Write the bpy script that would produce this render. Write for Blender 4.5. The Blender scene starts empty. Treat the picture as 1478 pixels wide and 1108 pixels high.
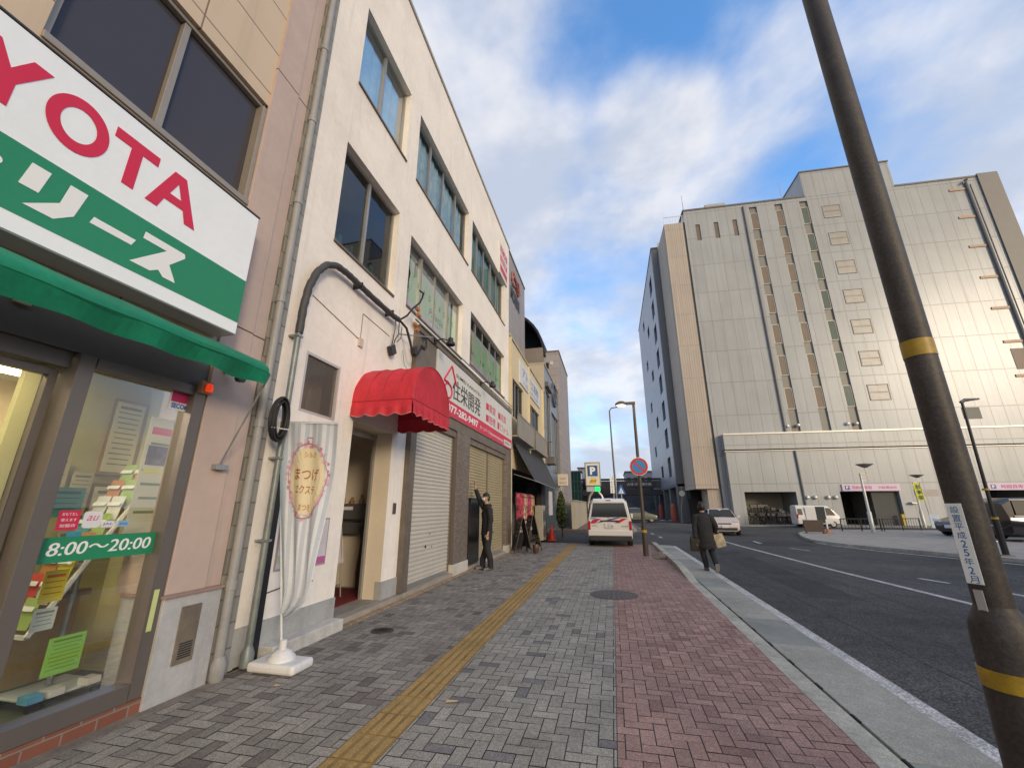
import bpy, bmesh, math, random
from mathutils import Vector, Matrix
random.seed(7)
D = bpy.data
SC = bpy.context.scene
COL = SC.collection
R = math.radians
PI = math.pi

# ---------------- camera, sky, sun, exposure ----------------
cam = D.cameras.new('camera'); cam.lens = 14.563; cam.sensor_width = 36; cam.sensor_fit = 'HORIZONTAL'
cam.clip_start = 0.05; cam.clip_end = 3000
co = D.objects.new('camera', cam); COL.objects.link(co)
co.location = (0, 0, 1.5); co.rotation_euler = (R(90 + 16.47), 0, R(13.14))
SC.camera = co
SC.view_settings.view_transform = 'Standard'; SC.view_settings.look = 'None'
SC.view_settings.gamma = 1; SC.view_settings.exposure = 0.18; SC.view_settings.use_curve_mapping = False
SC.cycles.max_bounces = 7; SC.cycles.transparent_max_bounces = 10
SC.cycles.use_denoising = True

SUN_DIR = Vector((0.66, -0.73, 0.235)).normalized()
SUN_EL = math.asin(SUN_DIR.z); SUN_AZ = math.atan2(SUN_DIR.x, SUN_DIR.y)
sun = D.lights.new('sun', 'SUN'); sun.energy = 1.5; sun.angle = R(13); sun.color = (1.0, 0.82, 0.62)
so = D.objects.new('sun', sun); COL.objects.link(so); so.location = (30, -40, 60)
so.rotation_euler = SUN_DIR.to_track_quat('Z', 'Y').to_euler()

W = D.worlds.new('World'); SC.world = W; W.use_nodes = True
nt = W.node_tree; nt.nodes.clear()
class N:
    """tiny node-tree writer"""
    def __init__(s, nt): s.nt = nt
    def n(s, t, **k):
        x = s.nt.nodes.new(t)
        for a, b in k.items():
            if a[0] == 'i' and a[1:].isdigit(): s.put(x.inputs[int(a[1:])], b)
            else: setattr(x, a, b)
        return x
    def put(s, sock, v):
        if isinstance(v, bpy.types.NodeSocket): s.nt.links.new(v, sock)
        elif isinstance(v, bpy.types.Node): s.nt.links.new(v.outputs[0], sock)
        elif isinstance(v, (tuple, list)) and len(v) == 3 and sock.type == 'RGBA': sock.default_value = (*v, 1)
        else: sock.default_value = v
    def math(s, op, a, b=0.0, c=False):
        return s.n('ShaderNodeMath', operation=op, use_clamp=c, i0=a, i1=b).outputs[0]
    def mix(s, f, a, b, bt='MIX'):
        x = s.nt.nodes.new('ShaderNodeMix'); x.data_type = 'RGBA'; x.blend_type = bt
        s.put(x.inputs[0], f); s.put(x.inputs[6], a); s.put(x.inputs[7], b); return x.outputs[2]
    def noise(s, vec, scale, detail=3, rough=.55, dist=0.0):
        x = s.n('ShaderNodeTexNoise'); s.put(x.inputs['Vector'], vec); x.inputs['Scale'].default_value = scale
        x.inputs['Detail'].default_value = detail; x.inputs['Roughness'].default_value = rough
        x.inputs['Distortion'].default_value = dist; return x.outputs[0]
    def mr(s, v, a, b, c=0.0, d=1.0, smooth=True):
        x = s.n('ShaderNodeMapRange'); x.interpolation_type = 'SMOOTHSTEP' if smooth else 'LINEAR'
        for i, q in enumerate((v, a, b, c, d)): s.put(x.inputs[i], q)
        return x.outputs[0]
SKY_LOBES = [((-0.216, 0.574, 0.79), 0.5, 0.16), ((0.061, 0.577, 0.814), 0.19, -0.17), ((0.128, 0.679, 0.723), 0.14, 0.19), ((0.232, 0.575, 0.785), 0.14, -0.03), ((0.427, 0.695, 0.579), 0.18, -0.12), ((0.567, 0.617, 0.546), 0.22, 0.08), ((0.464, 0.562, 0.685), 0.2, 0.03), ((0.283, 0.642, 0.713), 0.16, 0.06), ((-0.042, 0.802, 0.596), 0.3, 0.07), ((-0.022, 0.878, 0.479), 0.2, -0.06), ((0.024, 0.747, 0.665), 0.13, -0.07), ((0.62, -0.7, 0.5), 0.9, 0.14), ((-0.8, 0.2, 0.5), 0.7, 0.12)]
g = N(nt)
tc = g.n('ShaderNodeTexCoord')
sky = g.n('ShaderNodeTexSky', sky_type='NISHITA', sun_disc=False, sun_elevation=R(24), sun_rotation=SUN_AZ,
          altitude=0, air_density=1.0, dust_density=0.6, ozone_density=2.5)
sep = g.n('ShaderNodeSeparateXYZ', i0=tc.outputs['Generated'])
dz = g.math('ADD', g.math('MAXIMUM', sep.outputs[2], 0.0), 0.30)
pv = g.n('ShaderNodeCombineXYZ', i0=g.math('DIVIDE', sep.outputs[0], dz), i1=g.math('DIVIDE', sep.outputs[1], dz), i2=3.7)
n1 = g.noise(pv.outputs[0], 1.15, 7, .56, .25)          # where the cloud lies
pv2 = g.n('ShaderNodeVectorMath', operation='ADD', i0=pv.outputs[0], i1=(4.3, 1.9, 2.2))
n2 = g.noise(pv2.outputs[0], 1.9, 5, .55, .2)           # bright tops and grey bellies
n3 = g.noise(pv2.outputs[0], 7.0, 4, .6)
lowf = g.math('ADD', g.mr(sep.outputs[2], 0.62, 0.05, 0.0, 0.10), g.mr(sep.outputs[2], 0.34, 0.10, 0.0, 0.14))       # more cloud low down
def lobe(d, w, k):                                        # a bank of cloud (k>0) or a clear gap (k<0) in one part of the sky
    dd = g.n('ShaderNodeVectorMath', operation='DOT_PRODUCT', i0=tc.outputs['Generated'], i1=tuple(Vector(d).normalized()))
    return g.math('MULTIPLY', g.mr(dd.outputs['Value'], math.cos(w), 1.0), k)
for d_, w_, k_ in SKY_LOBES: lowf = g.math('ADD', lowf, lobe(d_, w_, k_))
cover = g.mr(g.math('ADD', g.math('ADD', n1, lowf), g.math('MULTIPLY', g.math('SUBTRACT', n3, .5), .10)), 0.36, 0.66)
ccol = g.mix(g.mr(g.math('ADD', n2, g.math('MULTIPLY', g.math('SUBTRACT', n3, .5), .2)), .40, .62), (4.5, 4.95, 5.9), (7.2, 7.1, 7.2))
skyc = g.mix(1.0, sky.outputs[0], (1.6, 2.45, 2.95), 'MULTIPLY')
skyc = g.mix(g.mr(sep.outputs[2], .30, .02, 0, .85), skyc, (5.6, 6.3, 7.6))   # paler towards the horizon
mixc = g.mix(g.math('MULTIPLY', cover, .93), skyc, ccol)
dotn = g.n('ShaderNodeVectorMath', operation='DOT_PRODUCT', i0=tc.outputs['Generated'], i1=tuple(SUN_DIR))
glow = g.mr(dotn.outputs['Value'], 0.60, 1.0)
mixc = g.mix(g.math('MULTIPLY', glow, .85), mixc, (17.0, 13.0, 8.2))
bg = g.n('ShaderNodeBackground', i0=mixc, i1=0.115)
g.n('ShaderNodeOutputWorld', i0=bg)

# ---------------- materials ----------------
MATS = {}
def mat(name, col, rough=.6, metal=0.0, var=.10, vs=1.5, bump=0.0, bs=60.0, stain=0.0, emit=None, es=1.0, spec=.5, attr=None, coat=0.0):
    if name in MATS: return MATS[name]
    m = D.materials.new(name); m.use_nodes = True; MATS[name] = m
    t = m.node_tree; b = t.nodes['Principled BSDF']; g = N(t)
    tc = g.n('ShaderNodeTexCoord').outputs['Object']
    c = col
    if attr:
        c = g.n('ShaderNodeAttribute', attribute_name=attr).outputs['Color']
    if var or attr:
        v = g.noise(tc, vs, 5, .6); v2 = g.noise(tc, vs * 11, 3, .6)
        f = g.math('ADD', g.math('MULTIPLY', v, .7), g.math('MULTIPLY', v2, .3))
        k = g.mr(f, .3, .7, 1 - var * 1.6, 1 + var * 1.2, False)
        kk = g.n('ShaderNodeCombineXYZ', i0=k, i1=k, i2=k)
        c = g.mix(1.0, c, kk.outputs[0], 'MULTIPLY')
    if stain:
        mp = g.n('ShaderNodeMapping', i0=tc); mp.inputs['Scale'].default_value = (5, 5, .35)
        s = g.noise(mp.outputs[0], 1.3, 5, .65)
        c = g.mix(g.mr(s, .52, .78, 0, stain), c, tuple(x * .42 for x in col))
    g.put(b.inputs['Base Color'], c)
    b.inputs['Roughness'].default_value = rough; b.inputs['Metallic'].default_value = metal
    b.inputs['Specular IOR Level'].default_value = spec
    if coat: b.inputs['Coat Weight'].default_value = coat; b.inputs['Coat Roughness'].default_value = .06
    if bump:
        bn = g.n('ShaderNodeBump'); bn.inputs['Strength'].default_value = bump; bn.inputs['Distance'].default_value = .01
        g.put(bn.inputs['Height'], g.noise(tc, bs, 4, .6)); g.put(b.inputs['Normal'], bn)
    if emit:
        b.inputs['Emission Color'].default_value = (*emit, 1); b.inputs['Emission Strength'].default_value = es
    return m

def glass(name, tint=(.9, .95, .95), refl=1.0, op=0.0, dark=(.03, .035, .04)):
    """window pane: see-through with a Fresnel reflection; op mixes in a dark body"""
    if name in MATS: return MATS[name]
    m = D.materials.new(name); m.use_nodes = True; MATS[name] = m
    t = m.node_tree; t.nodes.clear(); g = N(t)
    tr = g.n('ShaderNodeBsdfTransparent', i0=tint); df = g.n('ShaderNodeBsdfDiffuse', i0=dark)
    body = g.n('ShaderNodeMixShader', i0=op, i1=tr.outputs[0], i2=df.outputs[0])
    gl = g.n('ShaderNodeBsdfGlossy', i0=(.92, .96, 1.0), i1=.015)
    fr = g.n('ShaderNodeFresnel', i0=1.55)
    f = g.math('MULTIPLY', fr, refl, True)
    ms = g.n('ShaderNodeMixShader', i0=f, i1=body.outputs[0], i2=gl.outputs[0])
    g.n('ShaderNodeOutputMaterial', i0=ms)
    return m

def ribbed(name, col, wu, wv, axis='xz', mort=.018, mcol=None, rough=.45, metal=.0, var=.05, off=0.0, spec=.5, bumpd=.02, rot=0.0, sq=1.0):
    """cladding panels, tiles or boards laid by a brick texture in metres"""
    if name in MATS: return MATS[name]
    m = D.materials.new(name); m.use_nodes = True; MATS[name] = m
    t = m.node_tree; b = t.nodes['Principled BSDF']; g = N(t)
    tc = g.n('ShaderNodeTexCoord').outputs['Object']
    sp = g.n('ShaderNodeSeparateXYZ', i0=tc); ix = {'x': 0, 'y': 1, 'z': 2}
    v = g.n('ShaderNodeCombineXYZ', i0=sp.outputs[ix[axis[0]]], i1=sp.outputs[ix[axis[1]]])
    br = g.n('ShaderNodeTexBrick', offset=off, squash=sq, i0=v.outputs[0])
    mc = mcol or tuple(x * .55 for x in col)
    g.put(br.inputs['Color1'], tuple(x * (1 + var) for x in col)); g.put(br.inputs['Color2'], tuple(x * (1 - var) for x in col)); g.put(br.inputs['Mortar'], mc)
    br.inputs['Scale'].default_value = 1; br.inputs['Mortar Size'].default_value = mort; br.inputs['Mortar Smooth'].default_value = .1
    br.inputs['Brick Width'].default_value = wu; br.inputs['Row Height'].default_value = wv; br.inputs['Bias'].default_value = 0
    nz = g.noise(tc, .35, 5, .6); k = g.mr(nz, .3, .7, .93, 1.05, False)
    mp = g.n('ShaderNodeMapping', i0=tc); mp.inputs['Scale'].default_value = (3, 3, .12)
    st = g.mr(g.noise(mp.outputs[0], 1.0, 5, .65), .45, .8, 1.0, .84)
    k = g.math('MULTIPLY', k, st)
    kk = g.n('ShaderNodeCombineXYZ', i0=k, i1=k, i2=k)
    g.put(b.inputs['Base Color'], g.mix(1.0, br.outputs[0], kk.outputs[0], 'MULTIPLY'))
    bn = g.n('ShaderNodeBump'); bn.inputs['Strength'].default_value = .6; bn.inputs['Distance'].default_value = bumpd; bn.invert = True
    g.put(bn.inputs['Height'], br.outputs[1]); g.put(b.inputs['Normal'], bn)
    b.inputs['Roughness'].default_value = rough; b.inputs['Metallic'].default_value = metal; b.inputs['Specular IOR Level'].default_value = spec
    return m

# ---------------- mesh helpers ----------------
ORG = {}
def setp(o, label=None, cat=None, group=None, kind=None):
    if label: o['label'] = label
    if cat: o['category'] = cat
    if group: o['group'] = group
    if kind: o['kind'] = kind
    return o
def thing(name, label, cat, loc=(0, 0, 0), rz=0.0, group=None, world=False):
    """Empty at a thing's base. world=True: its parts are given in world coordinates"""
    o = D.objects.new(name, None); COL.objects.link(o); o.location = loc; o.rotation_euler = (0, 0, rz)
    o.empty_display_size = .2
    ORG[o] = Vector(loc) if world else Vector((0, 0, 0))
    return setp(o, label, cat, group)
ID = lambda u, v, w: (u, v, w)
def FX(X0, sgn=1):                 # facade facing +x : u along y, v up, w out of the wall
    return lambda u, v, w: (X0 + sgn * w, u, v)
def FY(Y0):                        # facade facing the camera side (-y)
    return lambda u, v, w: (u, Y0 - w, v)
class MB:
    def __init__(s, M=None): s.v = []; s.f = []; s.m = []; s.c = []; s.M = M
    def add(s, vs, fs, mi=0, M=None):
        M = M or s.M; b = len(s.v)
        s.v += [Vector(M(*p)) if M else Vector(p) for p in vs]
        s.f += [tuple(b + i for i in f) for f in fs]; s.m += [mi] * len(fs); return s
    def box(s, x0, x1, y0, y1, z0, z1, mi=0):
        return s.add([(x0, y0, z0), (x1, y0, z0), (x1, y1, z0), (x0, y1, z0), (x0, y0, z1), (x1, y0, z1), (x1, y1, z1), (x0, y1, z1)],
                     [(0, 3, 2, 1), (4, 5, 6, 7), (0, 1, 5, 4), (1, 2, 6, 5), (2, 3, 7, 6), (3, 0, 4, 7)], mi)
    def prism(s, poly, w0, w1, mi=0):
        """poly in (u,v), extruded in w"""
        n = len(poly)
        return s.add([(a, b, w0) for a, b in poly] + [(a, b, w1) for a, b in poly],
                     [tuple(range(n))[::-1], tuple(range(n, 2 * n))] + [(i, (i + 1) % n, n + (i + 1) % n, n + i) for i in range(n)], mi)
    def quad(s, *p, mi=0): return s.add(p, [tuple(range(len(p)))], mi)
    def tube(s, pts, r, n=8, mi=0, cap=True):
        pts = [Vector(s.M(*p)) if s.M else Vector(p) for p in pts]
        rs = r if isinstance(r, (list, tuple)) else [r] * len(pts)
        up = None; vs = []; fs = []
        for i, p in enumerate(pts):
            t = (pts[min(i + 1, len(pts) - 1)] - pts[max(i - 1, 0)]).normalized()
            if up is None:
                up = Vector((0, 0, 1)) if abs(t.z) < .9 else Vector((1, 0, 0))
            a = t.cross(up).normalized(); b2 = a.cross(t).normalized(); up = b2
            for k in range(n):
                an = 2 * PI * k / n; vs.append(p + (a * math.cos(an) + b2 * math.sin(an)) * rs[i])
        for i in range(len(pts) - 1):
            for k in range(n):
                fs.append((i * n + k, i * n + (k + 1) % n, (i + 1) * n + (k + 1) % n, (i + 1) * n + k))
        if cap: fs += [tuple(range(n))[::-1], tuple(range((len(pts) - 1) * n, len(pts) * n))]
        M, s.M = s.M, None; s.add(vs, fs, mi); s.M = M; return s
    def lathe(s, prof, c=(0, 0, 0), n=16, mi=0, axis='z', sq=1.0):
        vs = []; fs = []
        for r, h in prof:
            for k in range(n):
                a = 2 * PI * k / n; x, y = r * math.cos(a), r * math.sin(a) * sq
                p = (x, y, h) if axis == 'z' else ((x, h, y) if axis == 'y' else (h, x, y))
                vs.append((c[0] + p[0], c[1] + p[1], c[2] + p[2]))
        for i in range(len(prof) - 1):
            for k in range(n): fs.append((i * n + k, i * n + (k + 1) % n, (i + 1) * n + (k + 1) % n, (i + 1) * n + k))
        fs += [tuple(range(n))[::-1], tuple(range((len(prof) - 1) * n, len(prof) * n))]
        return s.add(vs, fs, mi)
    def loft(s, rings, mi=0, cap=True, closed=True):
        n = len(rings[0]); vs = [p for r in rings for p in r]; fs = []
        for i in range(len(rings) - 1):
            for k in range(n if closed else n - 1):
                fs.append((i * n + k, i * n + (k + 1) % n, (i + 1) * n + (k + 1) % n, (i + 1) * n + k))
        if cap: fs += [tuple(range(n))[::-1], tuple(range((len(rings) - 1) * n, len(rings) * n))]
        return s.add(vs, fs, mi)
    def wall(s, u0, u1, v0, v1, holes, depth=.15, w=0.0, back=None, mi=0, rmi=None):
        """sheet wall with rectangular holes (hu0,hu1,hv0,hv1[,depth]) and their reveals"""
        us = sorted({u0, u1, *[h[0] for h in holes], *[h[1] for h in holes]}); vs_ = sorted({v0, v1, *[h[2] for h in holes], *[h[3] for h in holes]})
        us = [u for u in us if u0 <= u <= u1]; vs_ = [v for v in vs_ if v0 <= v <= v1]
        for i in range(len(us) - 1):
            for j in range(len(vs_) - 1):
                cu, cv = (us[i] + us[i + 1]) / 2, (vs_[j] + vs_[j + 1]) / 2
                if any(h[0] < cu < h[1] and h[2] < cv < h[3] for h in holes): continue
                s.quad((us[i], vs_[j], w), (us[i + 1], vs_[j], w), (us[i + 1], vs_[j + 1], w), (us[i], vs_[j + 1], w), mi=mi)
        for h in holes:
            a, b, c, d = h[:4]; dp = h[4] if len(h) > 4 else depth
            if dp == 0: continue
            for p, q in (((a, c), (b, c)), ((b, c), (b, d)), ((b, d), (a, d)), ((a, d), (a, c))):
                s.quad((p[0], p[1], w), (q[0], q[1], w), (q[0], q[1], w - dp), (p[0], p[1], w - dp), mi=mi if rmi is None else rmi)
        if back is not None:
            for p, q in (((u0, v0), (u1, v0)), ((u1, v0), (u1, v1)), ((u1, v1), (u0, v1)), ((u0, v1), (u0, v0))):
                s.quad((p[0], p[1], w), (q[0], q[1], w), (q[0], q[1], w - back), (p[0], p[1], w - back), mi=mi)
            s.quad((u0, v0, w - back), (u1, v0, w - back), (u1, v1, w - back), (u0, v1, w - back), mi=mi)
        return s
    def obj(s, name, mt, parent=None, smooth=False, bevel=0, seg=2, label=None, cat=None, group=None, kind=None, loc=None, cols=None):
        me = D.meshes.new(name); off = ORG.get(parent, Vector()) if parent is not None else Vector(loc or (0, 0, 0))
        me.from_pydata([tuple(v - off) for v in s.v], [], s.f)
        for m in (mt if isinstance(mt, (list, tuple)) else [mt]): me.materials.append(m)
        me.polygons.foreach_set('material_index', s.m)
        if cols:
            ca = me.color_attributes.new('col', 'FLOAT_COLOR', 'CORNER')
            k = 0
            for p, c in zip(me.polygons, cols):
                for _ in p.loop_indices: ca.data[k].color = (*c, 1); k += 1
        bm = bmesh.new(); bm.from_mesh(me)
        if bevel: bmesh.ops.remove_doubles(bm, verts=bm.verts, dist=1e-5)
        bmesh.ops.recalc_face_normals(bm, faces=bm.faces); bm.to_mesh(me); bm.free()
        if smooth:
            me.polygons.foreach_set('use_smooth', [True] * len(me.polygons))
            try: me.set_sharp_from_angle(angle=R(40))
            except Exception: pass
        o = D.objects.new(name, me); COL.objects.link(o); ORG[o] = off
        if parent is not None: o.parent = parent
        else: o.location = off
        if bevel:
            md = o.modifiers.new('bevel', 'BEVEL'); md.width = bevel; md.segments = seg; md.limit_method = 'ANGLE'; md.angle_limit = R(35)
        return setp(o, label, cat, group, kind)

_tx = {}
def text_geo(body, bold=0.0, shear=0.0, spacing=1.0):
    key = (body, bold, shear, spacing)
    if key not in _tx:
        c = D.curves.new('t', 'FONT'); c.body = body; c.resolution_u = 3; c.offset = bold; c.shear = shear; c.space_character = spacing; c.fill_mode = 'FRONT'
        o = D.objects.new('t', c); COL.objects.link(o)
        bpy.context.view_layer.update(); dg = bpy.context.evaluated_depsgraph_get()
        me = D.meshes.new_from_object(o.evaluated_get(dg))
        vs = [tuple(v.co) for v in me.vertices]; fs = [tuple(p.vertices) for p in me.polygons]
        D.objects.remove(o); D.curves.remove(c); D.meshes.remove(me); _tx[key] = (vs, fs)
    return _tx[key]
def text(mb, body, u, v, w, width, height, bold=.012, mi=0, shear=0.0, spacing=1.0, rot=0.0, warp=None):
    """lettering centred at (u,v), fitted to width x height"""
    cjk = any(ord(ch) > 0x2fff for ch in body)
    if cjk and bold > .004 and height and width:
        e = bold * height * .9
        for dx in (-e, e): text(mb, body, u + dx, v, w + (.0004 if dx > 0 else 0), width, height, .0, mi, shear, spacing, rot, warp)
        return mb
    vs, fs = text_geo(body, bold, shear, spacing)
    if not vs: return mb
    x0, x1 = min(p[0] for p in vs), max(p[0] for p in vs); y0, y1 = min(p[1] for p in vs), max(p[1] for p in vs)
    sx = width / max(x1 - x0, 1e-6); sy = (height / max(y1 - y0, 1e-6)) if height else sx
    if width is None: sx = sy
    c, s_ = math.cos(rot), math.sin(rot); out = []
    for p in vs:
        a, b = (p[0] - (x0 + x1) / 2) * sx, (p[1] - (y0 + y1) / 2) * sy
        out.append((u + a * c - b * s_, v + a * s_ + b * c, w))
    if warp: out = [warp(*p) for p in out]
    return mb.add(out, fs, mi)

def dup(root, loc=None, rz=None, label=None, group=None):
    def cp(o, par):
        c = o.copy(); COL.objects.link(c)
        if par is not None: c.parent = par
        for ch in [x for x in KIDS(o)]: cp(ch, c)
        return c
    r = cp(root, None)
    if loc is not None: r.location = loc
    if rz is not None: r.rotation_euler = (0, 0, rz)
    if label: r['label'] = label
    if group: r['group'] = group
    return r
def KIDS(o): return list(o.children)

def skin(name, pts, edges, mt, parent, sub=2, off=None):
    """a continuous body or garment grown round a skeleton: pts = [(x,y,z,r) or (x,y,z,rx,ry)]"""
    me = D.meshes.new(name); me.from_pydata([p[:3] for p in pts], edges, [])
    o = D.objects.new(name, me); COL.objects.link(o)
    md = o.modifiers.new('skin', 'SKIN'); md.branch_smoothing = .4
    sv = me.skin_vertices[0].data
    for i, p in enumerate(pts):
        sv[i].radius = (p[3], p[4] if len(p) > 4 else p[3]); sv[i].use_root = (i == 0)
    s2 = o.modifiers.new('sub', 'SUBSURF'); s2.levels = sub; s2.render_levels = sub
    bpy.context.view_layer.update(); dg = bpy.context.evaluated_depsgraph_get()
    m2 = D.meshes.new_from_object(o.evaluated_get(dg)); m2.name = name
    D.objects.remove(o); D.meshes.remove(me)
    m2.materials.clear(); m2.materials.append(mt)
    m2.polygons.foreach_set('use_smooth', [True] * len(m2.polygons))
    o = D.objects.new(name, m2); COL.objects.link(o)
    if parent is not None: o.parent = parent
    ORG[o] = Vector(); return o

def window(par, M, u0, u1, v0, v1, n, fm, gm, w=-.12, fw=.045, name='window', curtain=None, cw=.12, room=None, rail=True):
    """one window: frame with n lights, pane and what hangs behind it"""
    f = MB(M)
    f.box(u0, u1, v0, v0 + fw, w - .03, w + .03); f.box(u0, u1, v1 - fw, v1, w - .03, w + .03)
    f.box(u0, u0 + fw, v0 + fw, v1 - fw, w - .03, w + .03); f.box(u1 - fw, u1, v0 + fw, v1 - fw, w - .03, w + .03)
    for i in range(1, n):
        c = u0 + (u1 - u0) * i / n; dw = .018 if i % 2 else -.004
        f.box(c - fw * .6, c + fw * .6, v0 + fw, v1 - fw, w - .028 + dw, w + .022 + dw)
    fo = f.obj(name, fm, par)
    MB(M).quad((u0 + fw, v0 + fw, w), (u1 - fw, v0 + fw, w), (u1 - fw, v1 - fw, w), (u0 + fw, v1 - fw, w)).obj('pane', gm, fo)
    if curtain:
        c = MB(M); k = int((u1 - u0) / .045); rr = random.Random(int(u0 * 100)); ph = 0
        a = [(u0 + (u1 - u0) * i / k) for i in range(k + 1)]
        ww = [w - cw + .028 * math.sin(i * 1.15 + rr.random() * .8) for i in range(k + 1)]
        for i in range(k): c.quad((a[i], v0, ww[i]), (a[i + 1], v0, ww[i + 1]), (a[i + 1], v1, ww[i + 1]), (a[i], v1, ww[i]))
        c.obj('curtain', curtain, fo, smooth=True)
    return fo
# ---------------- palette ----------------
asphalt = mat('asphalt', (.062, .061, .060), .85, var=.42, vs=.22, bump=.5, bs=160, spec=.3)
def speckle(m, amt=.5, scale=260):
    t = m.node_tree; b = t.nodes['Principled BSDF']; g = N(t); l = b.inputs['Base Color'].links[0].from_socket
    tc = g.n('ShaderNodeTexCoord').outputs['Object']
    vo = g.n('ShaderNodeTexVoronoi', i0=None) if False else g.n('ShaderNodeTexVoronoi'); g.put(vo.inputs['Vector'], tc); vo.inputs['Scale'].default_value = scale
    k = g.mr(vo.outputs['Color'], .2, .95, 1 - amt * .5, 1 + amt)
    kk = g.n('ShaderNodeCombineXYZ', i0=k, i1=k, i2=k)
    g.put(b.inputs['Base Color'], g.mix(1.0, l, kk.outputs[0], 'MULTIPLY')); return m
speckle(asphalt, .9, 70)
paver = speckle(mat('paver', (.2, .2, .2), .8, var=.16, vs=2.2, bump=.35, bs=220, attr='col', spec=.3), .35, 160)
joint = mat('joint_sand', (.085, .075, .068), .95, var=.2)
tactile = speckle(mat('tactile_yellow', (.36, .24, .09), .75, var=.22, vs=1.6, bump=.2, bs=120, spec=.3), .3, 150)
conc = speckle(mat('kerb_concrete', (.37, .365, .32), .85, var=.3, vs=1.3, bump=.3, bs=120, stain=.25, spec=.3), .25, 130)
conc_g = speckle(mat('gutter_concrete', (.31, .31, .275), .85, var=.2, vs=.9, bump=.3, bs=120, spec=.3), .25, 130)
conc_d = mat('dark_concrete', (.15, .15, .145), .85, var=.25, vs=2, bump=.3, bs=80, stain=.5)
paint_w = speckle(mat('road_paint', (.41, .41, .40), .7, var=.25, vs=5, bump=.3, bs=150), .6, 75)
plaza_m = ribbed('plaza_paving', (.34, .315, .28), .3, .3, 'xy', .006, rough=.85, var=.1)
cream = mat('cream_render', (.83, .77, .66), .75, var=.05, vs=.8, bump=.25, bs=50, stain=.10)
cream2 = mat('pale_render', (.85, .80, .72), .8, var=.09, vs=.9, bump=.3, bs=50, stain=.26)
beige_panel = mat('beige_panel', (.60, .49, .35), .6, var=.05, vs=.7, stain=.10)
pinkish = mat('pinkish_panel', (.50, .39, .33), .6, var=.08, vs=.9, stain=.22)
base_grey = mat('base_grey', (.44, .44, .43), .75, var=.14, vs=2.2, bump=.2, bs=60, stain=.35)
alu_d = mat('bronze_aluminium', (.155, .135, .12), .4, .3, var=.06)
alu = mat('grey_aluminium', (.36, .35, .33), .38, .55, var=.08)
alu_l = mat('pale_aluminium', (.55, .54, .52), .4, .3, var=.05)
steel = mat('galvanised_steel', (.33, .35, .35), .45, .55, var=.2, vs=8)
pvc = mat('grey_pipe', (.30, .30, .29), .5, var=.12, vs=3, stain=.3)
blackp = mat('black_plastic', (.012, .012, .014), .4, var=.05)
blackm = mat('black_metal', (.02, .02, .022), .35, .2, var=.1)
rubber = mat('rubber', (.02, .02, .02), .8, var=.1)
whitep = mat('white_plastic', (.70, .70, .68), .45, var=.08, vs=4, stain=.2)
sign_w = mat('sign_white', (.84, .88, .88), .35, var=.03, vs=2, coat=.3, stain=.08)
sign_w2 = mat('sign_offwhite', (.66, .66, .62), .4, var=.03, stain=.08)
red_l = mat('red_letter', (.62, .012, .05), .4, var=.03)
green_s = mat('sign_green', (.016, .235, .105), .4, var=.04)
green_c = mat('green_canvas', (.0, .20, .10), .6, var=.22, vs=2.5, bump=.3, bs=14, stain=.35)
dark = mat('dark_void', (.012, .012, .012), .9, var=0)
darkg = mat('soffit_grey', (.12, .115, .11), .6, var=.1)
brick_red = ribbed('red_tile', (.24, .09, .055), .2, .075, 'yz', .006, (.25, .2, .17), .5, off=.5, var=.16)
red_canvas = mat('red_canvas', (.52, .02, .035), .62, var=.2, vs=3, bump=.25, bs=9, stain=.5)
stone_b = mat('brown_stone', (.15, .125, .10), .45, var=.24, vs=3.0, stain=.2)
tile_b = ribbed('brown_tile', (.20, .165, .135), .11, .055, 'yz', .004, (.12, .1, .085), .55, off=0, var=.22)
shut_w = mat('shutter_white', (.60, .57, .50), .45, .2, var=.05, vs=1.2, stain=.14)
shut_y = mat('shutter_beige', (.42, .36, .22), .45, .2, var=.08, vs=1.2, stain=.25)
red_s = mat('sign_red', (.60, .02, .07), .45, var=.04)
ink = mat('ink_black', (.018, .018, .02), .5, var=0)
glass_u = glass('window_glass', (.80, .90, .92), .5)
glass_t = glass('tinted_glass', (.10, .10, .11), .5, .85, (.075, .07, .078))
alu_b = mat('brown_grey_aluminium', (.33, .29, .24), .45, .3, var=.08)
glass_s = glass('shop_glass', (.95, .96, .92), 1.15)
glass_d = glass('dark_glass', (.42, .44, .43), .28, .25)
glass_c = glass('car_glass', (.30, .34, .34), 1.3, .35)
glass_w = glass('sky_window_glass', (.75, .85, .88), 1.1)
glass_f = glass('small_window_glass', (.7, .7, .68), .16, .45, (.20, .185, .165))
curt_t = mat('teal_curtain', (.13, .32, .38), .8, var=.3, vs=3)
curt_w = mat('blue_white_curtain', (.42, .52, .58), .8, var=.22, vs=4)
curt_g = mat('sage_curtain', (.24, .33, .31), .8, var=.12, vs=2)
room_m = mat('room_wall', (.30, .28, .24), .8, var=.05)

# ---------------- ground, road, pavement ----------------
GZ = -.05
mb = MB(); mb.quad((-900, -200, GZ - .03), (900, -200, GZ - .03), (900, 1500, GZ - .03), (-900, 1500, GZ - .03))
mb.obj('ground', mat('far_ground', (.13, .125, .12), .9, var=.2, vs=.05), kind='structure')
mb = MB(); mb.quad((2.2, -40, GZ), (60, -40, GZ), (60, 90, GZ), (2.2, 90, GZ)).quad((-30, 19.15, GZ), (2.2, 19.15, GZ), (2.2, 29.2, GZ), (-30, 29.2, GZ)).quad((-1.3 + 3.3, 29.2, GZ), (2.2, 29.2, GZ), (2.2, 90, GZ), (2, 90, GZ))
mb.obj('road', asphalt, kind='structure')
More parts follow.
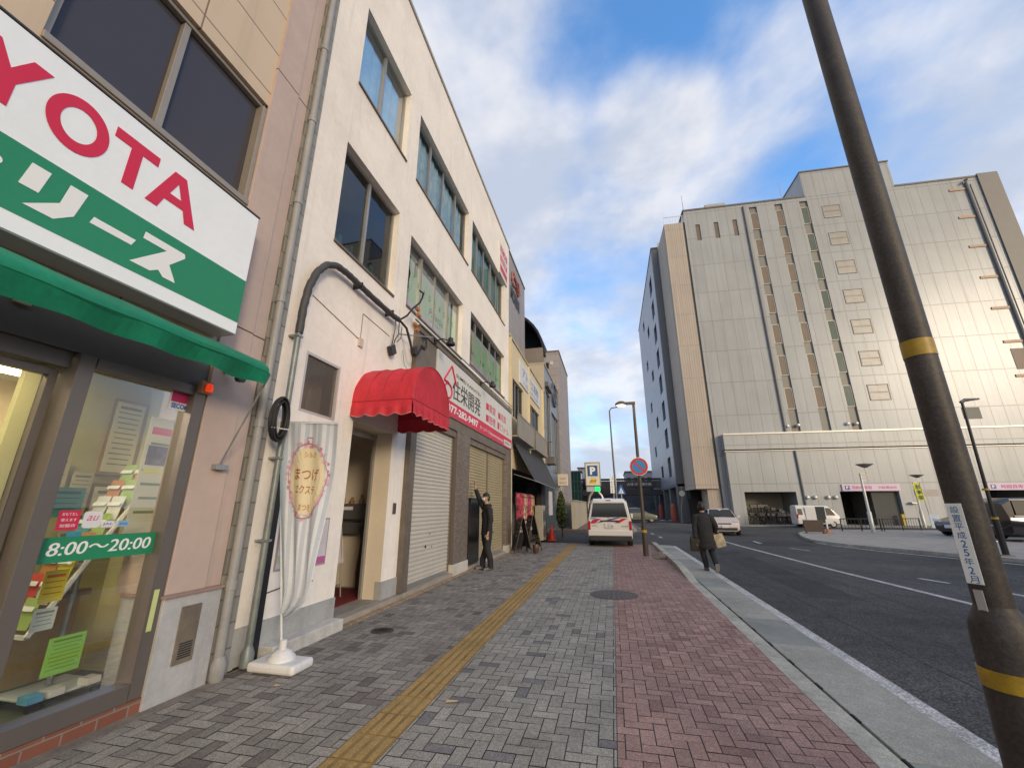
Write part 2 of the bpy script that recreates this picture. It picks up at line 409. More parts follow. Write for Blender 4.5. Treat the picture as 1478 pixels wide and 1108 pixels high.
# repaired trench and tar seams in the carriageway
mb = MB(); z = GZ + .002
mb.quad((3.35, 9.2, z), (4.15, 9.0, z), (4.25, 17.5, z), (3.4, 17.6, z)); mb.quad((6.9, 2.0, z), (8.6, 2.2, z), (8.4, 7.9, z), (6.8, 7.6, z)); mb.quad((5.9, 20.2, z), (8.1, 20.4, z), (8.0, 22.1, z), (5.9, 22.0, z))
mb.obj('road_repair', speckle(mat('asphalt_repair', (.043, .043, .045), .88, var=.3, vs=.8, bump=.5, bs=160, spec=.3), .8, 80), kind='structure')
mb = MB(); z = GZ + .003; rr = random.Random(6)
for x0, y0, y1 in ((3.05, -3, 19), (4.6, 1, 13)):
    p = [(x0 + rr.uniform(-.03, .03), y0 + (y1 - y0) * k / 40) for k in range(41)]
    for (a, b), (c, d) in zip(p, p[1:]): mb.quad((a - .009, b, z), (a + .009, b, z), (c + .009, d, z), (c - .009, d, z))
mb.obj('road_seam', mat('tar_seam', (.022, .022, .024), .6, var=.2), kind='structure')
# road paint
mb = MB(); z = GZ + .004
mb.quad((2.245, -12, z), (2.385, -12, z), (2.40, 19.2, z), (2.26, 19.2, z))
def stripe(pts, w):
    for (x0, y0), (x1, y1) in zip(pts, pts[1:]):
        d = Vector((x1 - x0, y1 - y0)).normalized(); n_ = Vector((-d.y, d.x)) * w / 2
        mb.quad((x0 - n_.x, y0 - n_.y, z), (x1 - n_.x, y1 - n_.y, z), (x1 + n_.x, y1 + n_.y, z), (x0 + n_.x, y0 + n_.y, z))
stripe([(4.93, 22.4), (5.0, 19.4), (5.36, 13.0), (5.7, 9.0), (6.05, 5.0), (6.4, 0), (6.6, -8)], .13)
stripe([(6.28, 22.6), (6.2, 21.3)], .14); stripe([(8.74, 22.4), (8.74, 21.2)], .14); stripe([(6.9, 18.3), (6.6, 19.2)], .1)
stripe([(7.05, 10.5), (7.35, 9.3)], .14); stripe([(6.6, 12.0), (6.8, 11.4)], .12); stripe([(7.7, 8.0), (8.1, 6.8)], .14); stripe([(10.1, 5.3), (8.6, 8.2)], .05)
stripe([(8.75, 21.0), (9.3, 18.8), (10.6, 16.0), (12.2, 13.2), (14.2, 10.4)], .14)
stripe([(7.3, 40.6), (4.8, 43.8), (3.4, 47.8), (2.9, 60)], .2)
for i, y in enumerate((24.4, 27.4, 31.2, 34.0)): stripe([(2.35 - i * .16, y - .5), (2.33 - i * .16, y + .5)], .14)
for i in range(9): stripe([(-1.0 + i * .95, 53.0), (-1.0 + i * .95, 56.0)], .45)
stripe([(-1.3, 28.0), (1.2, 28.0)], .4)
mb.obj('road_markings', paint_w, kind='structure')
# herringbone pavers
mb = MB(); cols = []
def pave(x0, x1, y0, y1, colf, ox=0.0, s=.1):
    gap = .0036
    nx = int((x1 - x0) / s) + 4; ny = int((y1 - y0) / s) + 4
    for i in range(-3, nx):
        for j in range(-3, ny):
            c = (i - j) % 4
            if c == 0: a, b, e, f = i, i + 2, j, j + 1
            elif c == 3: a, b, e, f = i, i + 1, j, j + 2
            else: continue
            a, b, e, f = x0 + ox + a * s + gap, x0 + ox + b * s - gap, y0 + e * s + gap, y0 + f * s - gap
            a, b, e, f = max(a, x0), min(b, x1), max(e, y0), min(f, y1)
            if b - a < .008 or f - e < .008: continue
            t = random.uniform(-.0012, .0012)
            mb.quad((a, e, t), (b, e, t + random.uniform(-.0008, .0008)), (b, f, t + random.uniform(-.0008, .0008)), (a, f, t)); cols.append(colf())
def gcol():
    k = random.gauss(1, .075); w = random.random()
    if w < .08: return (.18 * k, .172 * k, .17 * k)
    return (.285 * k, .272 * k, .238 * k)
def bcol():
    k = random.gauss(1, .10); w = random.random()
    if w < .12: return (.165 * k, .145 * k, .13 * k)
    return (.255 * k, .235 * k, .205 * k)
def rcol():
    k = random.gauss(1, .07)
    return (.31 * k, .20 * k, .172 * k) if random.random() > .15 else (.265 * k, .16 * k, .14 * k)
pave(-3.62, -1.835, -2, 19.1, bcol, .03); pave(-1.515, -.075, -2, 19.1, gcol, .02); pave(-.07, 1.455, -2, 19.1, rcol, .05)
mb.obj('pavement', paver, kind='structure', cols=cols)
mb = MB(); mb.box(-3.9, 1.46, -6, 19.15, -.09, -.006)
mb.obj('pavement_base', joint, kind='structure')
# tactile strip
mb = MB(); y = -2.0
while y < 19.0:
    mb.box(-1.833, -1.517, y + .002, y + .295, -.005, .0015, mi=1)
    for k in range(4):
        x = -1.833 + .316 * (k + .5) / 4; mb.box(x - .022, x + .022, y + .012, y + .284, .001, .0075)
    y += .3
mb.obj('tactile_strip', [tactile, mat('tactile_groove', (.26, .17, .06), .85, var=.3, vs=4)], kind='structure')
# kerb: dropped near the camera, raised further on
mb = MB(); y = -6.0
kz = lambda y: .0 if y < 10.2 else (.115 * min(1, (y - 10.2) / 1.6) if y < 14.8 else (.115 * max(0, 1 - (y - 14.8) / .3) if y < 15.1 else (.10)))
while y < 19.1:
    a, b = y + .004, min(y + .6, 19.1) - .004; za, zb = kz(a), kz(b)
    mb.add([(1.46, a, -.08), (1.66, a, -.08), (1.66, b, -.08), (1.46, b, -.08), (1.46, a, za), (1.645, a, za - (.012)), (1.645, b, zb - .012), (1.46, b, zb)],
           [(0, 3, 2, 1), (4, 5, 6, 7), (0, 1, 5, 4), (1, 2, 6, 5), (2, 3, 7, 6), (3, 0, 4, 7)])
    y += .6
mb.obj('kerb', conc, kind='structure', bevel=.006)
mb = MB(); y = -6.0; k = 0
while y < 19.1:
    c = .5 if k % 2 else 1
    mb.add([(1.672, y + .004, -.09), (2.235, y + .004, -.09), (2.235, y + 1.196, -.09), (1.672, y + 1.196, -.09), (1.672, y + .004, -.012), (2.235, y + .004, -.03), (2.235, y + 1.196, -.03), (1.672, y + 1.196, -.012)],
           [(0, 3, 2, 1), (4, 5, 6, 7), (0, 1, 5, 4), (1, 2, 6, 5), (2, 3, 7, 6), (3, 0, 4, 7)], mi=1 if k % 3 == 1 else 0)
    y += 1.2; k += 1
mb.obj('gutter', [conc_g, mat('gutter_concrete_dark', (.24, .255, .235), .85, var=.2, vs=.9, bump=.3, bs=120, spec=.3)], kind='structure', bevel=.004)
mb = MB()
for i in range(14): mb.box(1.655, 1.675, .5 + i * .6, .62 + i * .6, -.02, -.0095)
mb.obj('drain_slots', dark, kind='structure')
# concrete edging at the foot of the shop fronts
mb = MB(); mb.box(-3.75, -3.50, -6, 3.66, -.06, .004); mb.obj('shop_edging', mat('stained_edging', (.23, .20, .165), .85, var=.3, vs=3, bump=.3, bs=80), kind='structure')
# far pavement beyond the side road and its crossing
mb = MB(); mb.box(-9, 1.2, 29.3, 90, -.08, .06); mb.obj('far_pavement', ribbed('far_pavers', (.20, .15, .13), .2, .1, 'xy', .006, off=.5, rough=.85, var=.12), kind='structure')
mb = MB(); mb.box(1.2, 1.4, 29.3, 90, -.08, .09); mb.obj('far_kerb', conc, kind='structure')
# plaza in front of the large grey building
pl = [(8.85, 22.6), (9.45, 25.2), (10.4, 28.2), (11.9, 31.0), (13.6, 33.2), (60, 36.5), (60, 4), (20, 4), (15.2, 9.7), (11.5, 15.8), (10.0, 18.6), (9.2, 20.4)]
MB().prism([(a, b) for a, b in pl], -.07, .05).obj('plaza', plaza_m, kind='structure')
ring = MB()
for (x0, y0), (x1, y1) in zip(pl + pl[:1], (pl + pl[:1])[1:]):
    if max(x0, x1) > 25: continue
    d = Vector((x1 - x0, y1 - y0)).normalized(); n_ = Vector((d.y, -d.x)) * -.16
    ring.prism([(x0, y0), (x1, y1), (x1 + n_.x, y1 + n_.y), (x0 + n_.x, y0 + n_.y)], -.07, .062)
ring.obj('plaza_kerb', conc, kind='structure')
mb = MB(); mb.box(7.5, 60, 39.2, 44, -.07, .03); mb.obj('building_apron', mat('apron', (.24, .235, .22), .85, var=.15), kind='structure')

# covers and litter
def cover(x, y, r, lab, m):
    t = thing('manhole_cover', lab, 'manhole cover', (x, y, .002), world=False)
    MB().lathe([(r, -.01), (r, .004), (r * .93, .004), (r * .92, .001), (r * .9, .001), (r * .89, .004), (.001, .004)], n=28).obj('cover_plate', m, t)
    b = MB()
    for i in range(5):
        rr = r * (.15 + .16 * i)
        for k in range(6 + i * 4):
            a = 2 * PI * k / (6 + i * 4); b.box(rr * math.cos(a) - .016, rr * math.cos(a) + .016, rr * math.sin(a) - .016, rr * math.sin(a) + .016, .003, .0075)
    b.obj('studs', m, t)
cover(-.08, 8.3, .42, 'large round manhole cover across the grey and red paving', mat('cast_iron_brown', (.10, .085, .08), .6, .4, var=.2, vs=6))
cover(-2.93, 5.36, .14, 'small round manhole cover in the grey paving by the step', mat('cast_iron_grey', (.075, .08, .075), .6, .4, var=.2, vs=6))
MB().quad((-1.40, 3.66, .006), (-1.31, 3.68, .009), (-1.31, 3.715, .007), (-1.40, 3.70, .012)).obj('litter', mat('litter_paper', (.55, .40, .2), .7), label='scrap of yellowish paper on the pavement beside the yellow strip', cat='litter')
MB().quad((-2.99, 3.62, .004), (-2.94, 3.61, .007), (-2.93, 3.65, .005), (-2.98, 3.66, .008)).obj('litter', MATS['litter_paper'], label='tiny torn paper lying by the white flag base', cat='litter')
# step ramps beside the lamp post
for i, (x, y, rz, zz) in enumerate(((1.34, 14.2, .1, .0), (1.36, 15.1, -.05, .0))):
    t = thing('kerb_ramp', ('worn brown kerb ramp block nearest the camera by the lamp post', 'worn brown kerb ramp block behind the lamp post')[i], 'kerb ramp', (x, y, .002), rz, 'kerb ramp blocks at the lamp post')
    MB().add([(-.22, -.3, 0), (.12, -.3, 0), (.12, .3, 0), (-.22, .3, 0), (-.2, -.3, .02), (.12, -.3, .10), (.12, .3, .10), (-.2, .3, .02)],
             [(0, 3, 2, 1), (4, 5, 6, 7), (0, 1, 5, 4), (1, 2, 6, 5), (2, 3, 7, 6), (3, 0, 4, 7)]).obj('ramp_block', mat('ramp_wood', (.22, .17, .12), .85, var=.35, vs=5, bump=.4, bs=40), t, bevel=.008)
# ================= LEFT SIDE =================
# ---------- rental shop (nearest, left) ----------
XA = -3.65; F = FX(XA)
shop = thing('shop_building', 'beige panelled shop building with bronze glazed front, nearest on the left', 'building', (-3.65, 1.0, 0), world=True)
joints = [4.40, 6.28, 7.35, 8.35, 9.4, 10.5, 11.6]
m = MB(F)
zz = [3.0] + [6.28, 7.35, 8.4, 9.45, 10.5, 11.55, 12.6]
m.wall(-6, 3.0, 3.0, 12.6, [(1.27, 3.0, 4.62, 6.02, .22), (-1.2, .9, 4.62, 6.02, .22), (1.27, 3.0, 7.9, 9.3, .22), (-1.2, .9, 7.9, 9.3, .22)], back=None)
m.obj('wall', ribbed('beige_cladding', (.60, .48, .335), 1.15, .62, 'yz', .008, (.22, .15, .1), .55, off=0, var=.02), shop)
m = MB(F); m.box(-6, 3.85, 0, 12.6, -6.0, -2.6); m.obj('rear_wall', beige_panel, shop)
m = MB(F); m.box(-6, 3.0, 12.6, 12.75, -6.0, .02); m.obj('roof', conc_d, shop)
# pinkish corner pillar
m = MB(F)
for a, b in ((.80, 3.26), (3.272, 6.60), (6.612, 9.4), (9.412, 12.7)):
    m.box(3.0, 3.36, a, b, -.5, .03); m.box(3.366, 3.53, a, b, -.5, .012)
m.obj('pillar', pinkish, shop, bevel=.004)
m = MB(F); m.box(2.97, 3.53, .775, .80, -.4, .075); m.obj('ledge', mat('ledge_brown', (.30, .21, .18), .6, var=.1), shop, bevel=.004)
m = MB(F); m.box(2.985, 3.52, -.03, .775, -.4, .055); m.obj('base_panel', base_grey, shop, bevel=.004)
m = MB(F); m.box(3.15, 3.33, .25, .69, .055, .066); hb = m.obj('hatch', mat('bronze_plate', (.27, .225, .17), .4, .5, var=.2, vs=6, stain=.3), shop, bevel=.003)
m = MB(F)
for i in range(7): m.box(3.185, 3.30, .29 + i * .018, .299 + i * .018, .066, .070)
m.obj('label_plate', ink, hb)
# upper windows
for (a, b, c, d, mull) in ((1.27, 3.0, 4.62, 6.02, 2.08), (-1.2, .9, 4.62, 6.02, -.2), (1.27, 3.0, 7.9, 9.3, 2.08), (-1.2, .9, 7.9, 9.3, -.2)):
    f = MB(F); w = -.10
    f.box(a, b, c, c + .06, w - .05, w + .12); f.box(a, b, d - .05, d, w - .05, w + .06); f.box(a, a + .05, c + .06, d - .05, w - .05, w + .06); f.box(b - .05, b, c + .06, d - .05, w - .05, w + .10)
    f.box(mull - .03, mull + .03, c + .06, d - .05, w - .04, w + .05)
    fo = f.obj('window', alu_b, shop, bevel=.004)
    MB(F).quad((a + .05, c + .06, w), (b - .05, c + .06, w), (b - .05, d - .05, w), (a + .05, d - .05, w)).obj('pane', glass_t, fo)
# shopfront
m = MB(F)
m.box(-6, 3.0, 2.56, 3.0, -.15, -.012); m.obj('fascia', darkg, shop)
m = MB(F)
m.box(-6, 2.0, 2.44, 2.555, -.20, -.04); m.box(2.01, 2.11, .10, 2.555, -.17, .02); m.box(2.88, 2.985, .10, 2.555, -.12, .03); m.box(2.12, 2.88, 2.47, 2.555, -.10, .015); m.box(2.12, 2.88, .10, .22, -.10, .03)
m.box(-6, 2.0, .10, .155, -.24, -.02); m.obj('shopfront_frame', alu_d, shop, bevel=.004)
m = MB(F); m.box(-6, 2.985, -.05, .099, -.3, .035); m.obj('tile_base', brick_red, shop)
m = MB(F); m.quad((2.12, .22, -.05), (2.88, .22, -.05), (2.88, 2.47, -.05), (2.12, 2.47, -.05)); pane = m.obj('shop_window', glass_s, shop)
# sliding door
m = MB(F); w0, w1 = -.17, -.11
m.box(.62, .70, .16, 2.43, w0, w1); m.box(1.94, 1.99, .16, 2.43, w0, w1); m.box(.70, 1.94, .16, .24, w0, w1); m.box(.70, 1.94, 2.38, 2.43, w0, w1)
door = m.obj('sliding_door', alu_d, shop, bevel=.003)
MB(F).quad((.70, .24, -.14), (1.94, .24, -.14), (1.94, 2.38, -.14), (.70, 2.38, -.14)).obj('pane', glass_s, door)
m = MB(F); m.box(-6, .6, .16, .27, w0, w1); m.box(-.7, -.62, .27, 2.43, w0, w1); m.box(.52, .6, .27, 2.43, w0, w1); m.box(-6, .6, 2.34, 2.43, w0, w1)
d2 = m.obj('fixed_light', alu_d, shop); MB(F).quad((-6, .27, -.14), (.52, .27, -.14), (.52, 2.34, -.14), (-6, 2.34, -.14)).obj('pane', glass_s, d2)
# stickers on the glass
gb = MB(F); gb.box(2.13, 2.875, 1.135, 1.30, -.047, -.044); band = gb.obj('opening_hours_band', green_s, shop)
t = MB(F); text(t, '8:00〜20:00', 2.51, 1.222, -.0425, .66, .085, .03, shear=.12); t.obj('lettering', mat('white_letter', (.80, .82, .80), .5, var=0), band)
gb = MB(F); gb.box(.70, 1.94, 1.135, 1.30, -.137, -.134); band2 = gb.obj('green_door_band', green_s, shop)
wl = MATS['white_letter']
m = MB(F); m.box(2.73, 2.915, 2.315, 2.515, -.047, -.044); st = m.obj('security_sticker', mat('sticker_white', (.7, .7, .7), .5, var=0), shop)
m = MB(F); m.box(2.738, 2.907, 2.385, 2.508, -.0435, -.042); m.obj('magenta_field', mat('magenta', (.55, .02, .12), .5, var=0), st)
t = MB(F); text(t, 'SECOM', 2.822, 2.352, -.0425, .15, .045, .04); t.obj('lettering', mat('blue_ink', (.03, .10, .40), .5, var=0), st)
m = MB(F); m.box(2.19, 2.315, 1.345, 1.475, -.047, -.044); st = m.obj('red_sticker', red_s, shop)
t = MB(F)
for i in range(3): text(t, ('おもてなし', '使えます', '加盟店')[i], 2.252, 1.45 - i * .038, -.042, .09, .02, .01)
t.obj('lettering', wl, st)
m = MB(F); m.prism([(2.335 + .06 + .058 * math.copysign(abs(math.cos(a)) ** .35, math.cos(a)), 1.41 + .058 * math.copysign(abs(math.sin(a)) ** .35, math.sin(a))) for a in [2 * PI * k / 24 for k in range(24)]], -.047, -.044)
st = m.obj('payment_sticker', MATS['sticker_white'], shop)
t = MB(F); text(t, 'au', 2.395, 1.42, -.0425, .075, .035, .0, shear=.3); t.obj('lettering', mat('pink_ink', (.65, .10, .20), .5, var=0), st)
for i, (u, v, wd, hh, mm, tt) in enumerate(((2.50, 1.375, .085, .045, 'sticker_white', 'JAL'), (2.605, 1.375, .075, .045, 'sticker_blue', 'ANA'))):
    mat('sticker_blue', (.25, .45, .62), .5, var=0)
    st = MB(F).box(u - wd / 2, u + wd / 2, v - hh / 2, v + hh / 2, -.047, -.044).obj('card_sticker', MATS[mm], shop); t = MB(F); text(t, tt, u, v, -.0425, wd * .8, hh * .45, .01); t.obj('lettering', MATS['blue_ink'], st)
MB(F).box(2.905, 2.945, .56, .86, .03, .033).obj('yellow_tag', mat('tag_yellow', (.55, .62, .25), .6, var=.1), shop)
# interior
room = mat('shop_room_wall', (.47, .43, .21), .8, var=.06)
m = MB(); m.box(-7.9, -7.8, -6, 3.4, .1, 2.9); m.box(-7.8, -3.83, 3.30, 3.40, .1, 2.9); m.obj('interior_wall', room, shop)
MB().box(-7.8, -3.83, -6, 3.29, .05, .10).obj('interior_floor', mat('shop_floor', (.10, .115, .075), .5, var=.15), shop)
MB().box(-7.8, -3.83, -6, 3.29, 2.80, 2.88).obj('ceiling', mat('shop_ceiling', (.62, .60, .50), .8, var=.03), shop)
lampm = mat('ceiling_tube', (.9, .9, .8), .5, var=0, emit=(1.0, .84, .45), es=14.0)
for i, (y, x) in enumerate(((1.9, -4.3), (2.6, -5.55), (.2, -4.5), (.2, -6.4), (-1.4, -5.0))):  # first light is added to brighten the space between glass and partition
    c = thing('ceiling_light', ('added twin tube ceiling light brightening the partition behind the shop window', 'twin tube ceiling light behind the notice partition of the shop', 'ceiling light above the shop door', 'ceiling light deep behind the shop door', 'ceiling light farthest left in the shop')[i], 'light', (x, y - .3, 2.79), 0, 'ceiling lights in the shop')
    MB().box(-.12, .12, -.55, .55, -.03, .01).obj('housing', mat('lamp_housing', (.7, .7, .66), .5, var=0), c)
    for s in (-.06, .06): MB().tube([(s, -.52, -.045), (s, .52, -.045)], .016, 8).obj('tube', lampm, c)
    L_ = D.lights.new('tube_light', 'AREA'); L_.shape = 'RECTANGLE'; L_.size = .25; L_.size_y = 1.1; L_.energy = 19; L_.color = (1, .87, .58)
    lo_ = D.objects.new('tube_light', L_); COL.objects.link(lo_); lo_.location = (0, 0, -.08); lo_.parent = c
# counter
MB().box(-4.80, -4.735, 2.3, 3.299, .10, 2.80).obj('partition_wall', room, shop)
ct = thing('shop_counter', 'pale wooden counter with a green foot inside the shop window', 'counter', (-5.3, 2.2, .1), world=True)
MB().box(-4.72, -4.45, 1.2, 2.95, .2, .78).obj('body', mat('counter_wood', (.42, .29, .14), .6, var=.1, vs=3), ct)
MB().box(-4.725, -4.42, 1.15, 3.0, .78, .83).obj('worktop', mat('counter_top', (.26, .20, .12), .5, var=.1), ct)
MB().box(-4.72, -4.46, 1.2, 2.95, .105, .2).obj('foot', green_s, ct)
MB().box(-6.9, -5.9, -2, 1.1, .105, 1.15).obj('reception_desk', mat('desk_teal', (.05, .13, .10), .5, var=.1), label='dark teal reception desk behind the shop door', cat='desk')
# brochure rack
rk = thing('brochure_rack', 'white leaning brochure rack on castors behind the shop window', 'rack', (-4.15, 2.72, .1), world=True)
m = MB(); a = Vector((-4.22, 2.42, .62)); b = Vector((-4.35, 3.12, 1.78))
for s in (0, .34): m.tube([a + Vector((s - .17, 0, 0)), b + Vector((s - .17, 0, 0))], .02, 6)
for i in range(9):
    p = a.lerp(b, i / 8); m.box(p.x - .17, p.x + .17, p.y - .012, p.y + .012, p.z - .012, p.z + .012)
m.obj('frame', mat('rack_white', (.66, .66, .64), .4, var=.02), rk)
MB().tube([(-4.28, 2.78, .2), (-4.28, 2.78, 1.2)], .022, 8).obj('post', steel, rk)
MB().box(-4.47, -4.05, 2.55, 3.0, .17, .19).obj('base', mat('rack_base', (.55, .60, .60), .4, var=.03), rk, bevel=.01)
for (x, y) in ((-4.45, 2.58), (-4.07, 2.58), (-4.45, 2.97), (-4.07, 2.97)): MB().lathe([(.001, -.015), (.035, -.015), (.035, .015), (.001, .015)], (x, y, .135), 12, axis='x').obj('castor', rubber, rk)
br = [(.02, .25, .6), (.55, .48, .03), (.5, .06, .05), (.6, .62, .62), (.08, .30, .34), (.55, .5, .42), (.10, .14, .35), (.45, .2, .06), (.30, .42, .12)]
rr = random.Random(3)
for i in range(8):
    p = a.lerp(b, (i + .3) / 8)
    for s in (-.085, .085):
        c = br[rr.randrange(len(br))]; mm = mat('brochure_%d' % br.index(c), c, .4, var=.05)
        q = MB(); q.add([(p.x + s - .075, p.y - .03, p.z), (p.x + s + .075, p.y - .03, p.z), (p.x + s + .075, p.y + .012, p.z + .2), (p.x + s - .075, p.y + .012, p.z + .2)], [(0, 1, 2, 3)])
        q.add([(p.x + s - .07, p.y - .026, p.z + .12), (p.x + s + .07, p.y - .026, p.z + .12), (p.x + s + .07, p.y - .016, p.z + .15), (p.x + s - .07, p.y - .016, p.z + .15)], [(0, 1, 2, 3)], mi=1)
        o = q.obj('brochure', [mm, MATS['sticker_white']], label='brochure in %s slot %d from the bottom of the rack' % ('the right' if s > 0 else 'the left', i + 1), cat='brochure', group='brochures in the rack', loc=(p.x + s, p.y, p.z))
# papers and posters
def sheet(x, y0, y1, z0, z1, col, lab, lines=6, lc=(.2, .19, .16), frame=None, name='notice', group='notices inside the shop'):
    t = thing(name, lab, 'notice' if name == 'notice' else name.replace('_', ' '), (x, (y0 + y1) / 2, z0), 0, group, world=True)
    M = FX(x)
    if frame: MB(M).box(y0 - .03, y1 + .03, z0 - .03, z1 + .03, -.02, 0).obj('frame', mat('gilt_frame', (.42, .27, .07), .4, .4, var=.1), t)
    MB(M).box(y0, y1, z0, z1, 0.001, .004).obj('paper', mat('paper_%d%d%d' % tuple(int(c * 99) for c in col), col, .7, var=.04), t)
    q = MB(M); rr = random.Random(int(z0 * 100 + y0 * 77)); h = (z1 - z0) / (lines + 1.5)
    for i in range(lines):
        zc = z1 - h * (i + 1); L = (y1 - y0) * (.38 if i == 0 else rr.uniform(.3, .42)); yc = (y0 + y1) / 2
        q.box(yc - L, yc + L, zc - h * (.26 if i == 0 else .09), zc + h * (.26 if i == 0 else .09), .0045, .005)
    q.obj('print', mat('print_%d%d%d' % tuple(int(c * 99) for c in lc), lc, .7, var=0), t)
    return t
sheet(-4.71, 3.0, 3.26, 1.82, 2.50, (.72, .68, .50), 'framed certificate high on the shop wall', 12, (.2, .18, .12), True, 'framed_certificate')
sheet(-4.71, 3.0, 3.26, 1.22, 1.68, (.72, .68, .50), 'framed certificate low on the shop wall', 8, (.2, .18, .12), True, 'framed_certificate')
t = sheet(-3.95, 2.80, 3.05, 1.28, 2.27, (.58, .58, .44), 'tall pale poster with a photo hanging inside the window', 7, (.16, .22, .05), None, 'poster')
MB(FX(-3.95)).box(2.83, 3.02, 1.85, 2.02, .005, .006).obj('photo', mat('poster_photo', (.14, .10, .09), .6, var=.5, vs=14), t)
MB(FX(-3.95)).box(2.83, 3.02, 2.12, 2.18, .005, .006).obj('headline', red_s, t)
MB(FX(-3.95)).box(2.83, 3.02, 1.78, 1.815, .005, .006).obj('yellow_line', mat('poster_yellow', (.60, .62, .05), .6, var=0), t)
sheet(-4.7, 2.52, 2.76, 1.52, 1.92, (.48, .42, .27), 'cream notice with red heading on the shop wall', 9, (.42, .14, .05))
sheet(-4.7, 2.80, 2.96, 1.42, 1.80, (.50, .46, .32), 'white typed notice beside the cream notice', 9)
sheet(-4.7, 2.82, 2.96, 1.05, 1.30, (.50, .46, .32), 'small white notice right of the typed notice', 5)
sheet(-4.3, 2.43, 2.68, 1.42, 1.65, (.10, .26, .21), 'green notice standing behind the payment stickers', 4, (.03, .09, .07))
sheet(-3.86, 2.44, 2.66, .38, .62, (.22, .46, .06), 'lime green sheet taped low inside the window', 8, (.08, .2, .02))
sheet(-3.9, 2.33, 2.46, .68, .82, (.5, .56, .5), 'small green edged card hanging from the rack', 4)
sheet(-3.95, 2.36, 2.50, .85, 1.06, (.62, .50, .03), 'yellow and orange leaflet on the rack', 4, (.5, .12, .02))
sheet(-4.4, 1.45, 1.80, 1.42, 1.86, (.62, .66, .56), 'white sheet in a lime frame behind the shop door', 5, (.2, .5, .1))
for i, (y, z, c) in enumerate(((2.5, .19, (.1, .35, .55)), (2.62, .19, (.6, .6, .58)), (2.85, .19, (.62, .62, .6)))):
    MB().box(-4.1, -4.0, y, y + .09, z, z + .045).obj('small_box', mat('small_box_%d' % i, c, .5, var=.05), label=('blue box on the rack base', 'white box beside the blue box on the rack base', 'white packet at the far end of the rack base')[i], cat='box')
MB().box(-4.68, -4.5, 2.0, 2.4, .831, .97).obj('blue_folder_box', mat('folder_blue', (.03, .22, .48), .5, var=.05), label='blue folder box on the shop counter', cat='box')
# alarm lamp
al = thing('alarm_lamp', 'small orange alarm lamp above the shop window corner', 'lamp', (-3.62, 2.93, 2.5), world=True)
MB(F).box(2.89, 3.0, 2.495, 2.61, .03, .07).obj('housing', mat('alarm_box', (.30, .2, .09), .5, var=.1), al)
MB().lathe([(.001, -.04), (.029, -.04), (.030, .0), (.024, .03), (.001, .038)], (-3.565, 2.955, 2.555), 14).obj('lens', mat('alarm_lens', (.5, .03, .01), .25, var=.3, vs=30, emit=(1, .06, .01), es=.55), al, smooth=True)
MB(F).box(1.60, 1.68, 2.76, 2.82, -.005, .02).obj('door_sensor', mat('sensor_beige', (.42, .37, .27), .5), label='small beige door sensor under the green awning', cat='sensor')

# ---------- sign of the rental shop ----------
sg = thing('shop_sign', 'large white and green illuminated-box shop sign with red lettering above the green awning', 'sign', (-3.5, 1.0, 3.06), world=True)
S = FX(-3.40)
MB(S).box(-1.9, 2.965, 3.065, 4.375, -.23, -.004).obj('cabinet', mat('sign_cabinet', (.42, .43, .43), .4, .3, var=.05), sg, bevel=.006)
MB(S).box(-1.885, 2.955, 3.075, 4.365, -.004, .003).obj('face', sign_w, sg)
MB(S).box(-1.92, 2.968, 4.376, 4.389, -.235, .008).obj('cap', mat('cap_brown', (.06, .05, .05), .5, var=.1), sg)
MB(S).box(-1.884, 2.953, 3.19, 3.635, .0035, .005).obj('green_band', green_s, sg)
t = MB(S)
for ch, u, wd in (('T', -.33, .31), ('O', .13, .35), ('Y', .575, .30), ('O', .0, 0)):
    pass
T_ = [(-.155, .4 / 2), (.155, .4 / 2), (.155, .115), (.04, .115), (.04, -.2), (-.04, -.2), (-.04, .115), (-.155, .115)]
def shape(pts, u, v=4.005, k=1.0): t.prism([(u + a * k, v + b) for a, b in pts], .0035, .0065)
def ring_o(u, v=4.0, ro=.175, ri=.10, h=.205, hi=.125):
    n = 40; vs = []; fs = []
    for k in range(n):
        a = 2 * PI * k / n; c, s = math.cos(a), math.sin(a); vs += [(u + ro * c, v + h * s, .0065), (u + ri * c, v + hi * s, .0065)]
    for k in range(n): fs.append((2 * k, (2 * k + 2) % (2 * n), (2 * k + 3) % (2 * n), 2 * k + 1))
    t.add(vs, fs)
shape(T_, 1.835); ring_o(1.49)
Ap = lambda u: (t.add([(u + a, 4.0 + b, .0065) for a, b in ((-.05, .195), (.05, .195), (.205, -.2), (.112, -.2), (.078, -.095), (-.078, -.095), (-.112, -.2), (-.205, -.2), (0, .105), (.047, -.02), (-.047, -.02))],
                       [(7, 6, 5, 10, 8, 0), (0, 8, 1), (1, 8, 9, 4, 3, 2), (5, 4, 9, 10)]))
Ap(2.165)
shape([(-.175, .2), (-.075, .2), (0, .055), (.075, .2), (.175, .2), (.042, -.03), (.042, -.2), (-.042, -.2), (-.042, -.03)], 1.13)
ring_o(.76); shape(T_, .42)
t.obj('red_lettering', red_l, sg)
t = MB(S)
def poly(p): t.prism(p, .0055, .008)
poly([(1.355, 3.56), (1.45, 3.56), (1.425, 3.39), (1.33, 3.39)])
t.add([(a, b, .008) for a, b in ((1.55, 3.56), (1.65, 3.56), (1.615, 3.36), (1.525, 3.275), (1.375, 3.275), (1.53, 3.40))], [(0, 1, 2, 5), (5, 2, 3, 4)])
poly([(1.715, 3.435), (1.985, 3.435), (1.965, 3.38), (1.70, 3.38)])
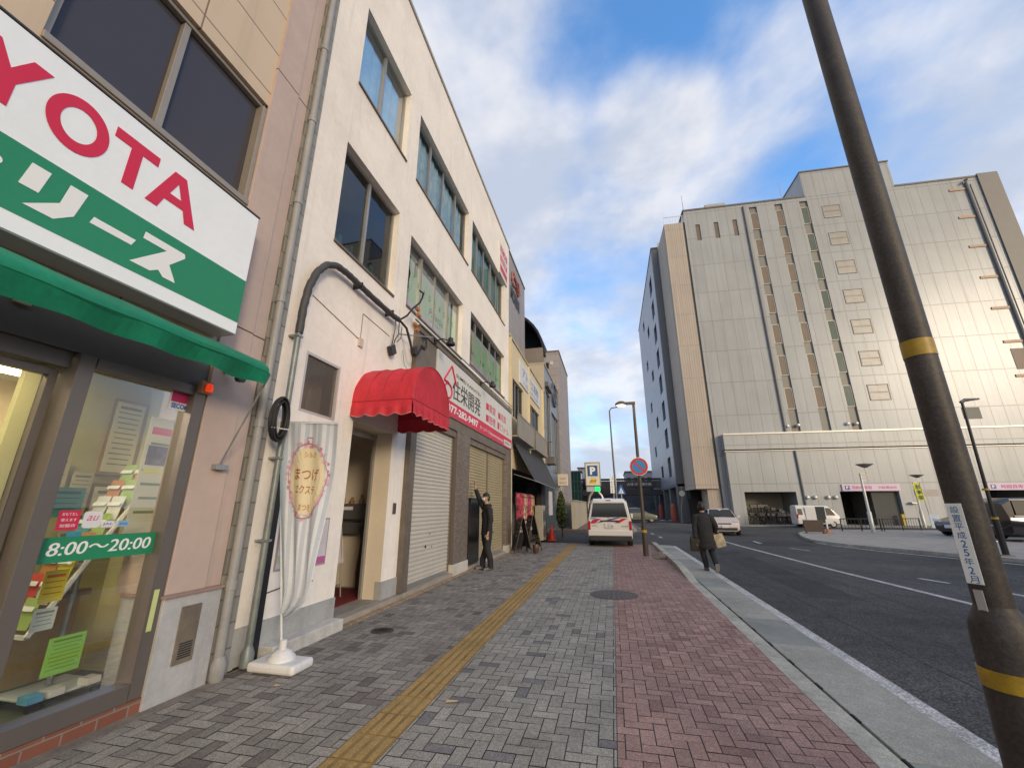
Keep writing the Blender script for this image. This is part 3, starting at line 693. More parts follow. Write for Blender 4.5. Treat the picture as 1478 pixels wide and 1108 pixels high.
t.add([(a, b, .008) for a, b in ((2.03, 3.545), (2.345, 3.545), (2.355, 3.51), (2.25, 3.385), (2.325, 3.26), (2.225, 3.26), (2.18, 3.30), (2.125, 3.26), (1.98, 3.26), (2.205, 3.485), (2.025, 3.485))],
      [(0, 1, 2, 9, 10), (2, 3, 7, 8, 9), (3, 4, 5, 6, 7)])
for c, u in (('ン', 1.08), ('レ', .66), ('タ', .30)): text(t, c, u, 3.41, .008, .26, .27, .03, shear=.25)
t.prism([(1.215 + .028 * math.cos(a), 3.46 + .028 * math.sin(a)) for a in [k * PI / 6 for k in range(12)]], .0055, .008)
t.obj('white_lettering', wl, sg)

# ---------- green awning (rolled) ----------
ga = thing('shop_awning', 'rolled green canvas awning under the white and green shop sign', 'awning', (-3.3, 1.0, 2.7), world=True)
m = MB(); rings = []
prof = [(-3.38, .225), (-3.28, .20), (-3.17, .15), (-3.10, .105), (-3.078, .08), (-3.078, .055), (-3.10, .04), (-3.16, .06), (-3.25, .10), (-3.38, .16)]
for y in [-2.5 + i * .14 for i in range(41)]: rings.append([(x + .004 * math.sin(y * 7 + z * 40), min(y, 3.12), 2.66 + z * (1.05 + (3.12 - y) * .10) + .005 * math.sin(y * 9 + x * 30)) for x, z in prof])
m.loft(rings); m.obj('canvas', green_c, ga, smooth=True)
m = MB(); n = 90
top = [(-3.085, -2.5 + 5.62 * i / n, 2.715 + (3.12 + 2.5 - 5.62 * i / n) * .006) for i in range(n + 1)]
bot = [(-3.13 - .03 * math.sin(i * .35) ** 2 - .02 * math.sin(i * .83), -2.5 + 5.62 * i / n, 2.60 + .006 * math.sin(i * .5)) for i in range(n + 1)]
for i in range(n): m.quad(top[i], top[i + 1], bot[i + 1], bot[i])
m.obj('valance', green_c, ga, smooth=True)
m = MB(); m.tube([(-3.16, -2.5, 2.715), (-3.16, 3.16, 2.715)], .016, 8); m.tube([(-3.10, 3.14, 2.71), (-3.60, 3.24, 1.87)], .009, 6); m.tube([(-3.10, -2.4, 2.76), (-3.60, -2.4, 1.87)], .009, 6)
m.obj('arm', steel, ga)
m = MB(); m.box(-3.62, -3.56, 3.18, 3.31, 1.83, 1.88); m.box(-3.62, -3.55, 3.10, 3.14, 2.75, 2.9); m.obj('bracket', steel, ga, bevel=.005)
MB().lathe([(.001, -.03), (.035, -.03), (.045, .03), (.001, .03)], (-3.5, 3.19, 2.71), 12, axis='x').obj('small_floodlight', blackm, label='small black floodlight tucked under the green awning end', cat='floodlight')

# ---------- downpipe and conduit between the buildings ----------
dp = thing('downpipe', 'tall grey rainwater pipe between the shop and the white building', 'pipe', (-3.53, 3.60, 0), world=True)
MB().tube([(-3.572, 3.588, .02), (-3.572, 3.588, 13.5)], .043, 12).obj('pipe', pvc, dp, smooth=True)
for i, z in enumerate((.75, 2.3, 3.75, 5.1, 6.4, 7.7, 9.0, 10.4)):
    MB().lathe([(.044, 0), (.051, 0), (.051, .08), (.044, .08)], (-3.572, 3.588, z), 12).obj('pipe_joint', pvc, dp)
MB().lathe([(.052, .0), (.062, .02), (.066, .14), (.05, .18), (.042, .2)], (-3.56, 3.588, .0), 12).obj('foot', pvc, dp, smooth=True)
cd = thing('cable_conduit', 'grey conduit rising into a black corrugated hose along the white wall', 'conduit', (-3.53, 3.95, 0), world=True)
MB().tube([(-3.55, 3.90, .0), (-3.55, 3.905, 3.55)], .034, 10).obj('pipe', mat('conduit_grey', (.22, .25, .24), .45, .3, var=.2, vs=5, stain=.3), cd, smooth=True)
MB().lathe([(.035, 0), (.06, .02), (.062, .13), (.035, .2)], (-3.55, 3.90, .0), 12).obj('foot', MATS['conduit_grey'], cd, smooth=True)
m = MB(); P = [(-3.545, 3.905, 3.5), (-3.545, 3.91, 3.85), (-3.545, 3.95, 4.15), (-3.545, 4.05, 4.42), (-3.545, 4.2, 4.62), (-3.545, 4.4, 4.73), (-3.545, 4.65, 4.75), (-3.545, 4.9, 4.74), (-3.545, 5.3, 4.72), (-3.545, 6.0, 4.71), (-3.545, 6.2, 4.73)]
pts = []; 
for a, b in zip(P, P[1:]):
    for k in range(4): pts.append(Vector(a).lerp(Vector(b), k / 4))
pts.append(Vector(P[-1])); m.tube(pts, [.050 if i % 2 else .044 for i in range(len(pts))], 10); m.obj('corrugated_hose', mat('hose_black', (.055, .055, .055), .6, var=.15), cd, smooth=True)
for z in (1.15, 2.0, 3.45):
    MB().box(-3.65, -3.51, 3.86, 3.945, z, z + .022).obj('pipe_clip', steel, cd)
for y in (4.95, 5.9): MB().box(-3.65, -3.492, y, y + .02, 4.675, 4.775).obj('hose_clip', blackm, cd)
cv = MB(); cv.box(-3.65, -3.57, 3.975, 4.055, .02, 2.15); cv.obj('cable_duct', blackp, label='flat black cable duct standing beside the grey conduit', cat='duct', loc=(-3.6, 4.06, 0), bevel=.006)
cc = thing('cable_coil', 'coil of black cable hung on the conduit above the flag', 'cable', (-3.47, 3.72, 2.4), world=True)
m = MB(); rr = random.Random(5)
for k in range(9):
    ry, rz = .10 + rr.uniform(-.025, .02), .215 + rr.uniform(-.035, .03); pts = [(-3.46 + .02 * (k % 3) - .03 + .012 * math.sin(k), 3.73 + ry * math.cos(a), 2.41 + rz * math.sin(a)) for a in [2 * PI * i / 20 for i in range(21)]]
    m.tube(pts, .013, 6)
m.obj('loops', blackp, cc, smooth=True)
MB().tube([(-3.44, 3.62, 2.30), (-3.42, 3.84, 2.31)], .006, 5).obj('cable_tie', whitep, cc)
# narrow grey party wall
pw = MB(); pw.box(-3.9, -3.622, 3.535, 3.765, -.05, 13.0); pw.obj('party_wall', ribbed('grey_block', (.27, .265, .24), .5, .22, 'yz', .008, (.16, .155, .14), .85, off=.3, var=.08), label='narrow grey block wall strip between the shop and the white building', cat='wall', loc=(-3.8, 3.68, 0))
# ---------- white three-storey building ----------
wb = thing('white_building', 'cream white three-storey building with the red canopy and roller shutters', 'building', (-3.65, 9.4, 0), world=True)
Y0, Y1, ZT = 3.77, 15.05, 12.15
wins = [(4.46, 6.13, 8.25, 10.0), (6.60, 9.97, 8.22, 9.98), (10.30, 14.32, 8.25, 10.0), (4.40, 6.10, 5.18, 6.95), (6.60, 9.72, 5.25, 6.82), (10.40, 14.35, 5.35, 6.95)]
sw = (4.20, 4.90, 2.62, 3.40)
m = MB(F); m.wall(Y0, Y1, .36, ZT, [(a, b, c, d, .2) for a, b, c, d in wins] + [(*sw, .1), (5.33, 6.5, .36, 2.72, 0), (7.0, Y1, .36, 5.0, 0)])
m.obj('wall', cream2, wb)
m = MB(); m.box(-12, -3.66, 3.78, 3.86, 0, ZT - .01); m.box(-12, -3.66, Y1 - .08, Y1 - .01, 0, ZT - .01); m.box(-12.1, -12, 3.87, Y1, 0, ZT - .01); m.obj('side_wall', cream2, wb)
m = MB(F); m.box(Y0 - .02, Y1 + .02, ZT, ZT + .09, -8.4, .035); m.obj('parapet_cap', mat('parapet', (.40, .38, .34), .6, var=.08, stain=.3), wb)
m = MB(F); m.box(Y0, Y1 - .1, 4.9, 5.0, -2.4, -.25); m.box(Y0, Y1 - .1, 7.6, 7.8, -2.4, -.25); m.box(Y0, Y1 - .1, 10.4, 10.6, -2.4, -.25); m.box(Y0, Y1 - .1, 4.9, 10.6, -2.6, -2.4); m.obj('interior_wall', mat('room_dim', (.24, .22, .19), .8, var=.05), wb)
for a_, b_ in ((Y0, 5.333), (6.496, 7.0)): MB(F).box(a_, b_, .02, .36, -.1, .02).obj('plinth', mat('plinth_grey', (.38, .385, .37), .8, var=.15, vs=3, stain=.4), wb)
m = MB(F); m.box(4.12, 5.30, -.05, .13, -.1, .20); m.obj('foundation_block', mat('whitewashed_block', (.55, .54, .50), .85, var=.2, vs=5, bump=.6, bs=25, stain=.4), wb, bevel=.012)
specs = [(2, curt_t), (4, curt_w), (5, curt_g), (2, None), (4, None), (5, None)]
for (a, b, c, d), (n, cu) in zip(wins, specs):
    window(wb, F, a, b, c, d, n, alu, glass_w if a == 4.40 else glass_u, w=-.15, curtain=cu)
    MB(F).box(a - .01, b + .01, c - .035, c - .001, -.05, .03).obj('sill', mat('sill_brown', (.15, .11, .09), .5, var=.1), wb)
window(wb, F, *sw, 1, alu_l, glass_f, w=-.03, fw=.035)
m = MB(F)
for i in range(5): m.box(4.22 + i * .12, 4.30 + i * .12, 2.62, 3.3 - .06 * i, -.34, -.33)
m.box(4.0, 5.2, 2.4, 3.6, -.6, -.5); m.obj('blind', mat('blind_grey', (.50, .40, .32), .7, var=.1), wb)
# shop film in the lower-storey windows
film = mat('film_green', (.42, .55, .30), .6, var=.04); filmp = mat('film_pink', (.62, .45, .55), .6, var=.04)
def film_panel(a, b, c, d, parent, fm=film):
    o = MB(F).box(a, b, c, d, -.158, -.154).obj('window_film', fm, parent)
    MB(F).box(a, b, c + .12, c + .24, -.1535, -.152).obj('pink_stripe', filmp, o); MB(F).box(a, b, d - .16, d - .06, -.1535, -.152).obj('pink_stripe', filmp, o); return o
fo = film_panel(6.66, 9.66, 5.32, 6.50, wb)
t = MB(F)
for i, ch in enumerate('MADEMORE'): text(t, ch, 7.36 + i * .29, 6.08, -.151, .10, .155, .03)
text(t, 'Palette', 8.35, 5.78, -.151, .85, .2, .01, shear=.3); text(t, 'hair make', 8.3, 5.6, -.151, .5, .06, .01)
t.obj('lettering', ink, fo)
t = MB(F); t.prism([(6.86 + .09 * math.cos(a) * (1 + .25 * math.sin(3 * a)), 6.1 + .2 * math.sin(a) * (1 + .15 * math.cos(4 * a))) for a in [k * PI / 12 for k in range(24)]], -.152, -.15); t.prism([(6.8, 5.78), (6.93, 5.78), (6.9, 5.95), (6.83, 5.95)], -.152, -.15)
t.obj('poodle_figure', mat('figure_brown', (.10, .035, .03), .6, var=0), fo)
t = MB(F)
for k in range(26):
    a = 2 * PI * k / 26; t.prism([(6.87 + .19 * math.cos(a) + .022 * math.cos(q), 6.06 + .34 * math.sin(a) + .022 * math.sin(q)) for q in (0, 1.2, 2.5, 3.8, 5)], -.152, -.1505)
t.obj('wreath', mat('wreath_green', (.16, .26, .12), .6, var=0), fo)
fo = film_panel(10.46, 14.28, 5.42, 6.6, wb)
t = MB(F); 
for i, c in enumerate(('Hair', 'Nail', 'Make', 'Spa')): text(t, c, 11.2 + i * .85, 5.9, -.151, .42, .14, .01, shear=.3)
t.obj('lettering', ink, fo)
MB(F).box(10.5, 11.0, 5.6, 6.45, -.1515, -.1505).obj('portrait_panel', mat('portrait', (.45, .28, .20), .6, var=.5, vs=6), fo)
# things seen in W4
cl = thing('ceiling_lamp', 'round glowing ceiling lamp behind the lower left window of the white building', 'lamp', (-5.1, 5.1, 7.5), world=False)
MB().lathe([(.001, 0), (.2, 0), (.19, -.06), (.1, -.09), (.001, -.095)], n=20).obj('shade', mat('round_lamp', (.9, .85, .7), .5, var=0, emit=(1, .85, .6), es=3.0), cl, smooth=True)
m = MB(F)
for i in range(16): m.box(4.46 + i * .1, 4.54 + i * .1, 5.25, 5.55 + .12 * math.sin(i * 2.1), -.45, -.30)
m.obj('shelf_goods', mat('shelf_goods', (.05, .20, .17), .6, var=.6, vs=9), label='row of teal goods along the sill of the lower left window', cat='goods', loc=(-4.0, 5.2, 5.25))
# entrance recess and hall
rm = mat('hall_wall', (.66, .58, .45), .8, var=.05)
m = MB(); m.box(-3.95, -3.651, 6.5, 6.58, .1, 2.72); m.box(-6.0, -3.87, 7.4, 7.48, .1, 2.72); m.box(-6.05, -6.0, 5.2, 7.48, .1, 2.72); m.box(-6.0, -3.651, 5.25, 5.33, .1, 2.72); m.box(-6.0, -3.655, 5.25, 7.48, 2.72, 2.8); m.box(-3.95, -3.87, 6.58, 7.4, .1, 2.72)
m.obj('entrance_wall', rm, wb)
MB().box(-6.0, -3.66, 5.33, 7.4, .05, .10).obj('entrance_floor', mat('hall_floor', (.28, .26, .22), .6, var=.2, vs=4), wb)
MB().box(-5.6, -4.0, 5.5, 7.2, .101, .115).obj('door_mat', mat('red_mat', (.16, .012, .015), .95, var=.2, vs=20), label='dark red mat on the floor inside the entrance', cat='mat', loc=(-4.8, 5.7, .1))
m = MB(); m.box(-3.99, -3.951, 6.44, 6.5, .1, 2.66); m.box(-3.99, -3.95, 5.33, 5.37, .1, 2.66); m.box(-3.99, -3.95, 5.37, 6.44, 2.60, 2.66); m.obj('door_frame', alu, wb)
m = MB(F); m.box(6.70, 6.78, 1.38, 1.56, .0, .025); ic = m.obj('intercom', mat('intercom_brown', (.10, .08, .07), .4, .3, var=.1), wb, bevel=.004)
# steps
m = MB(F); m.box(5.31, 14.9, -.05, .095, -.35, .12); m.obj('door_step', mat('step_stone', (.33, .29, .24), .8, var=.2, vs=5, bump=.3, bs=60, stain=.2), wb, bevel=.008)
m = MB(F); m.box(5.30, 14.95, -.06, .03, .12, .20); m.obj('tiled_edge', ribbed('edge_tile', (.34, .25, .15), .055, .045, 'yz', .006, (.16, .13, .1), .7, off=0, var=.25), wb)
# stone-clad shop front
m = MB(F)
m.box(7.0, 15.04, 4.86, 5.0, -.08, .13); m.box(7.0, 7.93, 3.3, 4.86, -.08, .10); m.box(7.93, 15.04, 3.25, 3.48, -.08, .10); m.box(7.93, 15.04, 3.48, 4.86, -.08, .06); m.box(14.3, 15.04, .1, 3.25, -.08, .10)
m.box(7.0, 7.24, .1, 3.3, -.08, .10)
m.obj('stone_cladding', stone_b, wb, bevel=.005)
m = MB(F); m.box(9.40, 10.36, .26, 3.25, -.08, .102); m.box(7.24, 9.40, 3.1, 3.249, -.08, .06); m.box(10.36, 14.3, 3.1, 3.249, -.08, .06); m.box(14.28, 14.9, .26, 3.24, -.06, .115); m.obj('tile_pillar', tile_b, wb)
for a_, b_ in ((9.38, 10.38), (14.26, 14.92)): MB(F).box(a_, b_, .0, .26, -.08, .125).obj('pillar_foot', mat('foot_white', (.55, .52, .46), .7, var=.15, stain=.3), wb, bevel=.006)
def shutter(u0, u1, z0, z1, w, mt):
    m = MB(F); n = int((z1 - z0) / .078); h = (z1 - z0) / n; prof = []
    for i in range(n):
        z = z0 + i * h; prof += [(z, -.006), (z + h * .12, .012), (z + h * .45, .016), (z + h * .85, .010), (z + h * .94, -.006)]
    prof.append((z1, -.006))
    for (a, wa), (b, wb_) in zip(prof, prof[1:]): m.quad((u0, a, w + wa), (u1, a, w + wa), (u1, b, w + wb_), (u0, b, w + wb_))
    o = m.obj('roller_shutter', mt, wb)
    q = MB(F)
    for a_ in (u0 - .04, u1): MB(F).box(a_, a_ + .04, z0, z1, w - .04, w + .04).obj('guide_rail', mat('rail_brown', (.20, .17, .14), .45, .4, var=.1), o)
    q = MB(F); q.box(u0, u1, z0 - .02, z0 + .05, w - .02, w + .026); q.obj('bottom_bar', alu, o)
    q = MB(F); c = u0 + (u1 - u0) * .42
    q.lathe([(.03, 0), (.03, .006), (.001, .008)], (c, z0 + .62, w + .016), 10); q.lathe([(.015, 0), (.015, .006), (.001, .008)], (c + .3, z0 + .6, w + .016), 8); q.lathe([(.015, 0), (.015, .006), (.001, .008)], (c + .18, z0 + .85, w + .016), 8)
    q.obj('keyhole', blackm, o); return o
shutter(7.29, 9.35, .12, 3.1, -.03, shut_w); shutter(10.42, 12.28, .12, 3.1, -.03, shut_y); shutter(12.36, 14.22, .12, 3.1, -.03, shut_y)
m = MB(); m.box(-3.62, -3.545, 10.40, 11.30, .12, 1.72); bd = m.obj('black_panel', mat('gloss_black', (.010, .010, .012), .12, var=.05), label='glossy black board leaning on the beige shutter behind the reaching man', cat='board', loc=(-3.6, 10.85, .12), bevel=.006)
# fascia sign
fs = thing('fascia_sign', 'white and red fascia sign with black Japanese lettering over the shutters', 'sign', (-3.57, 11.3, 3.5), world=True)
G2 = FX(-3.56)
MB(G2).box(7.95, 15.02, 3.50, 4.84, -.03, .035).obj('panel', sign_w2, fs, bevel=.004)
MB(G2).box(8.0, 15.015, 3.505, 3.86, .036, .039).obj('red_band', red_s, fs)
t = MB(G2); text(t, '住栄開発', 10.0, 4.20, .038, 2.2, .50, .02); text(t, 'SUMIEI KAIHATSU', 10.1, 4.58, .038, 2.0, .09, .01); t.obj('black_lettering', ink, fs)
t = MB(G2)
for i, (s, u, v) in enumerate((('■賃貸', 12.2, 4.42), ('■売買', 13.6, 4.42), ('■管理', 12.2, 4.06), ('■リフォーム', 13.75, 4.06))): text(t, s, u, v, .038, (1.05 if i < 3 else 1.5), .26, .02)
t.tube([(8.35, 4.25, .04), (8.78, 4.70, .04), (9.1, 4.32, .04)], .028, 4); t.tube([(8.35, 4.25, .04), (8.62, 4.25, .04)], .028, 4)
pts = [(8.62 + .22 * math.cos(a), 4.06 + .17 * math.sin(a), .04) for a in [k * PI / 8 for k in range(0, 17)]]; t.tube(pts, .026, 4)
t.obj('red_lettering', red_s, fs)
t = MB(G2); text(t, '077-282-9497', 9.75, 3.69, .041, 2.3, .19, .03); t.obj('phone_number', wl, fs); t = MB(G2); text(t, 'ホームページ http://www.sumiei.co.jp', 12.4, 3.66, .041, 2.6, .13, .02); t.obj('web_address', wl, fs)
o = MB(G2).box(13.85, 14.95, 3.55, 3.74, .0392, .041).obj('small_plate', MATS['sticker_white'], fs); t = MB(G2); text(t, '駐車場あり', 14.4, 3.645, .0415, .9, .11, .02); t.obj('lettering', ink, o)
# spot lamps over the sign
def spot(y, lab):
    t = thing('spot_lamp', lab, 'lamp', (-3.52, y, 4.93), 0, 'spot lamps over the fascia sign')
    MB().lathe([(.07, 0), (.07, .03), (.001, .035)], (0, 0, 0), 12, axis='x').obj('wall_plate', blackm, t)
    MB().tube([(0, 0, 0), (.18, -.03, .03), (.33, -.05, -.03)], .014, 6).obj('arm', blackm, t)
    MB().lathe([(.03, .09), (.055, .07), (.06, .0), (.095, -.03), (.10, -.08), (.085, -.08), (.05, -.02), (.001, .0)], (.38, -.05, -.06), 14).obj('lamp_head', blackm, t, smooth=True)
spot(7.75, 'black spot lamp nearest the red canopy over the fascia sign'); spot(11.05, 'black spot lamp over the middle of the fascia sign')
m = MB(); m.tube([(-3.50, 6.75, 4.99), (-3.50, 15.0, 5.03)], .02, 6); m.tube([(-3.46, 6.75, 5.06), (-3.46, 15.0, 5.10)], .016, 6); m.obj('wire_run', steel, label='pair of thin grey conduits running along the ledge above the fascia sign', cat='conduit', loc=(-3.5, 11, 5))
# cable bundle
cb = thing('cable_bundle', 'tangle of black cables and orange insulators at the end of the black hose', 'cables', (-3.4, 6.5, 4.7), world=True)
m = MB()
m.tube([(-3.54, 6.15, 4.74), (-3.46, 6.35, 4.62), (-3.42, 6.45, 4.38), (-3.40, 6.55, 4.2), (-3.38, 6.68, 4.22), (-3.36, 6.8, 4.42), (-3.36, 6.86, 4.6)], .022, 8)
m.tube([(-3.5, 6.2, 4.74), (-3.44, 6.3, 4.85), (-3.4, 6.42, 5.05), (-3.36, 6.6, 5.25), (-3.34, 6.66, 5.4), (-3.3, 6.6, 5.45), (-3.3, 6.45, 5.42)], .018, 8)
m.tube([(-3.55, 6.1, 4.70), (-3.56, 6.12, 4.5), (-3.57, 6.1, 4.3), (-3.57, 6.08, 4.2)], .009, 6); m.tube([(-3.53, 6.2, 4.70), (-3.54, 6.22, 4.45), (-3.57, 6.16, 4.32), (-3.57, 6.14, 4.2)], .009, 6)
m.tube([(-3.5, 6.25, 4.6), (-3.52, 6.28, 4.4), (-3.55, 6.2, 4.3)], .008, 6)
for k in range(4):
    m.tube([(-3.36 + .015 * k, 6.8 + .055 * math.cos(a) + .02 * k, 4.5 + .13 * math.sin(a)) for a in [i * PI / 8 for i in range(17)]], .008, 5)
m.obj('cables', blackp, cb, smooth=True)
for k, (y, z) in enumerate(((6.55, 5.12), (6.62, 5.02), (6.50, 4.78), (6.58, 4.70))):
    MB().lathe([(.001, 0), (.03, 0), (.045, .03), (.02, .045), (.045, .075), (.03, .11), (.001, .11)], (-3.40, y, z), 10, axis='y').obj('insulator', mat('insulator_orange', (.38, .16, .05), .35, var=.15), cb, smooth=True)
MB().tube([(-3.6, 6.35, 4.52), (-3.2, 6.95, 4.66)], .012, 6).obj('bracket_arm', steel, cb)
m = MB(); m.tube([(-3.585, 6.5, 4.25), (-3.585, 6.6, 4.0), (-3.545, 6.85, 3.88), (-3.54, 7.4, 3.9)], .005, 5); m.obj('thin_cable', blackp, cb)
def tilt_box(y, z, s, lab):
    t = thing('sensor_box', lab, 'box', (-3.60, y, z), 0, 'black boxes on the wall')
    m = MB(); m.add([(-.03, a * s, b * s) for a, b in ((-.8, .25), (.2, .9), (.85, -.15), (-.1, -.85))] + [(.05, a * s, b * s) for a, b in ((-.8, .25), (.2, .9), (.85, -.15), (-.1, -.85))], [(0, 1, 2, 3), (4, 5, 6, 7), (0, 1, 5, 4), (1, 2, 6, 5), (2, 3, 7, 6), (3, 0, 4, 7)])
    m.obj('case', mat('box_black', (.02, .022, .03), .3, var=.05), t, bevel=.006)
    MB().box(-.05, -.03, -.02, .02, -.02, .02).obj('bracket', steel, t)
tilt_box(6.13, 4.12, .13, 'larger black box on the cream wall under the cable tangle'); tilt_box(6.95, 4.42, .11, 'smaller black box at the corner of the brown stone')
m = MB(F); m.box(5.22, 5.33, 3.86, 4.0, 0, .03); o = m.obj('junction_box', mat('junction_cream', (.58, .50, .42), .6, var=.05, stain=.3), label='small cream junction box on the wall above the small window', cat='box', loc=(-3.64, 5.27, 3.9), bevel=.004)
m = MB(F); m.tube([(5.27, 4.0, .006), (5.27, 4.42, .006)], .006, 5); m.tube([(4.15, 4.15, .006), (5.25, 3.97, .006)], .006, 5); m.tube([(5.27, 4.42, .006), (6.1, 4.38, .006)], .006, 5); m.obj('wall_wire', mat('wire_brown', (.32, .22, .17), .6), label='thin brown wires pinned across the cream wall', cat='wire', loc=(-3.64, 5.2, 4.1))

# ---------- red canopy ----------
ra = thing('entrance_canopy', 'red barrel-shaped canvas canopy over the entrance of the white building', 'canopy', (-3.65, 5.95, 2.97), world=True)
cy, rad, zb = 5.95, .70, 2.98; XF = -2.68; n = 18
arc = [(cy - rad * math.cos(PI * k / n), zb + .66 * math.sin(PI * k / n)) for k in range(n + 1)]
m = MB(); nx = 16; rings = []
for i in range(nx + 1):
    x = -3.65 + (XF + 3.65) * i / nx; s = .012 * abs(math.sin(PI * i / 4)); rings.append([(x, cy + (y - cy) * (1 + s * -1 + .012) + .006 * math.sin(z * 31 + x * 9), zb + (z - zb) * (1 + .012 - s) + .006 * math.sin(y * 23 + x * 17)) for y, z in arc])
m.loft(rings, cap=False, closed=False); m.obj('barrel', red_canvas, ra, smooth=True)
MB().add([(XF + .001, y, z) for y, z in arc], [tuple(range(n + 1))]).obj('front_panel', red_canvas, ra)
m = MB()
for x_ in (-3.40, -3.16, -2.92): m.tube([(x_, cy + (y - cy) * 1.012, zb + (z - zb) * 1.012) for y, z in arc], .007, 6)
m.obj('seams', mat('seam_red', (.36, .012, .02), .6, var=.1), ra, smooth=True)
m = MB(); m.tube([(XF, y, z) for y, z in arc], .011, 6); m.tube([(-3.65, cy - rad, zb), (XF, cy - rad, zb), (XF, cy + rad, zb), (-3.65, cy + rad, zb)], .011, 6); m.obj('piping', mat('red_piping', (.42, .012, .02), .5, var=.1), ra, smooth=True)
def val(p0, p1, k):
    m = MB(); n = k * 8; p0, p1 = Vector(p0), Vector(p1); nrm = Vector(((p1 - p0).y, -(p1 - p0).x, 0)).normalized()
    a = []; b = []
    for i in range(n + 1):
        p = p0.lerp(p1, i / n); d = .20 + .035 * abs(math.sin(PI * i / 8)); w = .018 * math.sin(i * .9)
        a.append(p); b.append(p + Vector((0, 0, -d)) + nrm * w + nrm * .02)
    for i in range(n): m.quad(a[i], a[i + 1], (a[i + 1] + b[i + 1]) / 2 + nrm * .008, (a[i] + b[i]) / 2 + nrm * .008); m.quad((a[i] + b[i]) / 2 + nrm * .008, (a[i + 1] + b[i + 1]) / 2 + nrm * .008, b[i + 1], b[i])
    m.obj('valance', red_canvas, ra, smooth=True)
    q = MB(); q.tube(b, .006, 5); q.obj('valance_trim', mat('trim_pink', (.55, .2, .2), .6), ra)
val((-3.65, cy - rad, zb), (XF, cy - rad, zb), 4); val((XF, cy - rad, zb), (XF, cy + rad, zb), 6); val((XF, cy + rad, zb), (-3.65, cy + rad, zb), 4)


# ---------- vertical banner on its base ----------
fb = thing('banner_stand', 'white plastic water-filled base holding the striped banner', 'stand', (-3.22, 3.97, 0))
m = MB(); m.add([(a, b, z) for z in (0, .085) for a, b in ((-.26, -.15), (.26, -.15), (.26, .15), (-.26, .15))], [(0, 3, 2, 1), (4, 5, 6, 7), (0, 1, 5, 4), (1, 2, 6, 5), (2, 3, 7, 6), (3, 0, 4, 7)])
m.obj('tank', whitep, fb, bevel=.03, seg=3)
MB().lathe([(.13, .085), (.125, .11), (.10, .13), (.09, .15), (.05, .17), (.035, .175), (.034, .25), (.02, .255)], n=20).obj('socket', whitep, fb, smooth=True)
bn = thing('banner', 'pale blue striped vertical banner with a cream floral medallion beside the entrance', 'banner', (-3.24, 3.96, .2), world=True)
pb, pt = Vector((-3.235, 3.965, .2)), Vector((-3.63, 3.94, 2.43))
m = MB(); m.tube([pb, pt], .011, 8); m.tube([pt, (-2.86, 3.9, 2.38)], .007, 6); m.obj('pole', whitep, bn, smooth=True)
def edgeL(v): return pb.lerp(pt, (v - .2) / 2.23)
RE = [(.50, -3.18), (.57, -3.07), (.68, -2.98), (.85, -2.95), (1.1, -2.935), (1.5, -2.905), (1.86, -2.885), (2.38, -2.875)]
def right_x(z):
    for (a, xa), (b, xb) in zip(RE, RE[1:]):
        if a <= z <= b: return xa + (xb - xa) * (z - a) / (b - a)
    return RE[0][1] if z < .5 else RE[-1][1]
def BS(s, z):
    """banner surface: s across 0..1, z height"""
    l = edgeL(z); xr = right_x(z); full = .74; wd = xr - l.x; slack = max(0, full - wd)
    amp = .010 + slack * .055
    return Vector((l.x + wd * s, l.y - .01 + amp * math.sin(s * 17 + z * 2.2) * min(1, s * 3 + .3) + .03 * math.sin(z * 3 + s * 2) * s, z - .05 * s))
m = MB(); ns, nz = 60, 46; cols = []
for i in range(ns):
    for j in range(nz):
        z0, z1 = .50 + 1.92 * j / nz, .50 + 1.92 * (j + 1) / nz; s0, s1 = i / ns, (i + 1) / ns
        m.quad(BS(s0, z0), BS(s1, z0), BS(s1, z1), BS(s0, z1))
        cols.append((.38, .50, .58) if s0 < .075 else ((.44, .49, .56) if int(s0 * 16.5) % 2 else (.61, .645, .69)))
bo = m.obj('cloth', mat('banner_cloth', (.5, .5, .5), .8, var=.06, vs=3, attr='col'), bn, smooth=True, cols=cols)
def wrp(u, v, w): p = BS(u, v); return (p.x + w * .2, p.y - w, p.z)
def blob(cu, cv, ru, rv, w, n=28, jag=0):
    vs = [wrp(cu, cv, w)]; fs = []
    rings_ = 5
    for r in range(1, rings_ + 1):
        for k in range(n):
            a = 2 * PI * k / n; q = r / rings_ * (1 + jag * math.sin(k * 5)); vs.append(wrp(cu + ru * q * math.cos(a), cv + rv * q * math.sin(a), w))
    for k in range(n): fs.append((0, 1 + k, 1 + (k + 1) % n))
    for r in range(rings_ - 1):
        for k in range(n): fs.append((1 + r * n + k, 1 + r * n + (k + 1) % n, 1 + (r + 1) * n + (k + 1) % n, 1 + (r + 1) * n + k))
    return vs, fs
m = MB(); m.add(*blob(.53, 1.80, .33, .36, .006)); m.obj('medallion', mat('medallion_cream', (.66, .58, .38), .8, var=.04), bo)
m = MB(); rr = random.Random(9)
for k in range(70):
    a = 2 * PI * k / 70 + rr.uniform(-.04, .04); f = rr.uniform(.95, 1.16); r_ = rr.uniform(.008, .022)
    cu, cv = .53 + .345 * f * math.cos(a), 1.80 + .37 * f * math.sin(a); m.add([wrp(cu + r_ * 1.3 * math.cos(q), cv + r_ * math.sin(q), .009) for q in (0, 1.05, 2.1, 3.14, 4.2, 5.2)], [(0, 1, 2, 3, 4, 5)], mi=rr.choice((0, 0, 1)))
m.obj('flower_wreath', [mat('flower_pink', (.62, .34, .42), .8, var=0), mat('flower_dark', (.48, .20, .24), .8, var=0)], bo)
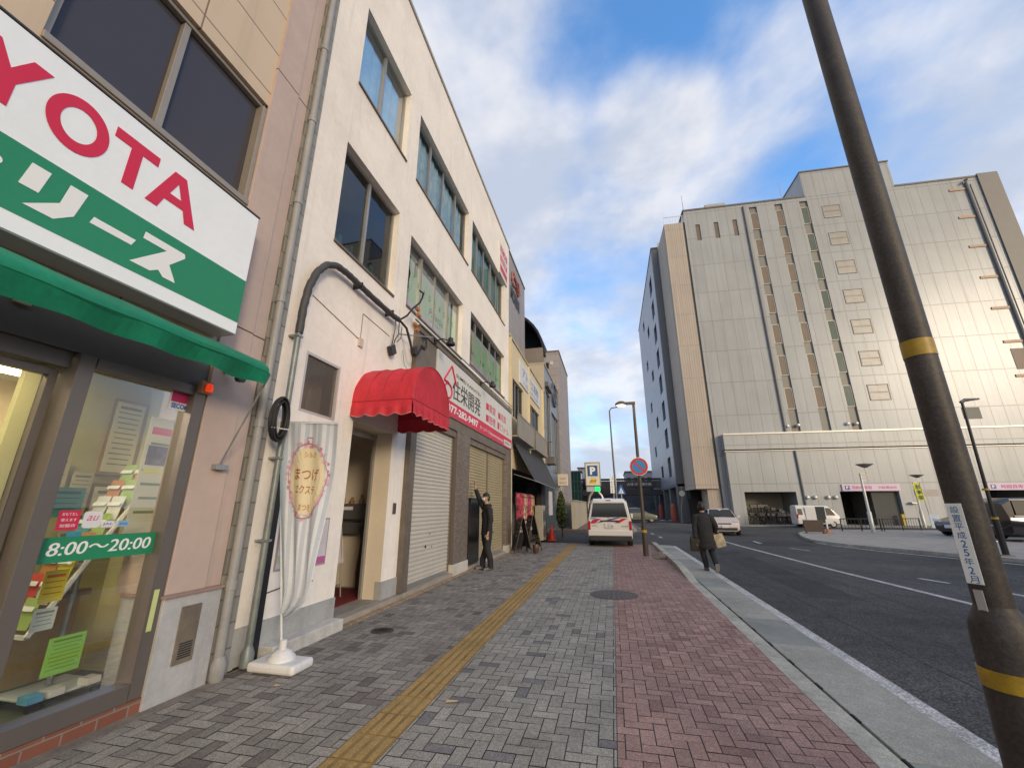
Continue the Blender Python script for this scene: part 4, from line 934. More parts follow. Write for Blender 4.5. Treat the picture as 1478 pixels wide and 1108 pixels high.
m = MB(); m.tube([wrp(.53 + .36 * math.cos(a) * (1 + .03 * math.sin(9 * a)), 1.80 + .39 * math.sin(a), .009) for a in [2 * PI * k / 60 for k in range(61)]], .004, 4); m.tube([wrp(.53 + .05 * math.sin(a), 2.22 + .035 * math.cos(a) + .02 * abs(math.sin(a)), .009) for a in [2 * PI * k / 20 for k in range(21)]], .004, 4)
m.obj('scrollwork', MATS['flower_dark'], bo)
t = MB(); text(t, 'まつげ', .53, 1.86, .010, .44, .13, .01, warp=wrp); text(t, 'エクステ', .52, 1.70, .010, .36, .09, .01, warp=wrp); text(t, 'シルク', .56, 2.07, .010, .2, .06, .0, warp=wrp); text(t, 'まつ毛', .55, 1.52, .010, .2, .07, .0, warp=wrp)
t.obj('lettering', mat('letter_brown', (.36, .10, .06), .8, var=0), bo)
# poster behind the banner
po = thing('wall_poster', 'small framed poster on the white wall behind the banner', 'poster', (-3.63, 4.9, .84), world=True)
MB(F).box(4.60, 5.04, .80, 1.36, .0, .012).obj('frame', mat('poster_frame', (.35, .3, .3), .5, var=.05), po); MB(F).box(4.62, 5.02, .82, 1.34, .012, .014).obj('paper', mat('poster_pale', (.62, .58, .60), .6, var=.1, vs=6), po)
MB(F).box(4.62, 5.02, .82, .90, .0142, .015).obj('pink_footer', mat('footer_pink', (.5, .12, .3), .6), po)
po = thing('wall_poster', 'small framed poster in the corner left of the banner pole', 'poster', (-3.63, 4.2, .84), world=True)
MB(F).box(4.18, 4.38, .82, 1.4, .0, .012).obj('frame', MATS['poster_frame'], po); MB(F).box(4.2, 4.36, .84, 1.38, .012, .014).obj('paper', MATS['poster_pale'], po); MB(F).box(4.2, 4.36, .90, .98, .0142, .015).obj('green_patch', film, po)
MB(F).tube([(4.12, .62, .01), (4.5, .66, .02), (4.85, .63, .01)], .006, 5).obj('wall_wire', blackp, label='thin black wire low on the white wall behind the banner', cat='wire', loc=(-3.64, 4.5, .6))
# easel sign, mail shelf and dark figurine inside the entrance
ez = thing('easel_sign', 'white easel sign standing just inside the entrance', 'sign', (-4.15, 5.55, .1), world=True); ez.location = (-4.45, 6.35, .1)
m = MB(); m.tube([(-4.05, 5.42, .1), (-4.15, 5.5, 1.3)], .012, 6); m.tube([(-4.05, 5.72, .1), (-4.15, 5.66, 1.3)], .012, 6); m.tube([(-4.35, 5.57, .1), (-4.15, 5.58, 1.3)], .012, 6); m.tube([(-4.07, 5.46, .3), (-4.07, 5.70, .3)], .01, 6); m.obj('stand', alu, ez)
MB().add([(-4.08, 5.40, .62), (-4.08, 5.76, .62), (-4.17, 5.70, 1.30), (-4.17, 5.46, 1.30), (-4.10, 5.40, .62), (-4.10, 5.76, .62), (-4.19, 5.70, 1.30), (-4.19, 5.46, 1.30)], [(0, 1, 2, 3), (4, 5, 6, 7), (0, 1, 5, 4), (1, 2, 6, 5), (2, 3, 7, 6), (3, 0, 4, 7)]).obj('board', MATS['poster_pale'], ez)
ms = thing('mail_shelf', 'grey mailbox shelf on the wall inside the entrance', 'shelf', (-4.9, 7.3, 1.3), world=True)
MB().box(-5.6, -4.2, 7.15, 7.39, 1.28, 1.55).obj('cabinet', mat('mailbox_grey', (.12, .12, .12), .4, .3, var=.1), ms, bevel=.005); MB().box(-5.3, -4.4, 7.2, 7.39, 1.02, 1.22).obj('mailbox', MATS['mailbox_grey'], ms, bevel=.005)
MB().box(-4.95, -4.7, 7.143, 7.148, 1.44, 1.5).obj('name_slip', MATS['sticker_white'], ms)
for i, (x, h, c) in enumerate(((-5.15, .14, (.65, .42, .12)), (-5.0, .2, (.4, .3, .2)), (-4.8, .12, (.35, .2, .08)), (-4.6, .16, (.4, .22, .1)))):
    MB().lathe([(.04, 0), (.05, h * .4), (.02, h * .7), (.03, h), (.001, h)], (x, 7.25, 1.551), 10).obj('ornament', mat('ornament_%d' % i, c, .4, var=.2), smooth=True, label=('amber', 'tallest brown', 'shortest brown', 'reddish')[i] + ' ornament on the mailbox shelf', cat='ornament', group='ornaments on the mailbox shelf')
MB().lathe([(.12, 0), (.13, .3), (.10, .8), (.14, 1.0), (.08, 1.1), (.001, 1.12)], (-4.4, 7.2, .1), 12).obj('umbrella_stand', mat('dark_wood', (.06, .035, .03), .5, var=.2), smooth=True, label='dark brown umbrella stand by the entrance door frame', cat='stand', loc=(-4.4, 7.2, .1))
# roof-level red sign on the white building
rs = thing('wall_sign', 'red lettered sign plate high on the cream white facade', 'sign', (-3.6, 13.95, 10.2), world=True)
MB(F).box(13.35, 14.55, 10.0, 11.35, .0, .06).obj('panel', sign_w2, rs); t = MB(F)
for i in range(3): t.box(13.42, 14.48, 11.0 - i * .42, 11.25 - i * .42, .06, .064)
t.obj('red_field', red_s, rs); t = MB(F); text(t, 'ビル', 13.95, 11.12, .066, .8, .2, .02); text(t, '住栄', 13.95, 10.7, .066, .8, .2, .02); t.obj('lettering', wl, rs)
# ---------- cream two-storey shop with the dark awning ----------
cs = thing('cream_shop', 'cream yellow two-storey shop with balcony rails and a dark grey awning', 'building', (-3.65, 19.5, 0), world=True)
yel = mat('yellow_render', (.62, .54, .36), .75, var=.07, vs=.8, stain=.2)
cw_ = [(15.75, 17.95, 4.95, 6.55), (19.4, 22.3, 4.95, 6.35)]
m = MB(F); m.wall(15.12, 24.0, 2.9, 8.15, [(*q, .2) for q in cw_], back=7.0); m.obj('wall', yel, cs)
m = MB(F); m.box(15.10, 24.0, 8.15, 8.24, -7, .05); m.obj('parapet_cap', mat('cap_cream', (.45, .40, .3), .7, var=.1, stain=.3), cs)
for a, b, c, d in cw_:
    window(cs, F, a, b, c, d, 3, alu, glass_d, w=-.1)
for k, (a, b) in enumerate(((15.3, 18.9), (19.25, 22.9))):
    m = MB(F); m.box(a, b, 4.95, 5.0, .28, .32); m.box(a, b, 4.06, 4.12, .02, .32); m.box(a, a + .05, 4.1, 4.98, .28, .32); m.box(b - .05, b, 4.1, 4.98, .28, .32)
    i = a
    while i < b - .1: m.box(i, i + .085, 4.12, 4.95, .295, .305); i += .1
    m.obj('balcony_rail', mat('balcony_rail', (.30, .28, .24), .5, .2, var=.1, stain=.3), cs)
m = MB(F); m.box(19.0, 19.12, 3.0, 8.1, .0, .09); m.box(15.15, 15.24, .0, 8.1, .0, .09); m.box(23.3, 23.45, 2.6, 8.1, 0, .1); m.obj('drainpipe', yel, cs)
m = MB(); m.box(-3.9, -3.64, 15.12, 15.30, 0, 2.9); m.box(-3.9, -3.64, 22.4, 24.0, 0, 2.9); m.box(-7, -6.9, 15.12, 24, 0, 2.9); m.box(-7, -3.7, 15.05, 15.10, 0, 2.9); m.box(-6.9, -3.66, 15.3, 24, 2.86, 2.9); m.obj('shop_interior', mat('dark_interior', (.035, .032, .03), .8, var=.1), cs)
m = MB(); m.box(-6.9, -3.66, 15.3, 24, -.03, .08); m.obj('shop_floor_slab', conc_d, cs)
cg = thing('wall_sign', 'white sign with blue lettering on the cream yellow upper wall', 'sign', (-3.6, 19.6, 6.6), world=True)
MB(F).box(17.0, 22.3, 6.72, 7.78, .0, .05).obj('panel', mat('sign_blueish', (.60, .63, .66), .5, var=.05, stain=.2), cg)
t = MB(F); text(t, 'アトリエ着物', 19.6, 7.35, .052, 4.2, .5, .02); text(t, 'レンタル TEL 077-523-1100', 19.6, 6.92, .052, 3.8, .2, .01); t.obj('lettering', mat('letter_slate', (.12, .15, .25), .5, var=0), cg)
m = MB(F); m.tube([(14.9, 3.72, .02), (14.9, 3.74, .35)], .014, 6); m.tube([(14.9, 3.6 + .12 * math.sin(a), .30 + .12 * math.cos(a)) for a in [k * PI / 6 for k in range(11)]], .012, 6); m.obj('scroll_bracket', blackm, label='black wrought scroll bracket at the end of the fascia sign', cat='bracket', loc=(-3.6, 14.9, 3.7))
m = MB(F); m.tube([(23.6, 5.0, .02), (23.6, 5.05, .5)], .02, 6); m.box(23.5, 23.7, 4.3, 5.0, .1, .3); m.obj('wall_lantern', mat('lantern_brown', (.07, .05, .04), .5), label='brown wall lantern beside the cream yellow shop windows', cat='lamp', loc=(-3.6, 23.6, 4.3))
aw = thing('dark_awning', 'steep dark grey canvas awning over the kimono rack', 'awning', (-3.6, 19.5, 3), world=True)
A = [(-3.64, 15.55, 4.06), (-3.64, 23.7, 4.02), (-2.84, 23.3, 2.36), (-2.82, 15.95, 2.44)]
m = MB(); n = 24
tp = [Vector(A[0]).lerp(Vector(A[1]), i / n) for i in range(n + 1)]; bt = [Vector(A[3]).lerp(Vector(A[2]), i / n) for i in range(n + 1)]
for i in range(n):
    for k in range(4):
        q = lambda i, k: tp[i].lerp(bt[i], k / 4) + Vector((-.025 * math.sin(PI * k / 4) * (1 + .3 * math.sin(i * 1.3)), 0, 0))
        m.quad(q(i, k), q(i + 1, k), q(i + 1, k + 1), q(i, k + 1))
m.obj('canvas', mat('awning_dark', (.045, .047, .052), .75, var=.12, vs=2, bump=.1, bs=30), aw, smooth=True)
m = MB(); m.tube([A[3], A[2]], .02, 6); m.tube([A[0], A[1]], .03, 6); m.tube([A[3], (-3.64, 15.9, 2.7)], .014, 6); m.tube([A[2], (-3.64, 23.3, 2.7)], .014, 6); m.obj('frame', alu, aw)
# kimono rack
kr = thing('clothes_rack', 'long clothes rail full of bright kimono in front of the dark shop', 'rack', (-3.4, 16.8, 0), world=True)
m = MB(); 
for y in (15.45, 18.4): m.tube([(-3.45, y, .03), (-3.45, y, 2.02)], .016, 6)
m.tube([(-3.45, 15.45, 2.0), (-3.45, 18.4, 2.0)], .014, 6); m.obj('rail', blackm, kr)
rr = random.Random(11); kc = [(.42, .04, .07), (.45, .16, .22), (.45, .20, .04), (.32, .03, .05), (.40, .34, .32), (.20, .06, .16), (.42, .08, .04), (.36, .22, .08)]
for k in range(15):
    y = 15.62 + k * .185; c = kc[(k * 3) % 8]; mm = mat('kimono_%d' % kc.index(c), c, .7, var=.9, vs=5 + kc.index(c))
    w = .135 + rr.random() * .03; h = .86 + rr.random() * .14; m = MB()
    ps = [(-w * .3, 0), (-w, -.07), (-w * 1.08, -.45), (-w * .62, -.47), (-w * .55, -h * .55), (-w * .6, -h), (w * .6, -h), (w * .55, -h * .55), (w * .62, -.47), (w * 1.08, -.45), (w, -.07), (w * .3, 0)]
    m.M = lambda u, v, ww, y=y, r=.9: (-3.40 + ww + u * .5, y + u * .75 , 1.98 + v)
    m.prism(ps, -.03, .05); m.obj('kimono', mm, label='%s kimono hanging as number %d from the near end of the rail' % (('crimson', 'pink', 'orange', 'dark red', 'pale', 'purple', 'vermilion', 'ochre')[kc.index(c)], k + 1), cat='kimono', group='kimono on the rail', loc=(-3.4, y, 1.9), bevel=.012)
m = MB()
for i in range(14):
    for j in range(3):
        m.box(-3.44, -3.38, 15.55 + i * .2, 15.70 + i * .2, .58 + j * .14, .68 + j * .14)
o = m.obj('sandal_rack', mat('sandal_white', (.6, .58, .55), .6, var=.5, vs=9), label='low rack of white and dark sandals below the kimono', cat='rack', loc=(-3.4, 17, .5))
MB().box(-3.5, -3.42, 15.4, 18.4, .08, 1.02).obj('backing_board', blackp, o)
# A-boards
def aboard(x, y, rz, h, lab):
    t = thing('a_board', lab, 'sign board', (x, y, 0), rz, 'A-boards outside the dark shop')
    for s, nm in ((-1, 'front_board'), (1, 'rear_board')):
        M = lambda u, v, w, s=s: (u, s * (.30 - .27 * v / h) + w, v)
        fr = MB(M); fr.box(-.27, -.22, 0, h, -.012, .012); fr.box(.22, .27, 0, h, -.012, .012); fr.box(-.22, .22, h - .05, h, -.012, .012); fr.box(-.22, .22, .14, .19, -.012, .012)
        f = fr.obj(nm, mat('board_frame', (.05, .03, .02), .5, var=.2), t)
        MB(M).box(-.22, .22, .19, h - .05, -.006, .006).obj('slate', mat('slate', (.02, .022, .022), .6, var=.2, vs=6), f)
        if s < 0:
            q = MB(M)
            for i in range(4): text(q, ('着物', 'レンタル', '3,000円', 'OPEN')[i], 0, h - .16 - i * .14, -.008, .26, .07, 0)
            q.obj('chalk_writing', mat('chalk', (.4, .4, .38), .9, var=.3, vs=20), f)
aboard(-3.12, 14.75, R(-62), 1.12, 'black A-board nearest the pillar beside the kimono rack'); aboard(-2.95, 15.75, R(-60), 1.2, 'taller black A-board with brown edge farther along the kimono rack')
t = thing('plant_pot', 'small brown pot standing between the A-boards', 'pot', (-2.62, 14.75, 0)); MB().lathe([(.07, 0), (.09, .02), (.11, .26), (.10, .28), (.001, .28)], n=14).obj('pot', mat('pot_brown', (.10, .05, .035), .4, var=.2), t, smooth=True)
m = MB(); rr = random.Random(2)
for i in range(40):
    a = rr.uniform(0, 6.28); r = rr.uniform(.02, .13); z = .3 + rr.random() * .25; m.quad((r * math.cos(a), r * math.sin(a), z), (r * math.cos(a) + .04, r * math.sin(a), z + .03), (r * math.cos(a) + .03, r * math.sin(a) + .04, z + .05))
m.obj('foliage', mat('pot_leaves', (.22, .17, .10), .8, var=.4, vs=20), t)
t = thing('air_conditioner', 'pale outdoor air conditioner unit stacked past the kimono rack', 'air conditioner', (-3.15, 19.6, 0), world=True)
MB().box(-3.4, -3.05, 19.0, 19.85, .08, 1.55).obj('case', mat('ac_beige', (.45, .42, .35), .5, .1, var=.08, stain=.3), t, bevel=.02)
for z in (.45, 1.1): MB().lathe([(.27, 0), (.27, .015), (.25, .02), (.001, .02)], (-3.05, 19.42, z), 20, axis='x').obj('fan_grille', mat('grille_grey', (.14, .14, .13), .5, .3, var=.3, vs=40), t)
def cone(x, y, lab):
    t = thing('traffic_cone', lab, 'cone', (x, y, 0))
    MB().box(-.19, .19, -.19, .19, 0, .03).obj('base', mat('cone_red', (.62, .035, .02), .45, var=.1), t, bevel=.01)
    MB().lathe([(.15, .03), (.03, .7), (.001, .7)], n=16).obj('body', MATS['cone_red'], t, smooth=True)
cone(-2.82, 20.2, 'red traffic cone by the shop corner before the potted tree')
m = MB(); m.box(-3.35, -3.0, 20.4, 21.2, 0, .32); m.box(-3.3, -3.05, 20.45, 21.15, .32, .36); m.obj('brick_planter', ribbed('planter_brick', (.20, .10, .08), .2, .07, 'yz', .008, off=.5, var=.2), label='low brick planter beside the red cone', cat='planter', loc=(-3.2, 20.8, 0))
# potted conifer
def leafy(mb, c, rx, rz, n, s, rr, shape='egg', lean=(0, 0)):
    for _ in range(n):
        while True:
            x, y, z = rr.uniform(-1, 1), rr.uniform(-1, 1), rr.uniform(-1, 1)
            if x * x + y * y + z * z <= 1: break
        k = .55 + .45 * rr.random(); L = math.sqrt(x * x + y * y + z * z) or 1; x, y, z = (x / L * k, y / L * k, z / L * k) if rr.random() < .7 else (x, y, z)
        tp = (1 - .55 * (z + 1) / 2) if shape == 'cone' else 1
        p = Vector((c[0] + x * rx * tp + lean[0] * z, c[1] + y * rx * tp, c[2] + z * rz))
        a = Vector((rr.gauss(0, 1), rr.gauss(0, 1), rr.gauss(0, 1))).normalized(); b = a.cross(Vector((rr.gauss(0, 1), rr.gauss(0, 1), rr.gauss(0, 1)))).normalized(); q = s * rr.uniform(.6, 1.4)
        mb.quad(p - a * q, p + b * q * .55, p + a * q, p - b * q * .55, mi=rr.choice((0, 0, 1)))
leaf = [mat('leaf_dark', (.045, .07, .02), .7, var=.3, vs=8), mat('leaf_light', (.10, .12, .03), .7, var=.3, vs=8)]
bark = mat('bark', (.10, .075, .05), .9, var=.3, vs=8, bump=.5, bs=30)
tr = thing('potted_conifer', 'slim conifer tree at the edge of the pavement past the dark awning', 'tree', (-2.55, 22.2, 0))
MB().tube([(0, 0, 0), (.01, 0, .7), (-.03, .02, 1.9)], [.045, .035, .012], 7).obj('trunk', bark, tr)
m = MB(); rr = random.Random(4); leafy(m, (-.03, 0, 1.35), .36, .95, 1900, .055, rr, 'cone'); m.obj('crown', leaf, tr)
# modern grey shop building with the round emblem
mg = thing('grey_shop_building', 'narrow grey and glass shop building with a round emblem past the cream shop', 'building', (-3.6, 27.5, 0), world=True)
gpan = ribbed('grey_facade_panel', (.20, .225, .26), 1.6, 1.2, 'yz', .02, rough=.3, metal=.3, off=0, var=.05)
m = MB(F); m.wall(24.05, 31.0, 2.9, 9.95, [(24.6, 26.3, 4.4, 8.4, .2), (26.9, 30.5, 3.6, 7.6, .2)], back=8, w=.06); m.obj('wall', gpan, mg)
MB().box(-5.4, -3.58, 24.02, 24.045, 8.2, 9.95).obj('side_wall', mat('side_beige', (.46, .41, .32), .7, var=.06, stain=.2), mg)
MB().box(-11, -3.55, 24.0, 31.02, 9.95, 10.05).obj('roof', mat('roof_beige', (.42, .38, .3), .7, var=.1), mg)
window(mg, F, 24.6, 26.3, 4.4, 8.4, 2, alu, glass_u, w=-.04); window(mg, F, 26.9, 30.5, 3.6, 7.6, 4, alu, glass_u, w=-.04)
m = MB(F); m.box(24.1, 30.9, .0, 2.9, -.4, -.1); m.obj('shop_glazing', mat('blue_glazing', (.16, .22, .26), .15, .4, var=.1), mg); MB(F).box(26.0, 27.2, 1.0, 2.4, -.1, -.06).obj('window_poster', MATS['poster_pale'], mg)
MB(F).box(24.3, 25.6, 3.9, 4.3, .06, .5).obj('box_bay', alu_d, mg); MB(F).box(24.3, 26.2, 8.6, 8.9, .06, .25).obj('hood', alu_d, mg)
em = thing('round_emblem', 'dark round emblem sign on the upper front of the grey shop building', 'sign', (-3.5, 28.4, 9.8), world=True)
m = MB(F); rng = [(28.4 + 1.0 * math.cos(a), 9.05 + .78 * math.sin(a), .10) for a in [k * PI / 20 for k in range(41)]]; m.tube(rng, .09, 6); m.obj('ring', mat('emblem_slate', (.08, .10, .14), .5, var=.1), em, smooth=True)
m = MB(F)
for k in range(5): m.tube([(28.4 - .7 + .35 * k, 9.05 - .45, .1), (28.4 - .75 + .35 * k, 9.05 + .45, .1)], .05, 5)
m.tube([(27.5, 9.05, .1), (29.3, 9.1, .1)], .06, 5); m.obj('strokes', MATS['emblem_slate'], em)
# tall narrow building after it
tb = thing('narrow_block', 'tall pale grey block with a small rooftop window behind the round emblem', 'building', (-3.6, 33.5, 0), world=True)
MB().box(-9.5, -3.45, 31.1, 38, 0, 13.4).obj('wall', ribbed('pale_grey_tile', (.33, .31, .32), .9, .6, 'yz', .012, off=0, rough=.5), tb)
MB().box(-9.55, -3.4, 31.05, 38.05, 13.4, 13.5).obj('roof', conc_d, tb)
MB().box(-4.45, -4.25, 31.05, 31.099, 12.0, 12.5).obj('window', dark, tb); MB().box(-4.15, -3.9, 31.05, 31.099, 12.3, 12.6).obj('vent', alu_l, tb)
MB().box(-4.75, -4.5, 31.0, 31.1, 12.5, 13.4).obj('pilaster', mat('pilaster_blue', (.28, .33, .42), .5), tb)
# tall grey building behind the white one
gb_ = thing('tall_grey_building', 'tall grey building with a roof-level logo rising behind the white building', 'building', (-5.5, 25, 0), world=True)
MB().box(-14, -5.5, 18.0, 27.7, 0, 17.35).obj('wall', ribbed('mauve_grey_tile', (.30, .285, .29), 1.3, .45, 'yz', .012, off=0, rough=.5, var=.04), gb_)
MB().box(-14.05, -5.45, 17.95, 27.75, 17.35, 17.47).obj('roof', conc_d, gb_)
t = MB(FX(-5.48)); text(t, 'MORINI', 24.4, 14.75, .02, 2.6, .95, .04, warp=None); o = t.obj('lettering', ink, gb_)
t = MB(FX(-5.48)); t.tube([(24.4 + 1.0 * math.cos(a), 15.9 + .45 * math.sin(a) + .2 * math.sin(3 * a), .03) for a in [k * PI / 14 for k in range(29)]], .09, 5); t.tube([(23.2, 15.6, .03), (24.0, 16.3, .03), (25.6, 15.7, .03)], .09, 5); t.obj('logo', mat('logo_brick', (.30, .10, .10), .5), gb_)
# vault roof behind
vr = thing('vaulted_roof_building', 'building with a black curved vault roof seen above the cream shop', 'building', (-6, 33, 0), world=True)
n = 18; cx, cz, rx, rz = -8.2, 13.0, 3.75, 4.25
arc = [(cx + rx * math.cos(PI * k / n), cz + rz * math.sin(PI * k / n)) for k in range(n + 1)]; arc2 = [(cx + (rx - .18) * math.cos(PI * k / n), cz + (rz - .18) * math.sin(PI * k / n)) for k in range(n + 1)]
m = MB(); m.loft([[(x, y, z) for x, z in arc + arc2[::-1]] for y in (30.6, 39)]); m.obj('roof', mat('vault_black', (.012, .012, .014), .6, var=.1), vr)
MB().box(-12, -4.6, 31.1, 31.2, 12.9, 13.4).obj('ledge', MATS['side_beige'], vr)
MB().add([(x, 33.4, z) for x, z in arc2], [tuple(range(n + 1))]).obj('gable_wall', mat('gable_black', (.016, .016, .018), .7, var=.1), vr)
m = MB(); m.box(-6.3, -4.6, 30.2, 31.0, 10.05, 13.5); m.obj('rooftop_room', mat('brown_grey', (.22, .19, .17), .7, var=.08), vr)

# ================= FAR END =================
gd = mat('bridge_dark', (.055, .05, .048), .7, var=.15)
fbz = thing('footbridge', 'dark pedestrian footbridge crossing the road at the far end', 'bridge', (1, 62, 0), world=True)
MB().box(-9, 18, 61, 63.2, 3.0, 3.75).obj('deck', gd, fbz)
m = MB()
for i in range(54): m.box(-9 + i * .5, -8.96 + i * .5, 61.0, 61.04, 3.75, 5.0)
m.box(-9, 18, 61.0, 61.06, 4.98, 5.06); m.obj('railing', mat('bridge_rail', (.12, .12, .12), .5, .3), fbz)
MB().box(-1.9, 18, 61.06, 61.10, 3.9, 4.9).obj('mesh_panel', mat('bridge_panel', (.11, .085, .075), .7, var=.2), fbz)
MB().box(-9, 18, 60.9, 63.3, 5.1, 5.25).obj('canopy', gd, fbz)
for x in (-7, -.6, 7.3): MB().box(x - .3, x + .3, 61.7, 62.3, 0, 3.0).obj('pier', mat('pier_grey', (.16, .16, .16), .7, var=.1), fbz)
MB().box(1.8, 5.6, 60.84, 60.89, 4.05, 4.75).obj('board', mat('bridge_board', (.10, .07, .06), .6), fbz)
t = MB(FY(60.83)); text(t, '大津 びわ湖方面', 3.7, 4.45, 0, 3.2, .34, .02); o = t.obj('lettering', wl, fbz)
et = thing('lift_tower', 'dark green glass lift tower beside the footbridge', 'tower', (-4.6, 55, 0), world=True)
gg = mat('green_tower_glass', (.012, .06, .055), .15, .3, var=.2, vs=1)
MB().box(-5.4, -3.7, 54, 56.5, 2.1, 5.7).obj('glass_shaft', gg, et); MB().box(-5.5, -3.6, 53.9, 56.6, 5.7, 5.85).obj('roof', gd, et)
MB().box(-5.3, -3.8, 54.1, 56.4, 0, 1.0).obj('base', gd, et); MB().box(-5.3, -3.8, 54.1, 56.4, 1.0, 2.1).obj('lobby', mat('lobby_pale', (.35, .45, .42), .4, var=.3, vs=2), et)
m = MB()
for i in range(5): m.box(-5.42 + i * .42, -5.36 + i * .42, 53.95, 54.0, 0, 5.7)
for z in (2.1, 3.3, 4.5): m.box(-5.4, -3.7, 53.95, 54.0, z, z + .06)
m.obj('mullions', gd, et)
pale = ribbed('far_white_wall', (.62, .60, .56), 3, 3, 'xz', .05, off=0, rough=.7)
def block(name, lab, x0, x1, y0, y1, z, mt, rows=0, cols_=0, roofz=None):
    t = thing(name, lab, 'building', ((x0 + x1) / 2, y0, 0), world=True)
    MB().box(x0, x1, y0, y1, 0, z).obj('wall', mt, t); MB().box(x0 - .15, x1 + .15, y0 - .15, y1 + .15, z, z + .25).obj('roof', conc_d, t)
    for r in range(rows):
        for c in range(cols_):
            a = x0 + (x1 - x0) * (c + .2) / cols_; b = x0 + (x1 - x0) * (c + .75) / cols_; q = z * (r + .35) / rows; e = z * (r + .75) / rows
            MB().box(a, b, y0 - .05, y0 - .001, q, e).obj('window', MATS['far_window'] if 'far_window' in MATS else mat('far_window', (.07, .09, .10), .2, .2, var=.1), t)
block('office_block', 'small white office block far off beside the parking sign', -6.7, -3.2, 90, 100, 9.2, pale, 3, 3)
block('office_block', 'low grey block far off right of the parking sign', 3.0, 8.4, 92, 104, 8.4, mat('far_grey', (.34, .36, .37), .7, var=.05), 2, 4)
block('station_roof_building', 'long low dark station building beyond the footbridge', -8, 16, 78, 86, 5.6, mat('far_dark', (.10, .09, .09), .7, var=.3, vs=.6), 2, 12)
block('apartment_building', 'pale sloping-roofed building far left behind the lift tower', -14, -7.2, 66, 76, 9.0, mat('far_pale', (.50, .48, .45), .7, var=.06), 3, 3)
MB().add([(-12, 62, 5.3), (-3.9, 66, 5.3), (-3.9, 80, 5.3), (-12, 80, 5.3), (-12, 62, 9.0), (-3.9, 66, 5.6), (-3.9, 80, 5.6), (-12, 80, 9.0)], [(0, 3, 2, 1), (4, 5, 6, 7), (0, 1, 5, 4), (1, 2, 6, 5), (2, 3, 7, 6), (3, 0, 4, 7)]).obj('station_roof', mat('roof_pale', (.46, .44, .42), .6, var=.06), label='sloping pale canopy roof above the green lift tower', cat='roof', loc=(-8, 66, 5.3))
# boundary wall, beige sign, planters on the far left
wl_ = thing('boundary_wall', 'low beige concrete wall past the side road on the left', 'wall', (-2.6, 30, 0), world=True)
MB().box(-2.75, -2.45, 29.5, 42, 0, 1.85).obj('wall', mat('wall_beige', (.42, .39, .31), .8, var=.08, stain=.2), wl_); MB().box(-2.8, -2.4, 29.45, 42.05, 1.85, 1.93).obj('coping', conc, wl_)
bs_ = thing('projecting_sign', 'small beige sign board on a pole before the lift tower', 'sign', (-2.7, 24.3, 0))
MB().tube([(-.12, 0, 0), (-.12, 0, 3.2)], .035, 8).obj('pole', steel, bs_); MB().box(-.28, .30, -.08, .08, 2.62, 3.28).obj('panel', mat('sign_beige', (.60, .54, .44), .5, var=.05), bs_, bevel=.03)
t = MB(lambda u, v, w: (u, -.081 - w, v)); text(t, '居酒屋', .01, 3.03, .0, .34, .1, .01); text(t, 'MARUI', .01, 2.80, .0, .36, .07, .02); t.obj('lettering', MATS['logo_brick'], bs_)
bk_ = MB(); bk_.lathe([(.3, 0), (.25, .3), (.3, .8), (.1, 1.3), (.001, 1.4)], (-3.4, 44, .06), 10); bk_.obj('red_banner', mat('dull_red', (.35, .08, .05), .7, var=.3, vs=4), label='dull red bundled banner beside the low beige wall', cat='banner', loc=(-3.4, 44, 0))
# parking sign
ps = thing('parking_sign', 'tall white and blue parking sign with a green lit panel behind the van', 'sign', (-1.05, 26, 0), world=True)
PM = FY(25.9)
MB().box(-1.52, -.60, 25.9, 26.2, 2.66, 4.08).obj('cabinet', mat('sign_frame_grey', (.22, .22, .18), .4, .3), ps, bevel=.02)
MB(PM).box(-1.46, -.66, 2.72, 4.02, 0, .012).obj('face', mat('sign_cream', (.70, .70, .56), .5, var=.02), ps)
o = MB(PM).box(-1.36, -.76, 3.25, 3.88, .0125, .02).obj('blue_square', mat('parking_blue', (.02, .09, .30), .4, var=0), ps); t = MB(PM); text(t, 'P', -1.05, 3.57, .021, .32, .46, .05); t.obj('lettering', wl, o)
o = MB(PM).prism([(-1.30, 2.84), (-.92, 2.84), (-.80, 3.08), (-1.18, 3.08)], .0125, .02).obj('yellow_logo', mat('logo_yellow', (.70, .42, .01), .5, var=0), ps); t = MB(PM); text(t, 'パーク', -1.05, 2.96, .021, .34, .14, .03, shear=.3); t.obj('lettering', ink, o)
t = MB(PM); text(t, '入口', -1.05, 3.16, .0125, .3, .07, .01); t.obj('small_lettering', MATS['parking_blue'], ps)
MB().box(-1.46, -.66, 25.95, 26.15, 2.36, 2.65).obj('lower_panel', mat('panel_silver', (.5, .5, .5), .4, .3), ps)
o = MB(PM).box(-.96, -.67, 2.38, 2.63, -.045, .0).obj('lit_panel', mat('led_green', (.0, .3, .06), .5, var=0, emit=(.0, 1.0, .22), es=1.3), ps); t = MB(PM); text(t, '空', -.815, 2.505, .002, .16, .18, .01); t.obj('lettering', mat('led_dark', (.0, .12, .03), .5, var=0), o)
m = MB(); m.tube([(-1.4, 26.05, 0), (-1.42, 26.05, 1.6), (-1.3, 26.05, 2.1), (-1.1, 26.05, 2.36)], .07, 8); m.tube([(-.45, 26.05, 0), (-.46, 26.05, 1.6), (-.6, 26.05, 2.1), (-.8, 26.05, 2.36)], .07, 8); m.obj('legs', mat('leg_silver', (.42, .42, .41), .4, .4), ps, smooth=True)
